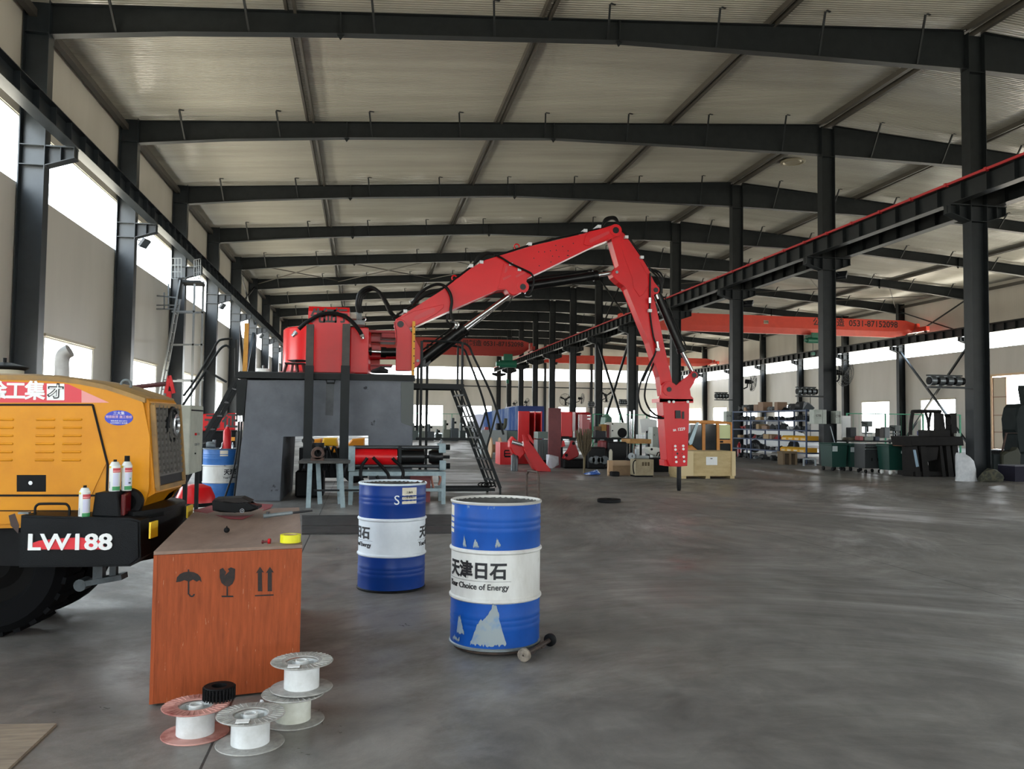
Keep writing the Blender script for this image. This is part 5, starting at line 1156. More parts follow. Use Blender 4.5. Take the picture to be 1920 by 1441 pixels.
def bench():
    Y = 14.35; t = thing('test_bench', 'grey angle-iron bench holding a red hydraulic cylinder in front of the pedestal', 'bench', (P(745, 945, Y).x, Y+.3, 0))
    zt = P(740, 884, Y).z; x0, x1 = P(654, 884, Y).x, P(836, 884, Y).x
    b = B(); b.box(x0, x1, Y, Y+.06, zt-.07, zt).box(x0, x1, Y+.6, Y+.66, zt-.07, zt).box(x0, x0+.06, Y+.06, Y+.6, zt-.07, zt).box(x1-.06, x1, Y+.06, Y+.6, zt-.07, zt); b.done('top_frame', BENCH, t, smooth=0)
    for x in (x0, x1-.07):
        for y in (Y, Y+.6): B().box(x, x+.07, y, y+.06, 0, zt-.07).done('leg', BENCH, t, smooth=0)
    for y in (Y, Y+.6): B().box(x0+.07, x1-.07, y+.01, y+.05, .22, .27).done('stretcher', BENCH, t, smooth=0)
    k = thing('cylinder_test_rig', 'red hydraulic cylinder clamped between grey end blocks on the bench', 'hydraulic cylinder', (P(745, 884, Y).x, Y+.33, zt)); Yr = Y+.2
    def bl(pa, ya_, pb, yb_, m, nm, y0=Yr-.18, y1=Yr+.22): p, q = P(pa, ya_, Yr), P(pb, yb_, Yr); return B().box(p.x, q.x, y0, y1, max(q.z, zt+.001), p.z, bev=.006).done(nm, m, k, smooth=0)
    bl(654, 836, 665.5, 882, BENCH, 'end_block'); bl(822, 831, 834, 848, BENCH, 'upper_block'); bl(823, 862, 834.5, 880, BENCH, 'lower_block'); bl(746, 835, 752, 868, DARK, 'clamp_bar', Yr-.14, Yr+.16)
    a, e = P(666, 855.5, Yr), P(744, 857, Yr); B().cyl(a, e, .17, n=32).done('barrel', PR, k)
    a2 = P(752, 856, Yr); B().cyl(a2, P(795, 856, Yr), .135, n=28).done('rod_gland', BLKG, k); B().cyl(P(744, 856, Yr), P(783, 856, Yr), .045, n=16).done('piston_rod', ROD, k)
    B().lathe(P(804, 856, Yr), (1, 0, 0), [(0, 0), (.1, 0), (.13, .06), (.13, .2), (.1, .24), (0, .24)], 24).done('coupling', BLKG, k); B().cyl(P(795, 856, Yr), P(843, 856.5, Yr), .03, n=12).done('screw', DARK, k)
    for y_ in (838, 873):
        for o in (-.1, .14): B().cyl(P(663, y_, Yr+o), P(838, y_+.5, Yr+o), .032, n=12).done('tie_rod', mat('tie_rod', '46494b', .35, .6), k)
        q = P(836, y_, Yr-.1); B().cyl(q, q+Vector((.07, 0, 0)), .055, n=6).done('nut', DARK, k)
    B().tube([P(826, 831, Yr-.05), P(826, 827, Yr-.05), P(829, 825, Yr-.05), P(826, 824, Yr-.05)], .016, 6, smooth=2).done('hook', GREYM, k)
    for pts in ([(689, 858), (684, 865), (679, 872), (676, 890), (682, 905)], [(699, 857), (708, 866), (721, 880), (728, 890), (729, 905), (716, 908), (706, 892)], [(736, 858), (741, 864), (750, 872), (756, 886), (752, 905)]):
        q = B(); q.tube([P(x, y, Yr-.2) for x, y in pts], .028, 8, smooth=5); hs = q.done('hose', HOSE, k)
        B().cyl(P(*pts[0], Yr-.19), P(*pts[1], Yr-.2), .024, n=10).done('hose_end', mat('brass_end', 'b58c74', .4, .5), hs)
bench()
b = B(); c = Vector((P(797, 912, 14.6).x, 14.75, 0))
t = thing('red_box_stand', 'dark red box with copper valve standing behind the bench', 'box', c)
B().box(c.x-.25, c.x+.1, 14.7, 15.0, .002, P(780, 888, 14.8).z).done('box', mat('oxide_red', '6e2226', .5), t, smooth=0)
B().tube([c+Vector((.16, 0, .25)), c+Vector((.12, 0, .45)), c+Vector((.2, 0, .52)), c+Vector((.28, 0, .42)), c+Vector((.25, 0, .3))], .02, 8, smooth=4).done('pipe', mat('copper_pink', 'a8705f', .5, .3), t)
# clutter below the arch: yellow machine parts, dark motor
def arch_stuff():
    Y = 19.2; OR = mat('orange_paint', 'd98a1c', .4)
    t = thing('orange_machine', 'orange and yellow machine seen through the pedestal arch', 'machine', (P(640, 860, Y).x, Y+.4, 0))
    for pts, m in (([(606, 821), (632, 821), (634, 836), (602, 836)], mat('bright_yellow', 'e2ab17', .4)), ([(652, 832), (660, 823), (684, 821), (684, 838), (656, 838)], OR), ([(584, 824), (602, 822), (602, 836), (584, 838)], OR), ([(618, 838), (632, 838), (632, 848), (620, 848)], OR)):
        b = B(); slab(b, pts, Y, .8, bev=.03); b.done('cover', m, t, smooth=0)
    x0, x1 = P(560, 860, Y).x, P(690, 860, Y).x
    B().box(x0, x1, Y+.1, Y+.9, .12, P(600, 838, Y).z-.02).done('chassis', BLACK, t, smooth=0)
    for x in (x0+.3, x1-.3): B().lathe((x, Y+.05, .25), (0, 1, 0), [(0, 0), (.2, 0), (.25, .05), (.25, .2), (0, .2)], 20).done('wheel', BLACK, t)
    Y = 15.6; t = thing('hydraulic_unit', 'dark oily hydraulic pump unit standing inside the pedestal arch', 'pump', (P(575, 920, Y).x, Y, 0))
    x0, x1 = P(553, 920, Y).x, P(606, 920, Y).x
    B().box(x0, x1, Y, Y+.7, .02, .5, bev=.03).done('tank', BLACK, t, smooth=0)
    B().lathe((x0+.35, Y+.3, .5), (0, 0, 1), [(.2, 0), (.2, .35), (.14, .4), (.14, .5), (0, .5)], 20).done('motor', mat('oily_grey', '3c3e40', .5), t)
    for k in range(5):
        a = Vector((x0+.1+.12*k, Y-.05, .5)); B().tube([a, a+Vector((.1, -.1, .45)), a+Vector((.2, -.12, .2)), a+Vector((.28, -.05, -.1))], .022, 8, smooth=4).done('hose', HOSE, t)
    B().ball((P(577, 826, Y).x, Y+.1, P(577, 826, Y).z), .09, (1.3, 1, .8)).done('valve', mat('alu_cast', 'a2a5a7', .5, .4), t)
arch_stuff()
for k, pts in enumerate(([(448, 790), (446, 830), (438, 880), (424, 925), (417, 945)], [(453, 790), (450, 835), (444, 890), (438, 940)])):
    q = B(); q.tube([P(a, b, 14.55) for a, b in pts], .016, 8, smooth=5); o = q.done('hydraulic_hose', HOSE, label='black hose hanging at the left end of the pedestal, %s of the two' % ('left' if k == 0 else 'right'), cat='hose', group='hoses at the pedestal end')
    B().cyl(P(pts[0][0], 779, 14.55), P(*pts[0], 14.55), .022, n=10).done('hose_end', CHROME, o)
# ------------------------------------------------------------------ cranes, things along the walls and columns, far clutter
def pb(b, x0, y0, x1, y1, Y, dep, bev=0, floor=False):
    """box whose front face spans the given pixels at depth Y"""
    p, q = P(x0, y0, Y), P(x1, y1, Y); z0 = .002 if floor else q.z
    return b.box(min(p.x, q.x), max(p.x, q.x), Y, Y+dep, min(z0, p.z-.005), p.z, bev=bev)
def pbox(nm, x0, y0, x1, y1, Y, dep, m, parent=None, bev=0, floor=False, **k):
    return pb(B(), x0, y0, x1, y1, Y, dep, bev, floor).done(nm, m, parent, smooth=0, **k)
def simple(nm, lab, cat, px, py, Y, z=0., group=None):
    p = P(px, py, Y); return thing(nm, lab, cat, (p.x, Y, z), group)
CR = mat('crane_red', 'd2402c', .4, 0, 'c63a28', 2); CRF = mat('crane_dark_red', '9c3029', .5)
CG = mat('hoist_green', '17604a', .4); INK = mat('crane_lettering', '2e1a1a', .6)
def crane(lab, x0, x1, Y, zb, zt, m, text=None, tx=0., hoist=None, hs=1.):
    t = thing('overhead_crane', lab, 'crane', ((x0+x1)/2, Y, zb), 'overhead cranes')
    w = .45; pr = []
    for x, k0, k1 in ((x0+.25, .45, .85), (x0+1.0, .12, 1), (x0+1.9, 0, 1), (x1-1.9, 0, 1), (x1-1.0, .12, 1), (x1-.25, .45, .85)):
        pr.append((x, zb+(zt-zb)*k0, zb+(zt-zb)*k1))
    b = B(); bm = b.bm; prev = None
    for x, za, zc in pr:
        h = zc-za; ring = [(Y-w*.5, za+h*.34), (Y-w*.5, zc), (Y+w*.5, zc), (Y+w*.5, za+h*.34), (Y+w*.25, za), (Y-w*.25, za)]
        cur = [bm.verts.new((x, y, z)) for y, z in ring]
        if prev: b.bridge(prev, cur)
        else: bm.faces.new(cur[::-1])
        prev = cur
    bm.faces.new(prev); b.done('main_girder', m, t, smooth=0)
    for x in (x0, x1):
        e = B().box(x-.14, x+.14, Y-1.35, Y+1.35, 8.33, 8.66).done('end_carriage', m, t, smooth=0)
        for y in (-1.1, 1.1): B().cyl((x-.05, Y+y, 8.335), (x+.05, Y+y, 8.335), .13, n=12).done('wheel', STEEL, e)
        B().box(x-.12, x+.12, Y-.3, Y+.3, 8.6, zb+(zt-zb)*.84).done('girder_seat', m, e, smooth=0)
    if text: writing(text, .62, INK, t, (tx, Y-w*.5-.005, zb+(zt-zb)*.72), (1, 0, 0), (0, 0, 1), 'lettering', fat=.012)
    if hoist is not None:
        x = hoist; q = B(); q.cyl((x-.55*hs, Y-.3, zb-.5*hs), (x+.55*hs, Y-.3, zb-.5*hs), .24*hs, n=16).cyl((x-.75*hs, Y-.3, zb-.5*hs), (x-.55*hs, Y-.3, zb-.5*hs), .17*hs, n=12).box(x-.3*hs, x+.3*hs, Y-.45, Y+.3, zb-.3*hs, zb-.02)
        h = q.done('hoist', CG, t); B().box(x-.28*hs, x+.28*hs, Y-.62, Y-.45, zb-.3*hs, zb+.12*hs).done('trolley_motor', CG, h)
        B().cyl((x, Y-.3, zb-.7*hs), (x, Y-.3, zb-1.5*hs), .02, n=6).done('rope', STEEL, h); B().box(x-.12, x+.12, Y-.4, Y-.2, zb-1.75*hs, zb-1.5*hs).done('hook_block', CG, h, smooth=0)
    return t
YA = 54.6; za, zb_ = P(1500, 627, YA).z, P(1500, 594.5, YA).z
tA = crane('orange-red overhead crane with phone number nearest in the right-hand bay', 17.3, 39.9, YA, za, zb_, CR, '公司制造  0531-87152098', P(1601, 603, YA).x, P(1520, 640, YA).x, .85)
pbox('rating_plate', 1432, 600, 1441, 607, YA-.24, .01, mat('plate_beige', 'a99a85', .6), tA)
writing('10吨', .2, INK, tA, P(1436.5, 603.5, YA-.245), (1, 0, 0), (0, 0, 1), 'lettering')
YBc = 90.5; crane('red overhead crane far away in the right-hand bay, near the end wall', 17.3, 39.9, YBc, P(1200, 684, YBc).z, P(1200, 669, YBc).z, CR)
YC = 78.6; crane('dark red overhead crane with black lettering spanning the left-hand bay', -6.6, 15.85, YC, P(880, 666, YC).z, P(880, 635, YC).z, CRF, '科发公司制造 0531-87152098', P(906, 642.5, YC).x, P(951, 672, YC).x, 1.5)

# floodlights on the crane brackets
def floodlight(px, py, Yn, xa, d, lab, s=1.):
    c = P(px, py, Yn-.05); t = thing('floodlight', lab, 'floodlight', c, 'floodlights on the columns'); d = Vector(d).normalized(); q = Matrix.Translation(c) @ d.to_track_quat('-Z', 'Y').to_matrix().to_4x4()
    B().box(-.2*s, .2*s, -.15*s, .15*s, -.05*s, .05*s, bev=.01).xf(q).done('housing', mat('floodlight_black', '1c1e21', .4), t, smooth=0); B().box(-.18*s, .18*s, -.13*s, .13*s, -.056*s, -.05*s).xf(q).done('lens', mat('lens_dark', '4b5258', .15), t, smooth=0)
    B().obox(c+Vector((0, 0, .02)), (xa, Yn-.1, c.z+.12), .03, .03).done('arm', STEEL, t, smooth=0)
for px, py, Yn, lab in ((271, 456, 27.685, 'floodlight under the second left-hand crane bracket'), (417, 574, 42.685, 'floodlight under the left-hand crane bracket left of the red turret'), (490, 630, 57.685, 'farthest floodlight visible under the left-hand crane girder')): floodlight(px, py, Yn, -7.198, (.8, -.2, -.6), lab)
for px, py, Yn, lab in ((1575, 516, 27.685, 'dark floodlight on the second nearest middle column'), (1402, 569, 35.185, 'dark floodlight on the third middle column from the camera'), (1085, 664, 65.185, 'floodlight on the middle column behind the folded arm'), (1042, 681, 80.185, 'floodlight on the far middle column above the fans')): floodlight(px, py, Yn, 16.893, (.5, .5, -.7), lab, 1.2 if px > 1300 else 1.)

# wall fans
def fan(px, py, Y, r, yaw, lab, arm):
    c = P(px, py, Y); t = thing('industrial_fan', lab, 'fan', c, 'industrial fans on the columns')
    d = Vector((math.sin(yaw), -math.cos(yaw), -.12)).normalized(); q = B()
    for rr, o in ((1, 0), (.97, .06), (.9, .11), (.7, .14), (.45, .155)):
        q.lathe(c+d*o, d, [(r*rr, -.006), (r*rr+.008, 0), (r*rr, .006), (r*rr-.008, 0)], 28, closed=True)
    u = d.cross(Vector((0, 0, 1))).normalized(); w = u.cross(d)
    for k in range(14):
        a = 2*PI*k/14; v = u*math.cos(a)+w*math.sin(a); q.obox(c+v*r, c+v*r*.45+d*.155, .006, .006); q.obox(c+v*r*.45+d*.155, c+d*.16, .006, .006); q.obox(c+v*r, c+v*r*.2-d*.1, .006, .006)
    q.done('cage', mat('fan_wire', '3a3c3c', .5), t, smooth=0)
    for k in range(3):
        a = 2*PI*k/3+.5; v = u*math.cos(a)+w*math.sin(a); n = v.cross(d); q = B(); q.prism([c+v*.05-n*.03, c+v*r*.88-n*.1+d*.02, c+v*r*.92+n*.07-d*.03, c+v*.05+n*.05], d*.008); q.done('blade', BLACK, t, smooth=0)
    B().cyl(c-d*.3, c-d*.02, .1, n=14).cyl(c-d*.02, c+d*.06, .05, n=12).done('motor', BLACK, t)
    B().tube([c-d*.2-Vector((0, 0, .08)), c-d*.22-Vector((0, 0, .25)), Vector(arm)], .03, 8, smooth=0).done('arm', BLACK, t)
for px, py, Y, r, yaw, lab, col in ((1410, 716, 34.9, .42, .9, 'black wall fan right of the third middle column', 1), (1583, 699, 27.4, .48, .45, 'large black wall fan right of the second middle column', 1), (1137, 741, 57.55, .5, .1, 'round wall fan left of the cross braces, facing the camera', 1),
                              (1091, 747, 65.05, .45, 1.1, 'wall fan turned sideways, behind the red housings', 1), (1060, 749, 65.0, .5, -.5, 'wall fan above the maroon plate', -1), (988, 754, 87.5, .45, .8, 'small far wall fan above the blue booth, right one', 1), (966, 757, 95.0, .45, .8, 'small far wall fan above the blue booth, left one', 1)):
    c = P(px, py, Y); fan(px, py, Y, r, yaw, lab, (16.9 if col > 0 else 16.4, Y+.1, c.z-.3))
# segmented black cylinders on brackets, left of the middle columns
def segunit(x0, x1, py, Y, r, lab):
    a, b_ = P(x0, py, Y), P(x1, py, Y); a.z = b_.z = (a.z+b_.z)/2; L_ = b_.x-a.x
    t = thing('segmented_cylinder', lab, 'cylinder unit', (a.x, Y, a.z), 'black segmented cylinders on the columns')
    B().cyl(a, b_, r*.8, n=20).done('core', BLACK, t)
    for k in range(4): x = a.x+L_*(.02+.24*k); B().cyl((x, Y, a.z), (x+L_*.15, Y, a.z), r, n=24).done('segment', mat('satin_steel', '6b7073', .3, .7), t)
    B().box(a.x, 16.365, Y-.1, Y+.1, a.z-r-.07, a.z-r-.02).box(a.x, b_.x, Y+.02, Y+.1, a.z+r, a.z+r+.04).done('bracket', STEEL, t, smooth=0)
for x0, x1, py, Y, r, lab in ((1741, 1806, 714, 20.1, .13, 'black segmented cylinder left of the nearest middle column'), (1494, 1531, 733.5, 27.6, .13, 'black segmented cylinder left of the second middle column'), (1341, 1365, 742, 35.1, .13, 'black segmented cylinder left of the third middle column'), (1161, 1175, 754, 50.1, .16, 'small far segmented cylinder beside the cross braces'), (1103, 1114, 757.5, 57.6, .16, 'small far segmented cylinder above the red housings')): segunit(x0, x1, py, Y, r, lab)
# electric cabinets on the columns
EB = mat('cabinet_grey', 'aeb4ab', .5, 0, '9da399', 4)
def ebox(x0, y0, x1, y1, Y, lab):
    t = simple('electrical_box', lab, 'electrical box', (x0+x1)/2, y1, Y, P(x0, y1, Y).z, 'grey electrical boxes on the columns')
    pbox('case', x0, y0, x1, y1, Y, .33, EB, t, bev=.01); xm = x0+(x1-x0)*.66
    pbox('door_gap', xm, y0+1, xm+.5, y1-1, Y-.004, .004, STEEL, t)
    writing('CTB', .11, INK, t, P(x0+(x1-x0)*.35, y0+(y1-y0)*.42, Y-.004), (1, 0, 0), (0, 0, 1), 'lettering')
ebox(1526.5, 767.5, 1550, 794.5, 27.2, 'grey electrical box on the second middle column'); ebox(1362, 770.5, 1376, 792, 34.7, 'grey electrical box on the third middle column')
ebox(1567, 770, 1578, 794, 27.3, 'narrow grey electrical box on the right side of the second middle column')
# roof ventilator
t = thing('roof_vent', 'round roof ventilator opening in the ceiling', 'vent', (0, 0, 0)); c = P(1487, 303, 33.6); c = Vector((18.9, 33.6, ztop(18.9)+.18))
for _ in range(3):
    r_ = ray(1487, 303); e = Vector((0, 0, EYE)); tt = (c.z-EYE)/r_.z; c = e+r_*tt; c.z = ztop(c.x)+.17
t.location = c
B().lathe(c, (0, 0, -1), [(.52, -.01), (.52, .03), (.42, .05), (.36, .0), (.3, .04), (.0, .02)], 28).done('collar', mat('vent_alu', 'a39b86', .4, .3), t)

# --- left-hand wall: access tower with cage
def tower():
    Y = 33.0; t = thing('access_tower', 'tall grey steel ladder tower with caged platform by the left-hand columns', 'tower', (P(345, 740, Y).x, Y, 0)); m = mat('tower_grey', '6b6e6f', .5, .2)
    def bar(a, b, w=.05, nm='bar', dy=0, dy2=None): B().obox(P(*a, Y)+Vector((0, dy, 0)), P(*b, Y)+Vector((0, dy if dy2 is None else dy2, 0)), w, w).done(nm, m, t, smooth=0)
    for a, b, dy in (((365, 532), (371, 745), 0), (((373, 520), (370, 745), .9))):
        p = P(*a, Y); B().obox((p.x, Y+dy, .0), (p.x, Y+dy, p.z), .07, .07).done('upright', m, t, smooth=0)
    for y in (584, 646, 714): bar((322, y), (366, y), .07, 'cross_bar', 0); bar((322, y-4), (373, y-4), .07, 'cross_bar', .9)
    A, Bq = P(300, 735, Y), P(338, 525, Y); A = A+(A-Bq)*.35; A.z = max(A.z, .01)
    for o in (0, .5): B().obox(A+Vector((0, o, 0)), Bq+Vector((0, o, 0)), .06, .12).done('ladder_rail', m, t, smooth=0)
    for k in range(16): f = (k+.5)/16; p = A.lerp(Bq, f); B().cyl(p, p+Vector((0, .5, 0)), .02, n=6).done('rung', m, t)
    for k, (x0, y0, x1, y1, tilt) in enumerate(((322, 484, 340, 522, 0), (364, 487, 376, 523, 0))):
        q = B()
        for i in range(4): x = x0+(x1-x0)*i/3; q.obox(P(x, y0, Y+.2), P(x, y1, Y+.2), .03, .03)
        for j in range(4): y = y0+(y1-y0)*j/3; q.obox(P(x0, y, Y+.2), P(x1, y-2*k, Y+.2), .025, .025)
        q.done('cage', m, t, smooth=0)
    q = B(); 
    for a, b in (((290, 528), (290, 578)), ((308, 548), (308, 580)), ((316, 532), (316, 578)), ((280, 553), (334, 558)), ((290, 572), (330, 572)), ((291, 579), (334, 579))): q.obox(P(*a, Y), P(*b, Y), .045, .045)
    q.done('side_guard', m, t, smooth=0)
    q = B(); pb(q, 334, 524, 376, 530, Y, .9); q.done('platform', DARK, t, smooth=0); q = B(); pb(q, 334, 520, 340, 560, Y, .1); q.done('bracket', DARK, t, smooth=0)
tower()
# control cabinet behind the loader
def cabinet():
    Y = 9.2; t = simple('control_cabinet', 'pale grey control cabinet standing behind the yellow loader', 'cabinet', 355, 890, Y)
    m = mat('cabinet_pale', 'b3b6a8', .5, 0, '9fa295', 5); x0, x1 = P(318, 800, Y).x, P(356, 800, Y).x; zt, zb0 = P(345, 759, Y).z, P(345, 890, Y).z; D = .72
    B().box(x0, x1, Y, Y+D, zb0, zt, bev=.008).done('case', m, t, smooth=0)
    q = B(); q.box(x1, x1+.003, Y+.05, Y+D-.03, zt-.06, zt-.045); q.done('vent_slot', BLACK, t, smooth=0)
    for z, c in ((zt-.31, RED), (zt-.42, CHROME)):
        for y in (Y+.28, Y+.42): B().cyl((x1, y, z), (x1+.02, y, z), .014, n=10).done('button', c if y < Y+.3 else CHROME, t)
    B().cyl((x1, Y+.3, zt-.52), (x1+.012, Y+.3, zt-.52), .009, n=8).done('lock', BLACK, t)
    for dx in (.04, x1-x0-.04):
        for dy in (.05, D-.05): B().box(x0+dx-.02, x0+dx+.02, Y+dy-.02, Y+dy+.02, 0, zb0).done('leg', STEEL, t, smooth=0)
cabinet()
t = simple('red_buoy_drum', 'red and white drum with a black band lying behind the loader', 'drum', 362, 935, 12.0)
c = Vector((P(362, 915, 12.2).x, 12.4, .3)); B().cyl((c.x, c.y, .002), (c.x, c.y, .2), .27, n=28).done('base', WHITEP, t); B().lathe((c.x, c.y, 0), (0, 0, 1), [(.28, .2), (.295, .22), (.28, .25)], 28).done('band', BLACK, t); B().lathe((c.x, c.y, 0), (0, 0, 1), [(.27, .25), (.26, .33), (.2, .46), (.1, .5), (0, .5)], 28).done('cone', PR, t)
t = simple('red_jack', 'small red stand just behind the loader roof', 'stand', 318, 730, 8.4)
q = B(); pa = P(318, 704, 8.4)
for a in ((311, 737), (326, 737)): q.obox(pa, P(*a, 8.4), .03, .03)
q.obox(P(314, 722, 8.4), P(323, 722, 8.4), .02, .02); q.done('legs', RED, t, smooth=0); B().box(pa.x-.02, pa.x+.02, 8.38, 8.42, .002, P(318, 737, 8.4).z+.02).done('post', RED, t, smooth=0)
B().cyl(P(250, 722, 8.4)-Vector((.0, 0, .02)), P(312, 719, 8.4), .022, n=8).done('bar', mat('dark_red_iron', '4a2020', .6), t)
t3, R3, H3, v3 = drum((-2.53, 15.62, 0), 'closed blue drum with tools on its lid, left of the concrete pedestal', 'blue and white drums', mat('drum_blue_mid', '2468b0', .45, 0, '1d5896', 4), WHTW, (GREYM, GREYM), (58,), open_top=False)
label_patch(t3, Vector((-2.53, 15.62, 0)), R3, v3, 0, 28, .76, .87, PAPER)
c = Vector((-2.53, 15.62, .88))
t = thing('red_cylinder', 'small red gas cylinder on the lid of the left-hand drum', 'cylinder', c+Vector((.12, -.02, 0))); p = Vector(t.location)
B().lathe(p, (0, 0, 1), [(0, 0), (.07, 0), (.07, .32), (.05, .36), (.03, .37), (.03, .41), (0, .41)], 18).done('body', RED, t); B().cyl(p+Vector((0, 0, .41)), p+Vector((0, 0, .44)), .018, n=8).done('valve', GREYM, t); B().box(p.x-.11, p.x-.07, p.y-.02, p.y+.02, p.z+.002, p.z+.03).done('foot', RED, t, smooth=0)
t = thing('grey_pump', 'small grey pump on the lid of the left-hand drum', 'pump', c+Vector((-.15, -.02, 0))); p = Vector(t.location)
B().lathe(p+Vector((-.08, 0, .07)), (1, 0, 0), [(0, 0), (.06, 0), (.07, .03), (.07, .12), (.05, .15), (0, .16)], 18).done('body', GREYM, t); B().box(p.x-.06, p.x+.08, p.y-.05, p.y+.05, p.z+.001, p.z+.012).done('foot', DARK, t, smooth=0); B().cyl(p+Vector((.05, 0, .1)), p+Vector((.05, 0, .17)), .03, n=8).done('port', GREYM, t)
q = B(); q.tube([c+Vector((.0, -.05, .01)), c+Vector((.03, -.05, .03)), c+Vector((.04, -.05, .1)), c+Vector((.05, -.05, .13))], .012, 8); q.done('bent_pipe', CHROME, label='small bent steel pipe between the pump and the red cylinder', cat='pipe')
B().lathe(c+Vector((.22, -.06, 0)), (0, 0, 1), [(0, 0), (.022, 0), (.022, .08), (.01, .1), (.01, .13), (0, .13)], 12).done('bottle', CHROME, label='small silver bottle at the right edge of the left-hand drum', cat='bottle')
def red_machine():
    Y = 19.0; t = simple('red_machine', 'red machine body with black lettering seen behind the left stair', 'machine', 410, 870, Y)
    q = B(); slab(q, [(372, 776), (441, 774), (441, 806), (366, 808)], Y, 1.2, bev=.02); q.done('cover', PR, t, smooth=0)
    writing('征', .34, mat('lettering_dark', '3a3636', .6), t, P(431, 790, Y-.004), (1, 0, 0), (0, 0, 1), 'lettering', fat=.01); writing('元', .34, mat('lettering_dark', '3a3636', .6), t, P(398, 791, Y-.004), (1, 0, 0), (0, 0, 1), 'lettering', fat=.01)
    q = B(); pb(q, 368, 808, 441, 850, Y+.1, 1.0, floor=True); q.done('chassis', BLACK, t, smooth=0); pbox('orange_lamp', 428, 819, 440, 826, Y+.05, .05, mat('orange_paint', 'd98a1c', .4), t)
red_machine()

# --- floor plates
p = atZ(1148, 943, 0); t = thing('black_disc', 'thick round black disc lying alone on the floor left of the hammer', 'disc', p+Vector((0, .2, 0)))
B().lathe(t.location, (0, 0, 1), [(0, 0), (.205, 0), (.215, .01), (.215, .055), (.2, .062), (.05, .062), (.045, .05), (0, .05)], 32).done('disc', BLACK, t)
o = B().prism([atZ(x, y, 0) for x, y in ((566, 968), (846, 966), (846, 986), (566, 987))], (0, 0, .02)).done('steel_plate', mat('floor_plate', '3e3c3a', .6, .2, '2c2a29', 5), smooth=0, label='dark steel floor plate in front of the grey bench, farther one', cat='plate', group='steel floor plates')
o = B().prism([atZ(x, y, 0) for x, y in ((566, 989), (846, 988), (846, 1000), (566, 1002))], (0, 0, .02)).done('steel_plate', mat('floor_plate', '3e3c3a', .6, .2), smooth=0, label='dark steel floor plate behind the clean blue drum, nearer one', cat='plate', group='steel floor plates')

# --- red parts and clutter along the middle columns, left of the hammer
t = simple('slotted_red_plate', 'low red steel box with a slotted opening, leftmost of the red parts', 'red part', 950, 872, 27.4)
q = B(); pb(q, 938, 829, 961, 873, 27.4, 1.0, floor=True); q.done('box', PR, t, smooth=0); q = B(); pb(q, 946, 843, 957, 845.5, 27.39, .01); pb(q, 946, 849, 957, 851, 27.39, .01); pb(q, 946, 854, 957, 857, 27.39, .01); pb(q, 945, 845, 947, 855, 27.39, .01); q.done('slot', BLACK, t, smooth=0)
Y = 28.0; t = simple('finned_red_housing', 'tall bright red steel housing with three vertical fins', 'red part', 990, 830, Y)
x0 = P(972, 800, Y).x; zt = P(980, 770.5, Y).z; xr_ = P(1016, 800, Y).x
pbox('front_plate', 972, 770.5, 991.5, 830, Y, .06, PR, t, floor=True)
for k, (a, b_) in enumerate(((991.5, 993), (1002, 1004), (1014.5, 1016.5))):
    q = B(); p0, p1 = P(a, 771, Y+.06), P(b_, 771, Y+.06); q.box(p0.x, p1.x, Y+.06, Y+1.0, .002, zt); q.done('fin', PR, t, smooth=0)
pbox('back_plate', 972, 772, 1016, 826, Y+1.0, .06, PRD, t, floor=True)
def red_arm():
    Y = 23.6; t = simple('red_crane_arm', 'bright red folded arm part sloping down to the floor', 'red part', 1020, 886, Y)
    q = B(); slab(q, [(984, 828), (990, 825), (1004, 842), (1019, 864), (1032, 879), (1033, 887), (1012, 887), (1003, 880), (991, 860), (982, 842)], Y, .45); q.done('arm', PR, t, smooth=0)
    q = B(); slab(q, [(980, 815), (983, 815), (992, 838), (988, 846), (983, 838)], Y-.05, .06); slab(q, [(990, 814), (994, 815), (1001, 828), (1000, 832), (994, 826)], Y+.5, .06); q.done('clevis', PR, t, smooth=0)
    q = B(); slab(q, [(956, 826), (962, 818), (970, 826), (982, 838), (985, 850), (975, 860), (972, 852), (962, 850), (956, 838)], Y+.1, .4, bev=.03); q.done('knuckle', PR, t, smooth=0)
    q = B(); q.cyl(P(960, 828, Y), P(979, 833, Y), .06, n=12); q.done('link_rod', CHROME, t)
    for x in (962, 968): q = B(); p = P(x, 853, Y+.3); q.cyl((p.x, p.y, .002), (p.x, p.y, p.z), .06, n=10); q.done('leg', mat('satin_steel', '6b7073', .3, .7), t)
    q = B(); slab(q, [(1003, 883), (1034, 884), (1034, 889), (1006, 889)], Y-.05, .6); q.done('foot_plate', BLACK, t, smooth=0)
red_arm()
t = simple('radiator_unit', 'grey-green finned radiator unit between the red parts', 'radiator', 1018, 866, 26.6)
pbox('tank', 1009, 809, 1029, 822, 26.6, .7, mat('grey_green', '5f6f68', .5), t); q = B()
for k in range(9): pb(q, 1008+k*2.4, 824, 1009.2+k*2.4, 862, 26.6, .6)
q.done('fins', mat('fin_grey', '6a716f', .4, .3), t, smooth=0); pbox('core', 1008, 824, 1030, 866, 26.75, .5, BLACK, t, floor=True)
pbox('maroon_plate', 1029, 764.5, 1051.5, 863, 25.6, .08, mat('maroon_primer', '6b3234', .6, 0, '5d2b2d', 3), floor=True, label='tall flat maroon primed steel plate standing on edge', cat='plate')
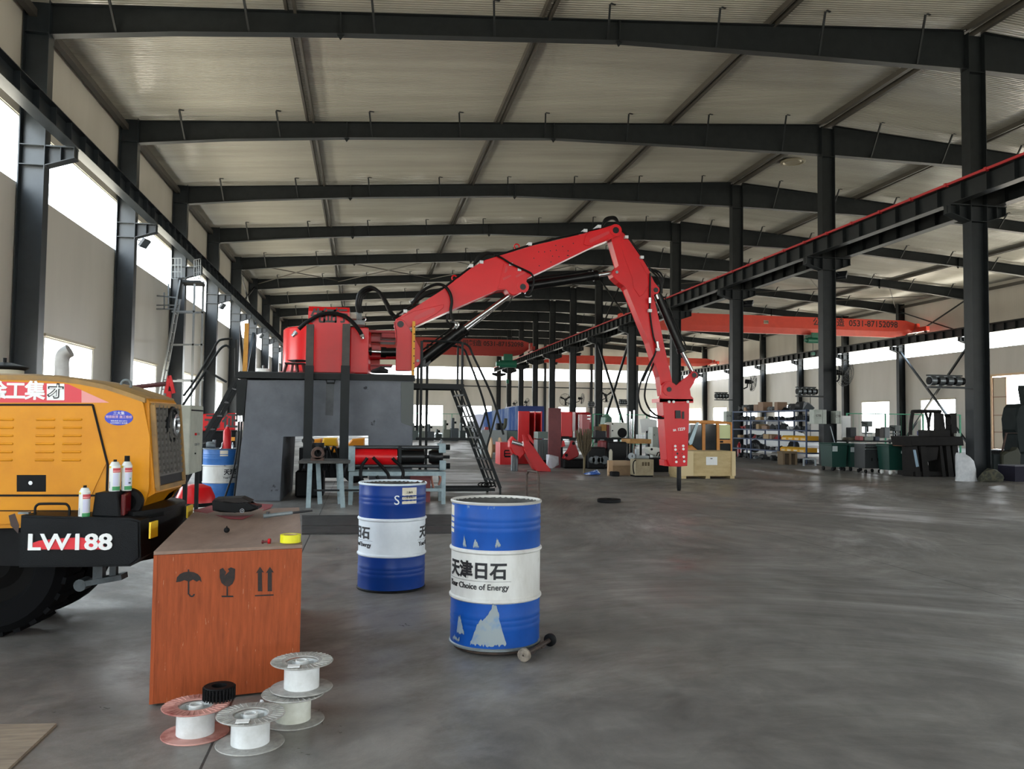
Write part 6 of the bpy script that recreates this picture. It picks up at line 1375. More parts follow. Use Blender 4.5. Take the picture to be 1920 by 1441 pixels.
def workbench(nm, lab, x0, x1, py, Y, dep, m=DARK, drop=.05):
    t = simple(nm, lab, 'workbench', (x0+x1)/2, 880, Y); z = P((x0+x1)/2, py, Y).z; a, b_ = P(x0, py, Y).x, P(x1, py, Y).x
    B().box(a, b_, Y, Y+dep, z-drop, z).done('top', m, t, smooth=0)
    for x in (a+.03, b_-.09):
        for y in (Y+.03, Y+dep-.09): B().box(x, x+.06, y, y+.06, 0, z-drop).done('leg', DARK, t, smooth=0)
    B().box(a+.1, b_-.1, Y+.06, Y+dep-.1, .18, .2).done('lower_shelf', DARK, t, smooth=0)
    return z
zw = workbench('workbench', 'long dark workbench carrying the red housings and the white machine', 1051, 1182, 820.5, 27.0, 1.2)
t = simple('red_housing', 'bright glossy red box housing on the dark workbench, left one', 'red part', 1062, 820, 27.2, zw, 'red housings on the workbench'); pbox('case', 1051.5, 771.5, 1073.5, 819.8, 27.1, .7, PR, t, bev=.03); pbox('foot_strip', 1053, 817.5, 1067, 819.9, 27.08, .02, BLACK, t)
t = simple('red_housing', 'dark red rounded housing with two clips on the dark workbench, right one', 'red part', 1095, 820, 27.2, zw, 'red housings on the workbench')
q = B(); pb(q, 1087.5, 772, 1109.5, 819.8, 27.1, .8, bev=.08); q.done('case', mat('housing_dark_red', '8e161c', .25), t, smooth=.6); q = B(); pb(q, 1079, 772, 1088, 819.8, 27.5, .7); q.done('side_panel', PRD, t, smooth=0)
for y in (779, 785): pbox('clip', 1101, y-.6, 1107, y+.6, 27.06, .04, CHROME, t)
q = B(); pb(q, 1074.5, 808, 1077, 820, 27.15, .1); q.done('white_block', WHITEP, smooth=0, label='small white upright block between the two red housings', cat='block')
def bracket_part():
    Y = 25.2; t = simple('red_bracket', 'red triangular cast bracket lying on black parts under the workbench', 'red part', 1070, 862, Y)
    q = B(); slab(q, [(1074, 826), (1078, 828), (1086, 850), (1084, 856), (1066, 864), (1057, 859), (1060, 853), (1068, 846)], Y, .3, bev=.03); q.done('casting', PRD, t, smooth=0)
    q = B(); disc(q, 1075.5, 831, Y, .05, .01); disc(q, 1062, 853, Y, .05, .01); q.done('hole', BLACK, t); q = B(); slab(q, [(1055, 826), (1058, 826), (1060, 836), (1053, 838)], Y+.4, .1); q.done('lug', PR, t, smooth=0)
    q = B(); pb(q, 1057, 860, 1098, 880, Y, .8, bev=.05, floor=True); q.done('black_base', BLACK, t, smooth=0)
bracket_part()
p = atZ(1040, 879, 0); q = B(); q.hull([p+Vector((random.uniform(-.25, .25), random.uniform(0, .3), random.uniform(0.003, .45))) for _ in range(18)]); q.done('white_bag', mat('white_bag', 'b9b9c0', .7), smooth=0, label='crumpled pale bag beside the foot of the red arm', cat='bag')
def broom():
    p = atZ(1095, 888, 0); t = thing('straw_broom', 'brown bushy twig broom standing upside down on its handle', 'broom', p)
    B().cyl(p, p+Vector((.01, 0, .62)), .03, .035, n=10).done('handle', mat('broom_stick', '6b5f45', .8), t)
    m = mat('twig_brown', '4f4536', .9, 0, '6a5c44', 20); q = B()
    for k in range(170):
        a = random.uniform(0, 2*PI); s = random.random()**.6; h = random.uniform(.85, 1.28); c0 = p+Vector((.02*math.cos(a), .02*math.sin(a), random.uniform(.45, .62)))
        c1 = p+Vector((.26*s*math.cos(a), .2*s*math.sin(a), h)); mid = c0.lerp(c1, .5)+Vector((.05*s*math.cos(a), .04*s*math.sin(a), -.02)); q.tube([c0, mid, c1], .008, 4, smooth=0)
    o = q.done('twigs', m, t, smooth=0); o['kind'] = 'stuff'
broom()
t = simple('white_machine', 'white machine casing with a big round black opening on the workbench', 'machine', 1162, 820, 27.3, zw)
q = B(); slab(q, [(1147, 793), (1152, 791), (1176, 792), (1177, 818), (1172, 820.2), (1147, 820.2)], 27.15, .9, bev=.03); q.done('casing', mat('machine_white', 'cfcfc4', .5), t, smooth=0)
q = B(); disc(q, 1166.5, 811, 27.15, .165, .012, 28); q.done('round_opening', BLACK, t)
for y in (794.5, 807): q = B(); disc(q, 1148.5, y, 27.14, .025, .01, 10); q.done('knob', BLACK, t)
for i, (x, yt) in enumerate(((1181.5, 771), (1184.8, 785), (1189, 768.5))):
    p = P(x, 822, 27.5); B().box(p.x-.02, p.x+.02, 27.5, 27.55, 0.002, P(x, yt, 27.5).z).done('steel_bar', CHROME, smooth=0, label=('bright steel bar standing by the white machine, left one', 'short bright steel bar between two taller ones', 'tallest bright steel bar, right of the white machine')[i], cat='bar', group='steel bars by the white machine')
t = simple('green_machine', 'dark green machine cover behind the white machine', 'machine', 1140, 800, 36)
q = B(); slab(q, [(1134, 798), (1136, 782), (1142, 777), (1148, 783), (1149, 815), (1134, 815)], 36, .8, bev=.05); q.done('cover', mat('machine_green', '3f6350', .5), t, smooth=0); pbox('stand', 1133, 812, 1150, 850, 36.1, .7, DARK, t, floor=True)
for i, (x0, y0, x1, y1, m, lab) in enumerate(((1128, 795, 1138, 807.5, 'b08848', 'small ochre box on the workbench beside a red panel'), (1118, 799, 1127, 806.5, '6f5a45', 'brown box on the workbench left of the ochre box'), (1117, 807.6, 1136, 820.3, '3f4044', 'wide dark grey case at the back of the workbench'))):
    pbox('storage_box', x0, y0, x1, y1, 27.55+.0*i, .35, mat('box_%s' % m, m, .7), bev=.005, label=lab, cat='box')
pbox('steel_sheet', 1138.3, 796, 1143.5, 820.2, 27.45, .06, mat('oxide_red', '6e2226', .5), label='upright dark red panel next to the white machine', cat='panel')
t = simple('whiteboard', 'white board on a stand near the grey cabinets', 'board', 1218, 850, 33.0); q = B(); slab(q, [(1200, 786), (1213, 784), (1232, 787), (1232, 811), (1203, 811.5)], 33, .04); q.done('board', WHITEP, t, smooth=0); p = P(1213, 812, 33); B().box(p.x-.04, p.x+.04, 33, 33.06, .002, p.z+.1).done('post', GREYM, t, smooth=0)
t = simple('grey_cabinet', 'narrow grey steel cabinet left of the hammer', 'cabinet', 1228, 832, 30.2, 0, 'grey cabinets behind the hammer'); pbox('case', 1224, 800, 1233.5, 832, 30.2, .5, EB, t, floor=True); pbox('handle', 1226.5, 814, 1227.5, 816, 30.18, .02, BLACK, t)
t = simple('grey_cabinet', 'wider dull grey cabinet directly behind the hammer', 'cabinet', 1245, 834, 30.4, 0, 'grey cabinets behind the hammer'); pbox('case', 1235.5, 800, 1258, 834, 30.4, .5, mat('cabinet_dull', '83868a', .5), t, floor=True); pbox('door_gap', 1246, 802, 1246.5, 832, 30.39, .01, BLACK, t)
zt2 = workbench('timber_table', 'rough table with a thick pale timber top behind the carton', 1181.5, 1221, 823, 25.2, .9, mat('pale_timber', 'b58a52', .7, 0, '9c7442', 4), .14)
def white_arm():
    Y = 23.2; t = simple('excavator_boom', 'white excavator arm part resting on dark parts left of the hammer', 'machine part', 1235, 870, Y)
    q = B(); slab(q, [(1213, 841), (1217, 838), (1228, 838), (1262, 843), (1262, 855), (1230, 854), (1219, 851)], Y, .35, bev=.02); a = q.done('arm', mat('machine_white', 'cfcfc4', .5), t, smooth=0); q = B(); disc(q, 1221.8, 841.8, Y, .035, .01); q.done('pin_hole', BLACK, a)
    q = B(); q.cyl(P(1184, 855, Y+.1), P(1184, 855, Y-.25), .1, n=18).cyl(P(1187, 856, Y), P(1216, 857, Y), .05, n=12); q.done('cylinder_eye', mat('grey_casting', 'a4abad', .5), t); q = B(); disc(q, 1187.5, 855, Y-.25, .05, .01); q.done('eye_hole', BLACK, t)
    q = B(); pb(q, 1193, 842, 1198, 858, Y-.1, .15); q.done('lever', mat('grey_casting', 'a4abad', .5), t, smooth=0); q = B(); pb(q, 1186, 859, 1262, 886, Y+.2, .7, floor=True); q.done('dark_base', BLACK, t, smooth=0)
    for k in range(2): q = B(); q.tube([P(1231+k*5, 855, Y-.1), P(1234+k*4, 848, Y-.12), P(1240+k*2, 850, Y-.12), P(1239+k*2, 868, Y-.1)], .018, 6); q.done('hose', HOSE, t)
white_arm()
CARD = mat('cardboard', '9d8365', .8, 0, '8a7257', 4)
t = simple('cardboard_carton', 'brown cardboard carton with tucked flaps on the floor left of the square crate', 'carton', 1165, 886, 21.9); pbox('carton', 1149, 864, 1184, 886, 21.9, .5, CARD, t, floor=True); pbox('flap', 1150, 863, 1184.5, 872.5, 21.87, .03, mat('cardboard_light', 'b0977a', .8), t)
pbox('timber_block', 1141, 863, 1149, 893, 21.75, .12, mat('pale_plank', 'b39372', .8), floor=True, label='short pale timber standing at the left end of the carton', cat='timber')
t = simple('small_gas_cylinder', 'small pale gas cylinder standing behind the carton', 'cylinder', 1145, 862, 22.6); p = Vector(t.location); B().lathe(p, (0, 0, 1), [(0, 0.002), (.05, .002), (.05, .62), (.03, .68), (0, .7)], 14).done('body', mat('bone_white', 'b8b3a0', .5), t)
def square_crate():
    Y = 21.2; t = simple('square_crate', 'square beige crate with stencilled marks on a wheeled base beside the hammer', 'crate', 1208, 895, Y)
    pbox('crate', 1192, 861, 1225.5, 891, Y, .45, mat('beige_board', '9b8f74', .8, 0, '83775f', 4), t); pbox('base', 1192, 891.2, 1224, 894, Y, .45, BLACK, t)
    for k in range(3): pbox('stencil', 1204+k*5.2, 866, 1207.5+k*5.2, 873, Y-.004, .004, mat('stencil_brown', '51452f', .8), t)
    for x in (1195, 1220):
        for yy in (Y+.06, Y+.38): p = P(x, 896, Y); B().cyl((p.x-.02, yy, .045), (p.x+.02, yy, .045), .045, n=12).done('castor', CHROME if x > 1200 else BLACK, t)
    q = B(); q.tube([P(1192, 862, Y-.02), P(1188, 866, Y-.03), P(1187, 876, Y-.04), P(1189, 888, Y-.03)], .016, 6, smooth=5); q.done('cable', HOSE, t)
square_crate()
p = atZ(1115, 892, 0); q = B(); bm = q.bm
q.hull([p+Vector((random.uniform(-.28, .22), random.uniform(0, .3), random.uniform(.002, .09))) for _ in range(20)]+[p+Vector((.1, .1, .17))]); q.done('blue_bag', mat('blue_bag', '1d4fa0', .5, 0, 'c9d6e6', 5, .42, sharp=.05), smooth=0, label='crumpled blue and white plastic bag on the floor', cat='bag')
q = B(); pb(q, 1148, 884, 1162, 893, 21.5, .25, bev=.02, floor=True); q.done('dark_case', BLACK, smooth=0, label='small dark case on the floor in front of the carton', cat='case')
def engine():
    Y = 25.0; t = simple('scrap_engine', 'dark oily engine parts heaped under the workbench behind the broom', 'machine parts', 1120, 880, Y); 
    for k, (x0, y0, x1, y1, m) in enumerate(((1102, 838, 1136, 880, 'dark_engine'), (1140, 828, 1176, 862, 'dark_engine'), (1128, 826, 1139, 842, 'oxide_red'), (1150, 830, 1160, 848, 'oxide_red'), (1165, 828, 1172, 846, 'oxide_red'))):
        q = B(); pb(q, x0, y0, x1, y1, Y+.1*k, .5, bev=.04, floor=(k < 2)); q.done('block', mat(m, '141516' if m == 'dark_engine' else '6e2226', .6, spec=.3), t, smooth=0)
    for k in range(4): p = P(1110+k*8, 862, Y-.05); q = B(); q.cyl(p, p+Vector((0, .1, 0)), .1+.03*(k % 2), n=16); q.done('pulley', mat('satin_steel', '6b7073', .3, .7), t)
engine()
# orange cab and timber crate right of the hammer
def cab():
    Y = 23.6; D = 1.5; t = simple('excavator_cab', 'orange excavator cab with tinted windows behind the pale timber crate', 'cab', 1335, 880, Y); OR = mat('cab_orange', 'c9822a', .4, 0, 'b97424', 3)
    GL = mat('tinted_glass', '0c1011', .08, 0, spec=.25); GY = mat('yellow_glass', 'c3c98a', .2)
    q = B(); slab(q, [(1290, 789), (1303, 787.5), (1345, 788), (1373, 791), (1373, 795), (1290, 794)], Y, D, bev=.02); q.done('roof', OR, t, smooth=0)
    for pts in ([(1317, 794), (1322.5, 794), (1322.5, 848), (1317, 848)], [(1344, 794), (1348.5, 794), (1350, 848), (1344, 848)], [(1370.5, 794), (1373, 794), (1373, 848), (1370.5, 848)]):
        for o in (0, D-.08): q = B(); slab(q, pts, Y+o, .08); q.done('pillar', OR, t, smooth=0)
    q = B(); slab(q, [(1291, 795), (1294.5, 795), (1294.5, 810), (1291, 812)], Y, .06); q.done('front_pillar', mat('pale_trim', 'b9cfd6', .4), t, smooth=0); q = B(); slab(q, [(1306, 792), (1311, 791), (1298, 832), (1294, 834), (1292, 828)], Y-.01, .05); q.done('windscreen_strip', mat('pale_trim', 'b9cfd6', .4), t, smooth=0)
    for pts in ([(1292, 795), (1317, 795), (1317, 846), (1308, 843), (1300, 834), (1292, 832)], [(1322.5, 795), (1344, 795), (1344, 846), (1322.5, 846)]): q = B(); slab(q, pts, Y+.03, .02); q.done('side_window', GL, t, smooth=0)
    pbox('rear_window', 1349, 796, 1370, 822, Y+.03, .02, GY, t); pbox('lower_window', 1350, 832, 1370, 846, Y+.03, .02, GL, t); pbox('rail', 1349, 824, 1371, 831, Y, .06, OR, t); pbox('rail_slot', 1350, 826, 1356, 829.5, Y-.006, .006, BLACK, t)
    q = B(); slab(q, [(1331, 820), (1338, 815), (1337, 836), (1330, 834)], Y+.5, .4, bev=.04); q.done('seat', mat('seat_grey', '4b4f52', .8), t, smooth=0)
    q = B(); slab(q, [(1288, 838), (1298, 834), (1308, 843), (1308, 848), (1288, 848)], Y, D, bev=.03); q.done('nose', OR, t, smooth=0); pbox('back_panel', 1291, 795, 1373, 846, Y+D-.03, .03, GL, t); q = B(); pb(q, 1290, 846, 1373, 880, Y, D, floor=True); q.done('floor_frame', OR, t, smooth=0)
cab()
def timber_crate():
    t = thing('timber_crate', 'long pale timber crate with a white paper sheet pinned on it, right of the hammer', 'crate', (9, 20.9, 0)); PW = mat('pale_crate', 'c6b183', .7, 0, 'b49d6e', 2.5, .5, stretch=(1, 1, 3)); Y = 20.6
    z0, z1 = P(1330, 896, Y).z, P(1330, 845.5, Y).z; z0 = max(z0, .07); xa, xb = P(1277, 870, Y).x, P(1379, 870, Y).x
    B().box(xa, xb, Y+.02, Y+.9, z0, z1).done('panel', PW, t, smooth=0)
    q = B(); q.box(xa, xb, Y, Y+.02, z1-.07, z1).box(xa, xb, Y, Y+.02, z0, z0+.07); q.done('batten_row', PW, t, smooth=0)
    for x0, x1 in ((1277, 1300), (1372, 1379)): a, b_ = P(x0, 870, Y).x, P(x1, 870, Y).x; B().box(a, b_, Y-.012, Y, z0, z1).done('batten', mat('pale_crate_light', 'd0bd92', .7), t, smooth=0)
    for x in (1283, 1328, 1374): p = P(x, 897, Y); B().box(p.x-.06, p.x+.06, Y+.02, Y+.9, 0, z0).done('skid', PW, t, smooth=0)
    s = pbox('paper_sheet', 1324, 856, 1345, 871.5, Y-.004, .004, WHITEP, t); pbox('tick_mark', 1332, 858.5, 1336, 860, Y-.007, .002, BLACK, s)
timber_crate()
t = simple('fire_extinguisher', 'red fire extinguisher at the foot of the third middle column', 'extinguisher', 1386, 868, 34.75); p = Vector(t.location)
B().lathe(p, (0, 0, 1), [(0, .002), (.09, .002), (.09, .5), (.05, .58), (.03, .6), (.03, .66), (0, .66)], 16).done('body', mat('housing_dark_red', '8e161c', .25), t); B().box(p.x-.05, p.x+.05, p.y-.02, p.y+.02, .66, .7).done('handle', BLACK, t, smooth=0)

# --- storage rack between the second and third middle columns
def rack():
    RB = mat('rack_blue', '1f3557', .5); X = 16.05; t = thing('storage_rack', 'blue steel storage rack full of parts between two middle columns', 'rack', (16.4, 31, 0))
    Ys = (28.15, 30.2, 32.6, 34.3); dx = .65; lv = (.42, .86, 1.25, 1.62, 2.0)
    for y in Ys:
        for x in (X, X+dx): B().box(x-.025, x+.025, y-.025, y+.025, 0, 2.02).done('upright', RB, t, smooth=0)
    for z in lv: B().box(X-.025, X+dx+.025, Ys[0], Ys[-1], z-.05, z).done('shelf', RB, t, smooth=0)
    cols = {'carton_brown': '7d6049', 'part_black': '121314', 'part_grey': '565b5d', 'part_white': 'a9abab', 'part_tan': '957a52', 'part_red': '8a2a2c', 'part_dark': '1d1f21', 'carton_light': '9b7b5c'}
    ms = {k: mat(k, v, .6) for k, v in cols.items()}; words = {'carton_brown': 'brown carton', 'part_black': 'black part', 'part_grey': 'grey part', 'part_white': 'white part', 'part_tan': 'tan box', 'part_red': 'dark red part', 'part_dark': 'dark part', 'carton_light': 'light brown carton'}
    rnd = random.Random(3); names = ('floor level', 'lowest shelf', 'second shelf', 'third shelf', 'fourth shelf', 'top shelf'); ordn = ('first', 'second', 'third', 'fourth', 'fifth', 'sixth', 'seventh', 'eighth', 'ninth', 'tenth', 'eleventh', 'twelfth', 'thirteenth')
    for li, z in enumerate((0.0,)+lv):
        y = Ys[0]+.12; i = 0; cnt = {}
        while y < Ys[-1]-.3:
            w = rnd.uniform(.22, .5); h = rnd.uniform(.12, .27)
            if li == 5: h = rnd.uniform(.1, .38)
            k = rnd.choice(list(ms)+(['part_black', 'part_dark']*4 if li < 5 else ['part_black', 'carton_brown', 'part_dark']) if li else ['part_black', 'part_dark', 'part_grey', 'part_black'])
            if li in (2, 1) and y < 30.1 and True: y += w; continue
            lab = '%s %s from the near end, %s of the blue rack' % (ordn[cnt.get(k, 0)], words[k], names[li]); cnt[k] = cnt.get(k, 0)+1
            nm = 'carton' if 'carton' in k or 'tan' in k else 'machine_part'; b = B(); x0 = X+.03+rnd.uniform(0, .08)
            if nm == 'carton': b.box(x0, x0+.42, y, y+w-.04, z+.003, z+h, bev=.006)
            elif i % 2: b.cyl((x0+.2, y, z+.003+h*.45), (x0+.2, y+w-.06, z+.003+h*.45), h*.45, n=14).box(x0+.1, x0+.3, y+w*.3, y+w*.5, z+.003, z+h*.9)
            else: b.hull([Vector((x0+.2+rnd.uniform(-.18, .18), y+w*.45+rnd.uniform(-w*.42, w*.42), z+.003+rnd.choice((0, rnd.uniform(0, h))))) for _ in range(16)])
            b.done(nm, ms[k], smooth=.5, label=lab, cat='carton' if nm == 'carton' else 'machine part', group='parts on the blue rack'); y += w+.02; i += 1
    YP = mat('bucket_yellow', 'd9a01c', .5)
    for li, (z, y0) in enumerate(((.86, 28.2), (.42, 28.3))):
        for k in range(4):
            y = y0+k*.47; b = B(); x0 = X+.02; b.prism([(x0, y, z+.003), (x0+.5, y, z+.003), (x0+.5, y, z+.17), (x0+.08, y, z+.17), (x0, y, z+.11)], (0, .44, 0)); o = b.done('parts_bin', YP, smooth=0, label='%s yellow parts bin from the near end, %s shelf of the blue rack' % (ordn[k], ('second', 'lowest')[li]), cat='bin', group='yellow parts bins')
            B().box(x0-.004, x0-.001, y+.1, y+.34, z+.03, z+.07).done('bin_label', PAPER, o, smooth=0)
rack()
q = B(); pb(q, 1471, 847, 1495, 869, 27.75, .35, floor=True)
t = simple('brown_stand', 'brown board stand on the floor in front of the blue rack', 'stand', 1482, 870, 29.0); Y = 28.9
for x0, x1, y0 in ((1468, 1471.5, 850), (1480, 1483.5, 850), (1491, 1495, 849)): pbox('leg', x0, y0, x1, 869, Y-1.2, .4, mat('dusty_brown', '6e5c45', .8), t, floor=True)
pbox('top', 1467, 846, 1495, 850, Y-1.2, .4, mat('dusty_brown', '6e5c45', .8), t)
q.bm.free()
t = simple('low_steel_frame', 'low pale steel frame on the floor beside the second middle column', 'frame', 1518, 872, 26.6)
q = B(); Y = 26.6
for a, b_ in (((1507, 860), (1529, 860)), ((1507, 860), (1507, 873)), ((1529, 860), (1529, 873))): q.obox(P(*a, Y), Vector((P(*b_, Y).x, Y, max(.02, P(*b_, Y).z))), .05, .05)
q.done('frame', mat('pale_steel', '9fa8ac', .4), t, smooth=0)
def car():
    Y = 40.0; t = simple('white_car', 'white car parked beyond the blue rack', 'car', 1455, 850, Y); W = mat('car_white', 'd4d6d8', .25, coat=.5); x0, x1 = P(1392, 830, Y).x, P(1512, 830, Y).x
    def X(f): return x0+(x1-x0)*f
    side = [(0, .3), (0, .95), (.03, 1.1), (.1, 1.72), (.2, 1.8), (.62, 1.78), (.78, 1.12), (.97, 1.0), (1, .8), (1, .3)]
    B().prism([(X(a), Y, z) for a, z in side], (0, 1.75, 0), bev=.06, seg=2).done('body', W, t, smooth=.6)
    for pts in ([(.12, 1.15), (.16, 1.62), (.36, 1.66), (.36, 1.12)], [(.39, 1.12), (.39, 1.66), (.6, 1.64), (.72, 1.12)]): B().prism([(X(a), Y-.006, z) for a, z in pts], (0, .01, 0)).done('window', mat('tinted_glass', '1a2122', .08), t, smooth=0)
    for f in (.2, .8):
        for y in (Y-.03, Y+1.55): B().lathe((X(f), y, .34), (0, 1, 0), [(0, .02), (.2, 0), (.3, 0), (.34, .05), (.34, .2), (0, .22)], 24).done('wheel', BLACK, t)
car()
# --- wheeled bins
def wheelie(px0, px1, yt, yb, Y, dep, lab, col='0a3a31', tags=(), lid=True, bigw=False):
    t = simple('wheelie_bin', lab, 'bin', (px0+px1)/2, yb, Y, 0, 'green wheeled bins'); m = mat('bin_%s' % col, col, .45); a, b_ = P(px0, yb, Y).x, P(px1, yb, Y).x; zt = P(px0, yt, Y).z
    w = b_-a; q = B(); q.hull([(a+w*.06, Y+.04, .13), (b_-w*.06, Y+.04, .13), (a+w*.06, Y+dep-.04, .13), (b_-w*.06, Y+dep-.04, .13), (a, Y, zt-.08), (b_, Y, zt-.08), (a, Y+dep, zt-.08), (b_, Y+dep, zt-.08)]); q.done('tub', m, t, smooth=0)
    B().box(a-.03, b_+.03, Y-.04, Y+dep+.03, zt-.08, zt-.03, bev=.012).done('rim', m, t, smooth=0)
    if lid: B().box(a-.02, b_+.02, Y-.02, Y+dep, zt-.03, zt, bev=.012).done('lid', m, t, smooth=0)
    for x in (a+w*.14, b_-w*.14):
        for y in (Y+.08, Y+dep-.08): B().cyl((x-.02, y, .065), (x+.02, y, .065), .065, n=14).done('wheel', WHITEP if bigw else BLACK, t)
    for tx0, ty0, tx1, ty1 in tags: p, r = P(tx0, ty0, Y), P(tx1, ty1, Y); B().box(p.x, r.x, Y-.012, Y+.01, r.z, p.z).done('label_sheet', mat('label_grey', 'b4bfc0', .6), t, smooth=0)
wheelie(1560, 1589, 830, 877, 23.9, .7, 'dark green wheeled bin beside the second middle column, leftmost of the bins', tags=((1561, 836, 1570, 846),))
wheelie(1594, 1619.5, 831, 878, 23.85, .7, 'green wheeled bin with two white labels, between the leftmost bin and the black tool cabinet', tags=((1595, 838, 1604, 847), (1608, 843, 1616, 847), (1608, 837.5, 1616, 841)))
wheelie(1667, 1708, 832, 884, 22.2, .58, 'wide green wheeled bin with white castors, rightmost of the bins', tags=((1690, 845, 1705, 850),), bigw=True)
t = simple('tool_cabinet', 'black rolling tool cabinet with two bright drawer strips between green bins', 'tool cabinet', 1640, 880, 22.9); Y = 22.9
pbox('case', 1621.5, 832, 1657.5, 878, Y, .55, mat('cabinet_black', '26292a', .45), t); 
for y in (836, 841.5): pbox('drawer_strip', 1622.5, y-.6, 1657, y+.6, Y-.02, .02, CHROME, t)
for x in (1626, 1652):
    for yy in (Y+.08, Y+.45): p = P(x, 880, Y); B().cyl((p.x-.02, yy, .055), (p.x+.02, yy, .055), .055, n=12).done('castor', BLACK, t)
for x in (1634, 1645): pbox('mark', x, 858, x+2, 864, Y-.003, .003, BLACK, t)
p0, p1 = P(1565, 829, 24.4), P(1557, 799, 24.4); B().cyl(p0-Vector((0, 0, 0)), p1, .015, n=8).done('pole', mat('pale_steel', '9fa8ac', .4), label='thin pale pole leaning out of the leftmost green bin', cat='pole')
# machines on benches behind the bins
zb3 = workbench('workbench', 'cluttered workbench behind the green bins', 1588, 1700, 826, 28.5, 1.0)
GREY3 = mat('machine_grey', '5a605e', .5)
def drill(px, Y, zb0, ztop_px, lab):
    t = simple('drill_press', lab, 'drill press', px, 826, Y, zb0, 'drill presses on the bench'); x = P(px, 800, Y).x; zt = P(px, ztop_px, Y).z
    B().box(x-.15, x+.15, Y, Y+.3, zb0+.002, zb0+.05).done('base', GREY3, t, smooth=0); B().cyl((x, Y+.18, zb0+.05), (x, Y+.18, zt), .045, n=12).done('column', mat('satin_steel', '6b7073', .3, .7), t)
    B().box(x-.12, x+.12, Y-.08, Y+.3, zt-.22, zt, bev=.02).done('head', GREY3, t, smooth=0); B().cyl((x-.03, Y+.02, zt-.42), (x-.03, Y+.02, zt-.22), .03, n=10).done('spindle', BLACK, t); B().box(x-.11, x+.11, Y-.06, Y+.26, zb0+.25, zb0+.29).done('table', GREY3, t, smooth=0)
    B().obox((x-.12, Y-.05, zt-.12), (x-.35, Y-.05, zt-.05), .025, .025).done('lever', BLACK, t, smooth=0)
drill(1629, 29.0, zb3, 789, 'grey drill press on the cluttered bench, before the bright window'); drill(1681, 29.0, zb3, 797, 'darker drill press near the right end of the cluttered bench')
for i, (x0, y0, x1, y1, col, lab) in enumerate(((1594, 801, 1606, 811, '24272a', 'black box high on the stacked material behind the green bins'), (1649, 802, 1658, 813, '4a4542', 'dark upright box left of a grey machine on the bench'), (1659, 800, 1669, 815, '85888a', 'grey rounded machine head on the cluttered bench'), (1611, 817, 1619, 825.5, 'a6575a', 'small pinkish red box on the cluttered bench'), (1621, 818, 1638, 825.5, '8b8f86', 'pale rags and papers heap on the cluttered bench'), (1641, 818, 1650, 825.8, '3d4352', 'dark blue motor on the cluttered bench'), (1689, 820, 1695, 825.8, 'b06a3a', 'small orange box at the right end of the cluttered bench'))):
    Yb_ = 28.55 if i > 2 else 29.0
    q = B(); p, r = P(x0, y0, Yb_), P(x1, y1, Yb_); zz = zb3+.002 if i > 2 else zb3+.1
    q.box(p.x, r.x, Yb_, Yb_+.3, zz, p.z, bev=.02); q.done('bench_box', mat('bench_%s' % col, col, .6), smooth=0, label=lab, cat='box')
q = B()
for k in range(7): z = zb3+.002+k*.016; x0 = P(1588, 820, 29).x+random.uniform(0, .1); q.box(x0, x0+random.uniform(.35, .5), 28.95, 29.4, z, z+.013)
q.done('sheet_stack', mat('sheet_brown', '5a5048', .8, 0, '77705f', 6), smooth=0, label='flat stack of sheets under the black box on the bench', cat='sheets')
t = simple('partition_screen', 'plain white upright panel beside the second middle column', 'panel', 1587, 820, 30.5); pbox('panel', 1579, 779, 1595.5, 826, 30.5, .05, WHITEP, t, floor=True)
def mesh_fence(lab, xa, xb, yt, Y, h, col='2f8f68', posts=4):
    t = simple('mesh_fence', lab, 'fence', (xa+xb)/2, yt, Y); m = mat('fence_green', col, .5); a, b_ = P(xa, yt, Y).x, P(xb, yt, Y).x
    for k in range(posts): x = a+(b_-a)*k/(posts-1); B().box(x-.03, x+.03, Y-.03, Y+.03, 0, h).done('post', m, t, smooth=0)
    q = B(); q.box(a, b_, Y-.015, Y+.015, h-.04, h).box(a, b_, Y-.015, Y+.015, .2, .24); x = a+.3
    while x < b_: q.box(x-.004, x+.004, Y-.004, Y+.004, .24, h-.04); x += .3
    q.done('wire_panel', m, t, smooth=0)
mesh_fence('green mesh fence behind the green bins', 1588, 1800, 781, 34.0, 2.0, posts=4); mesh_fence('green mesh fence behind the white machine', 1112, 1262, 778, 46.0, 1.95, posts=7); mesh_fence('dark green mesh fence far off beyond the right-hand stair', 700, 990, 777, 72.0, 2.1, '3d5a52', 7)
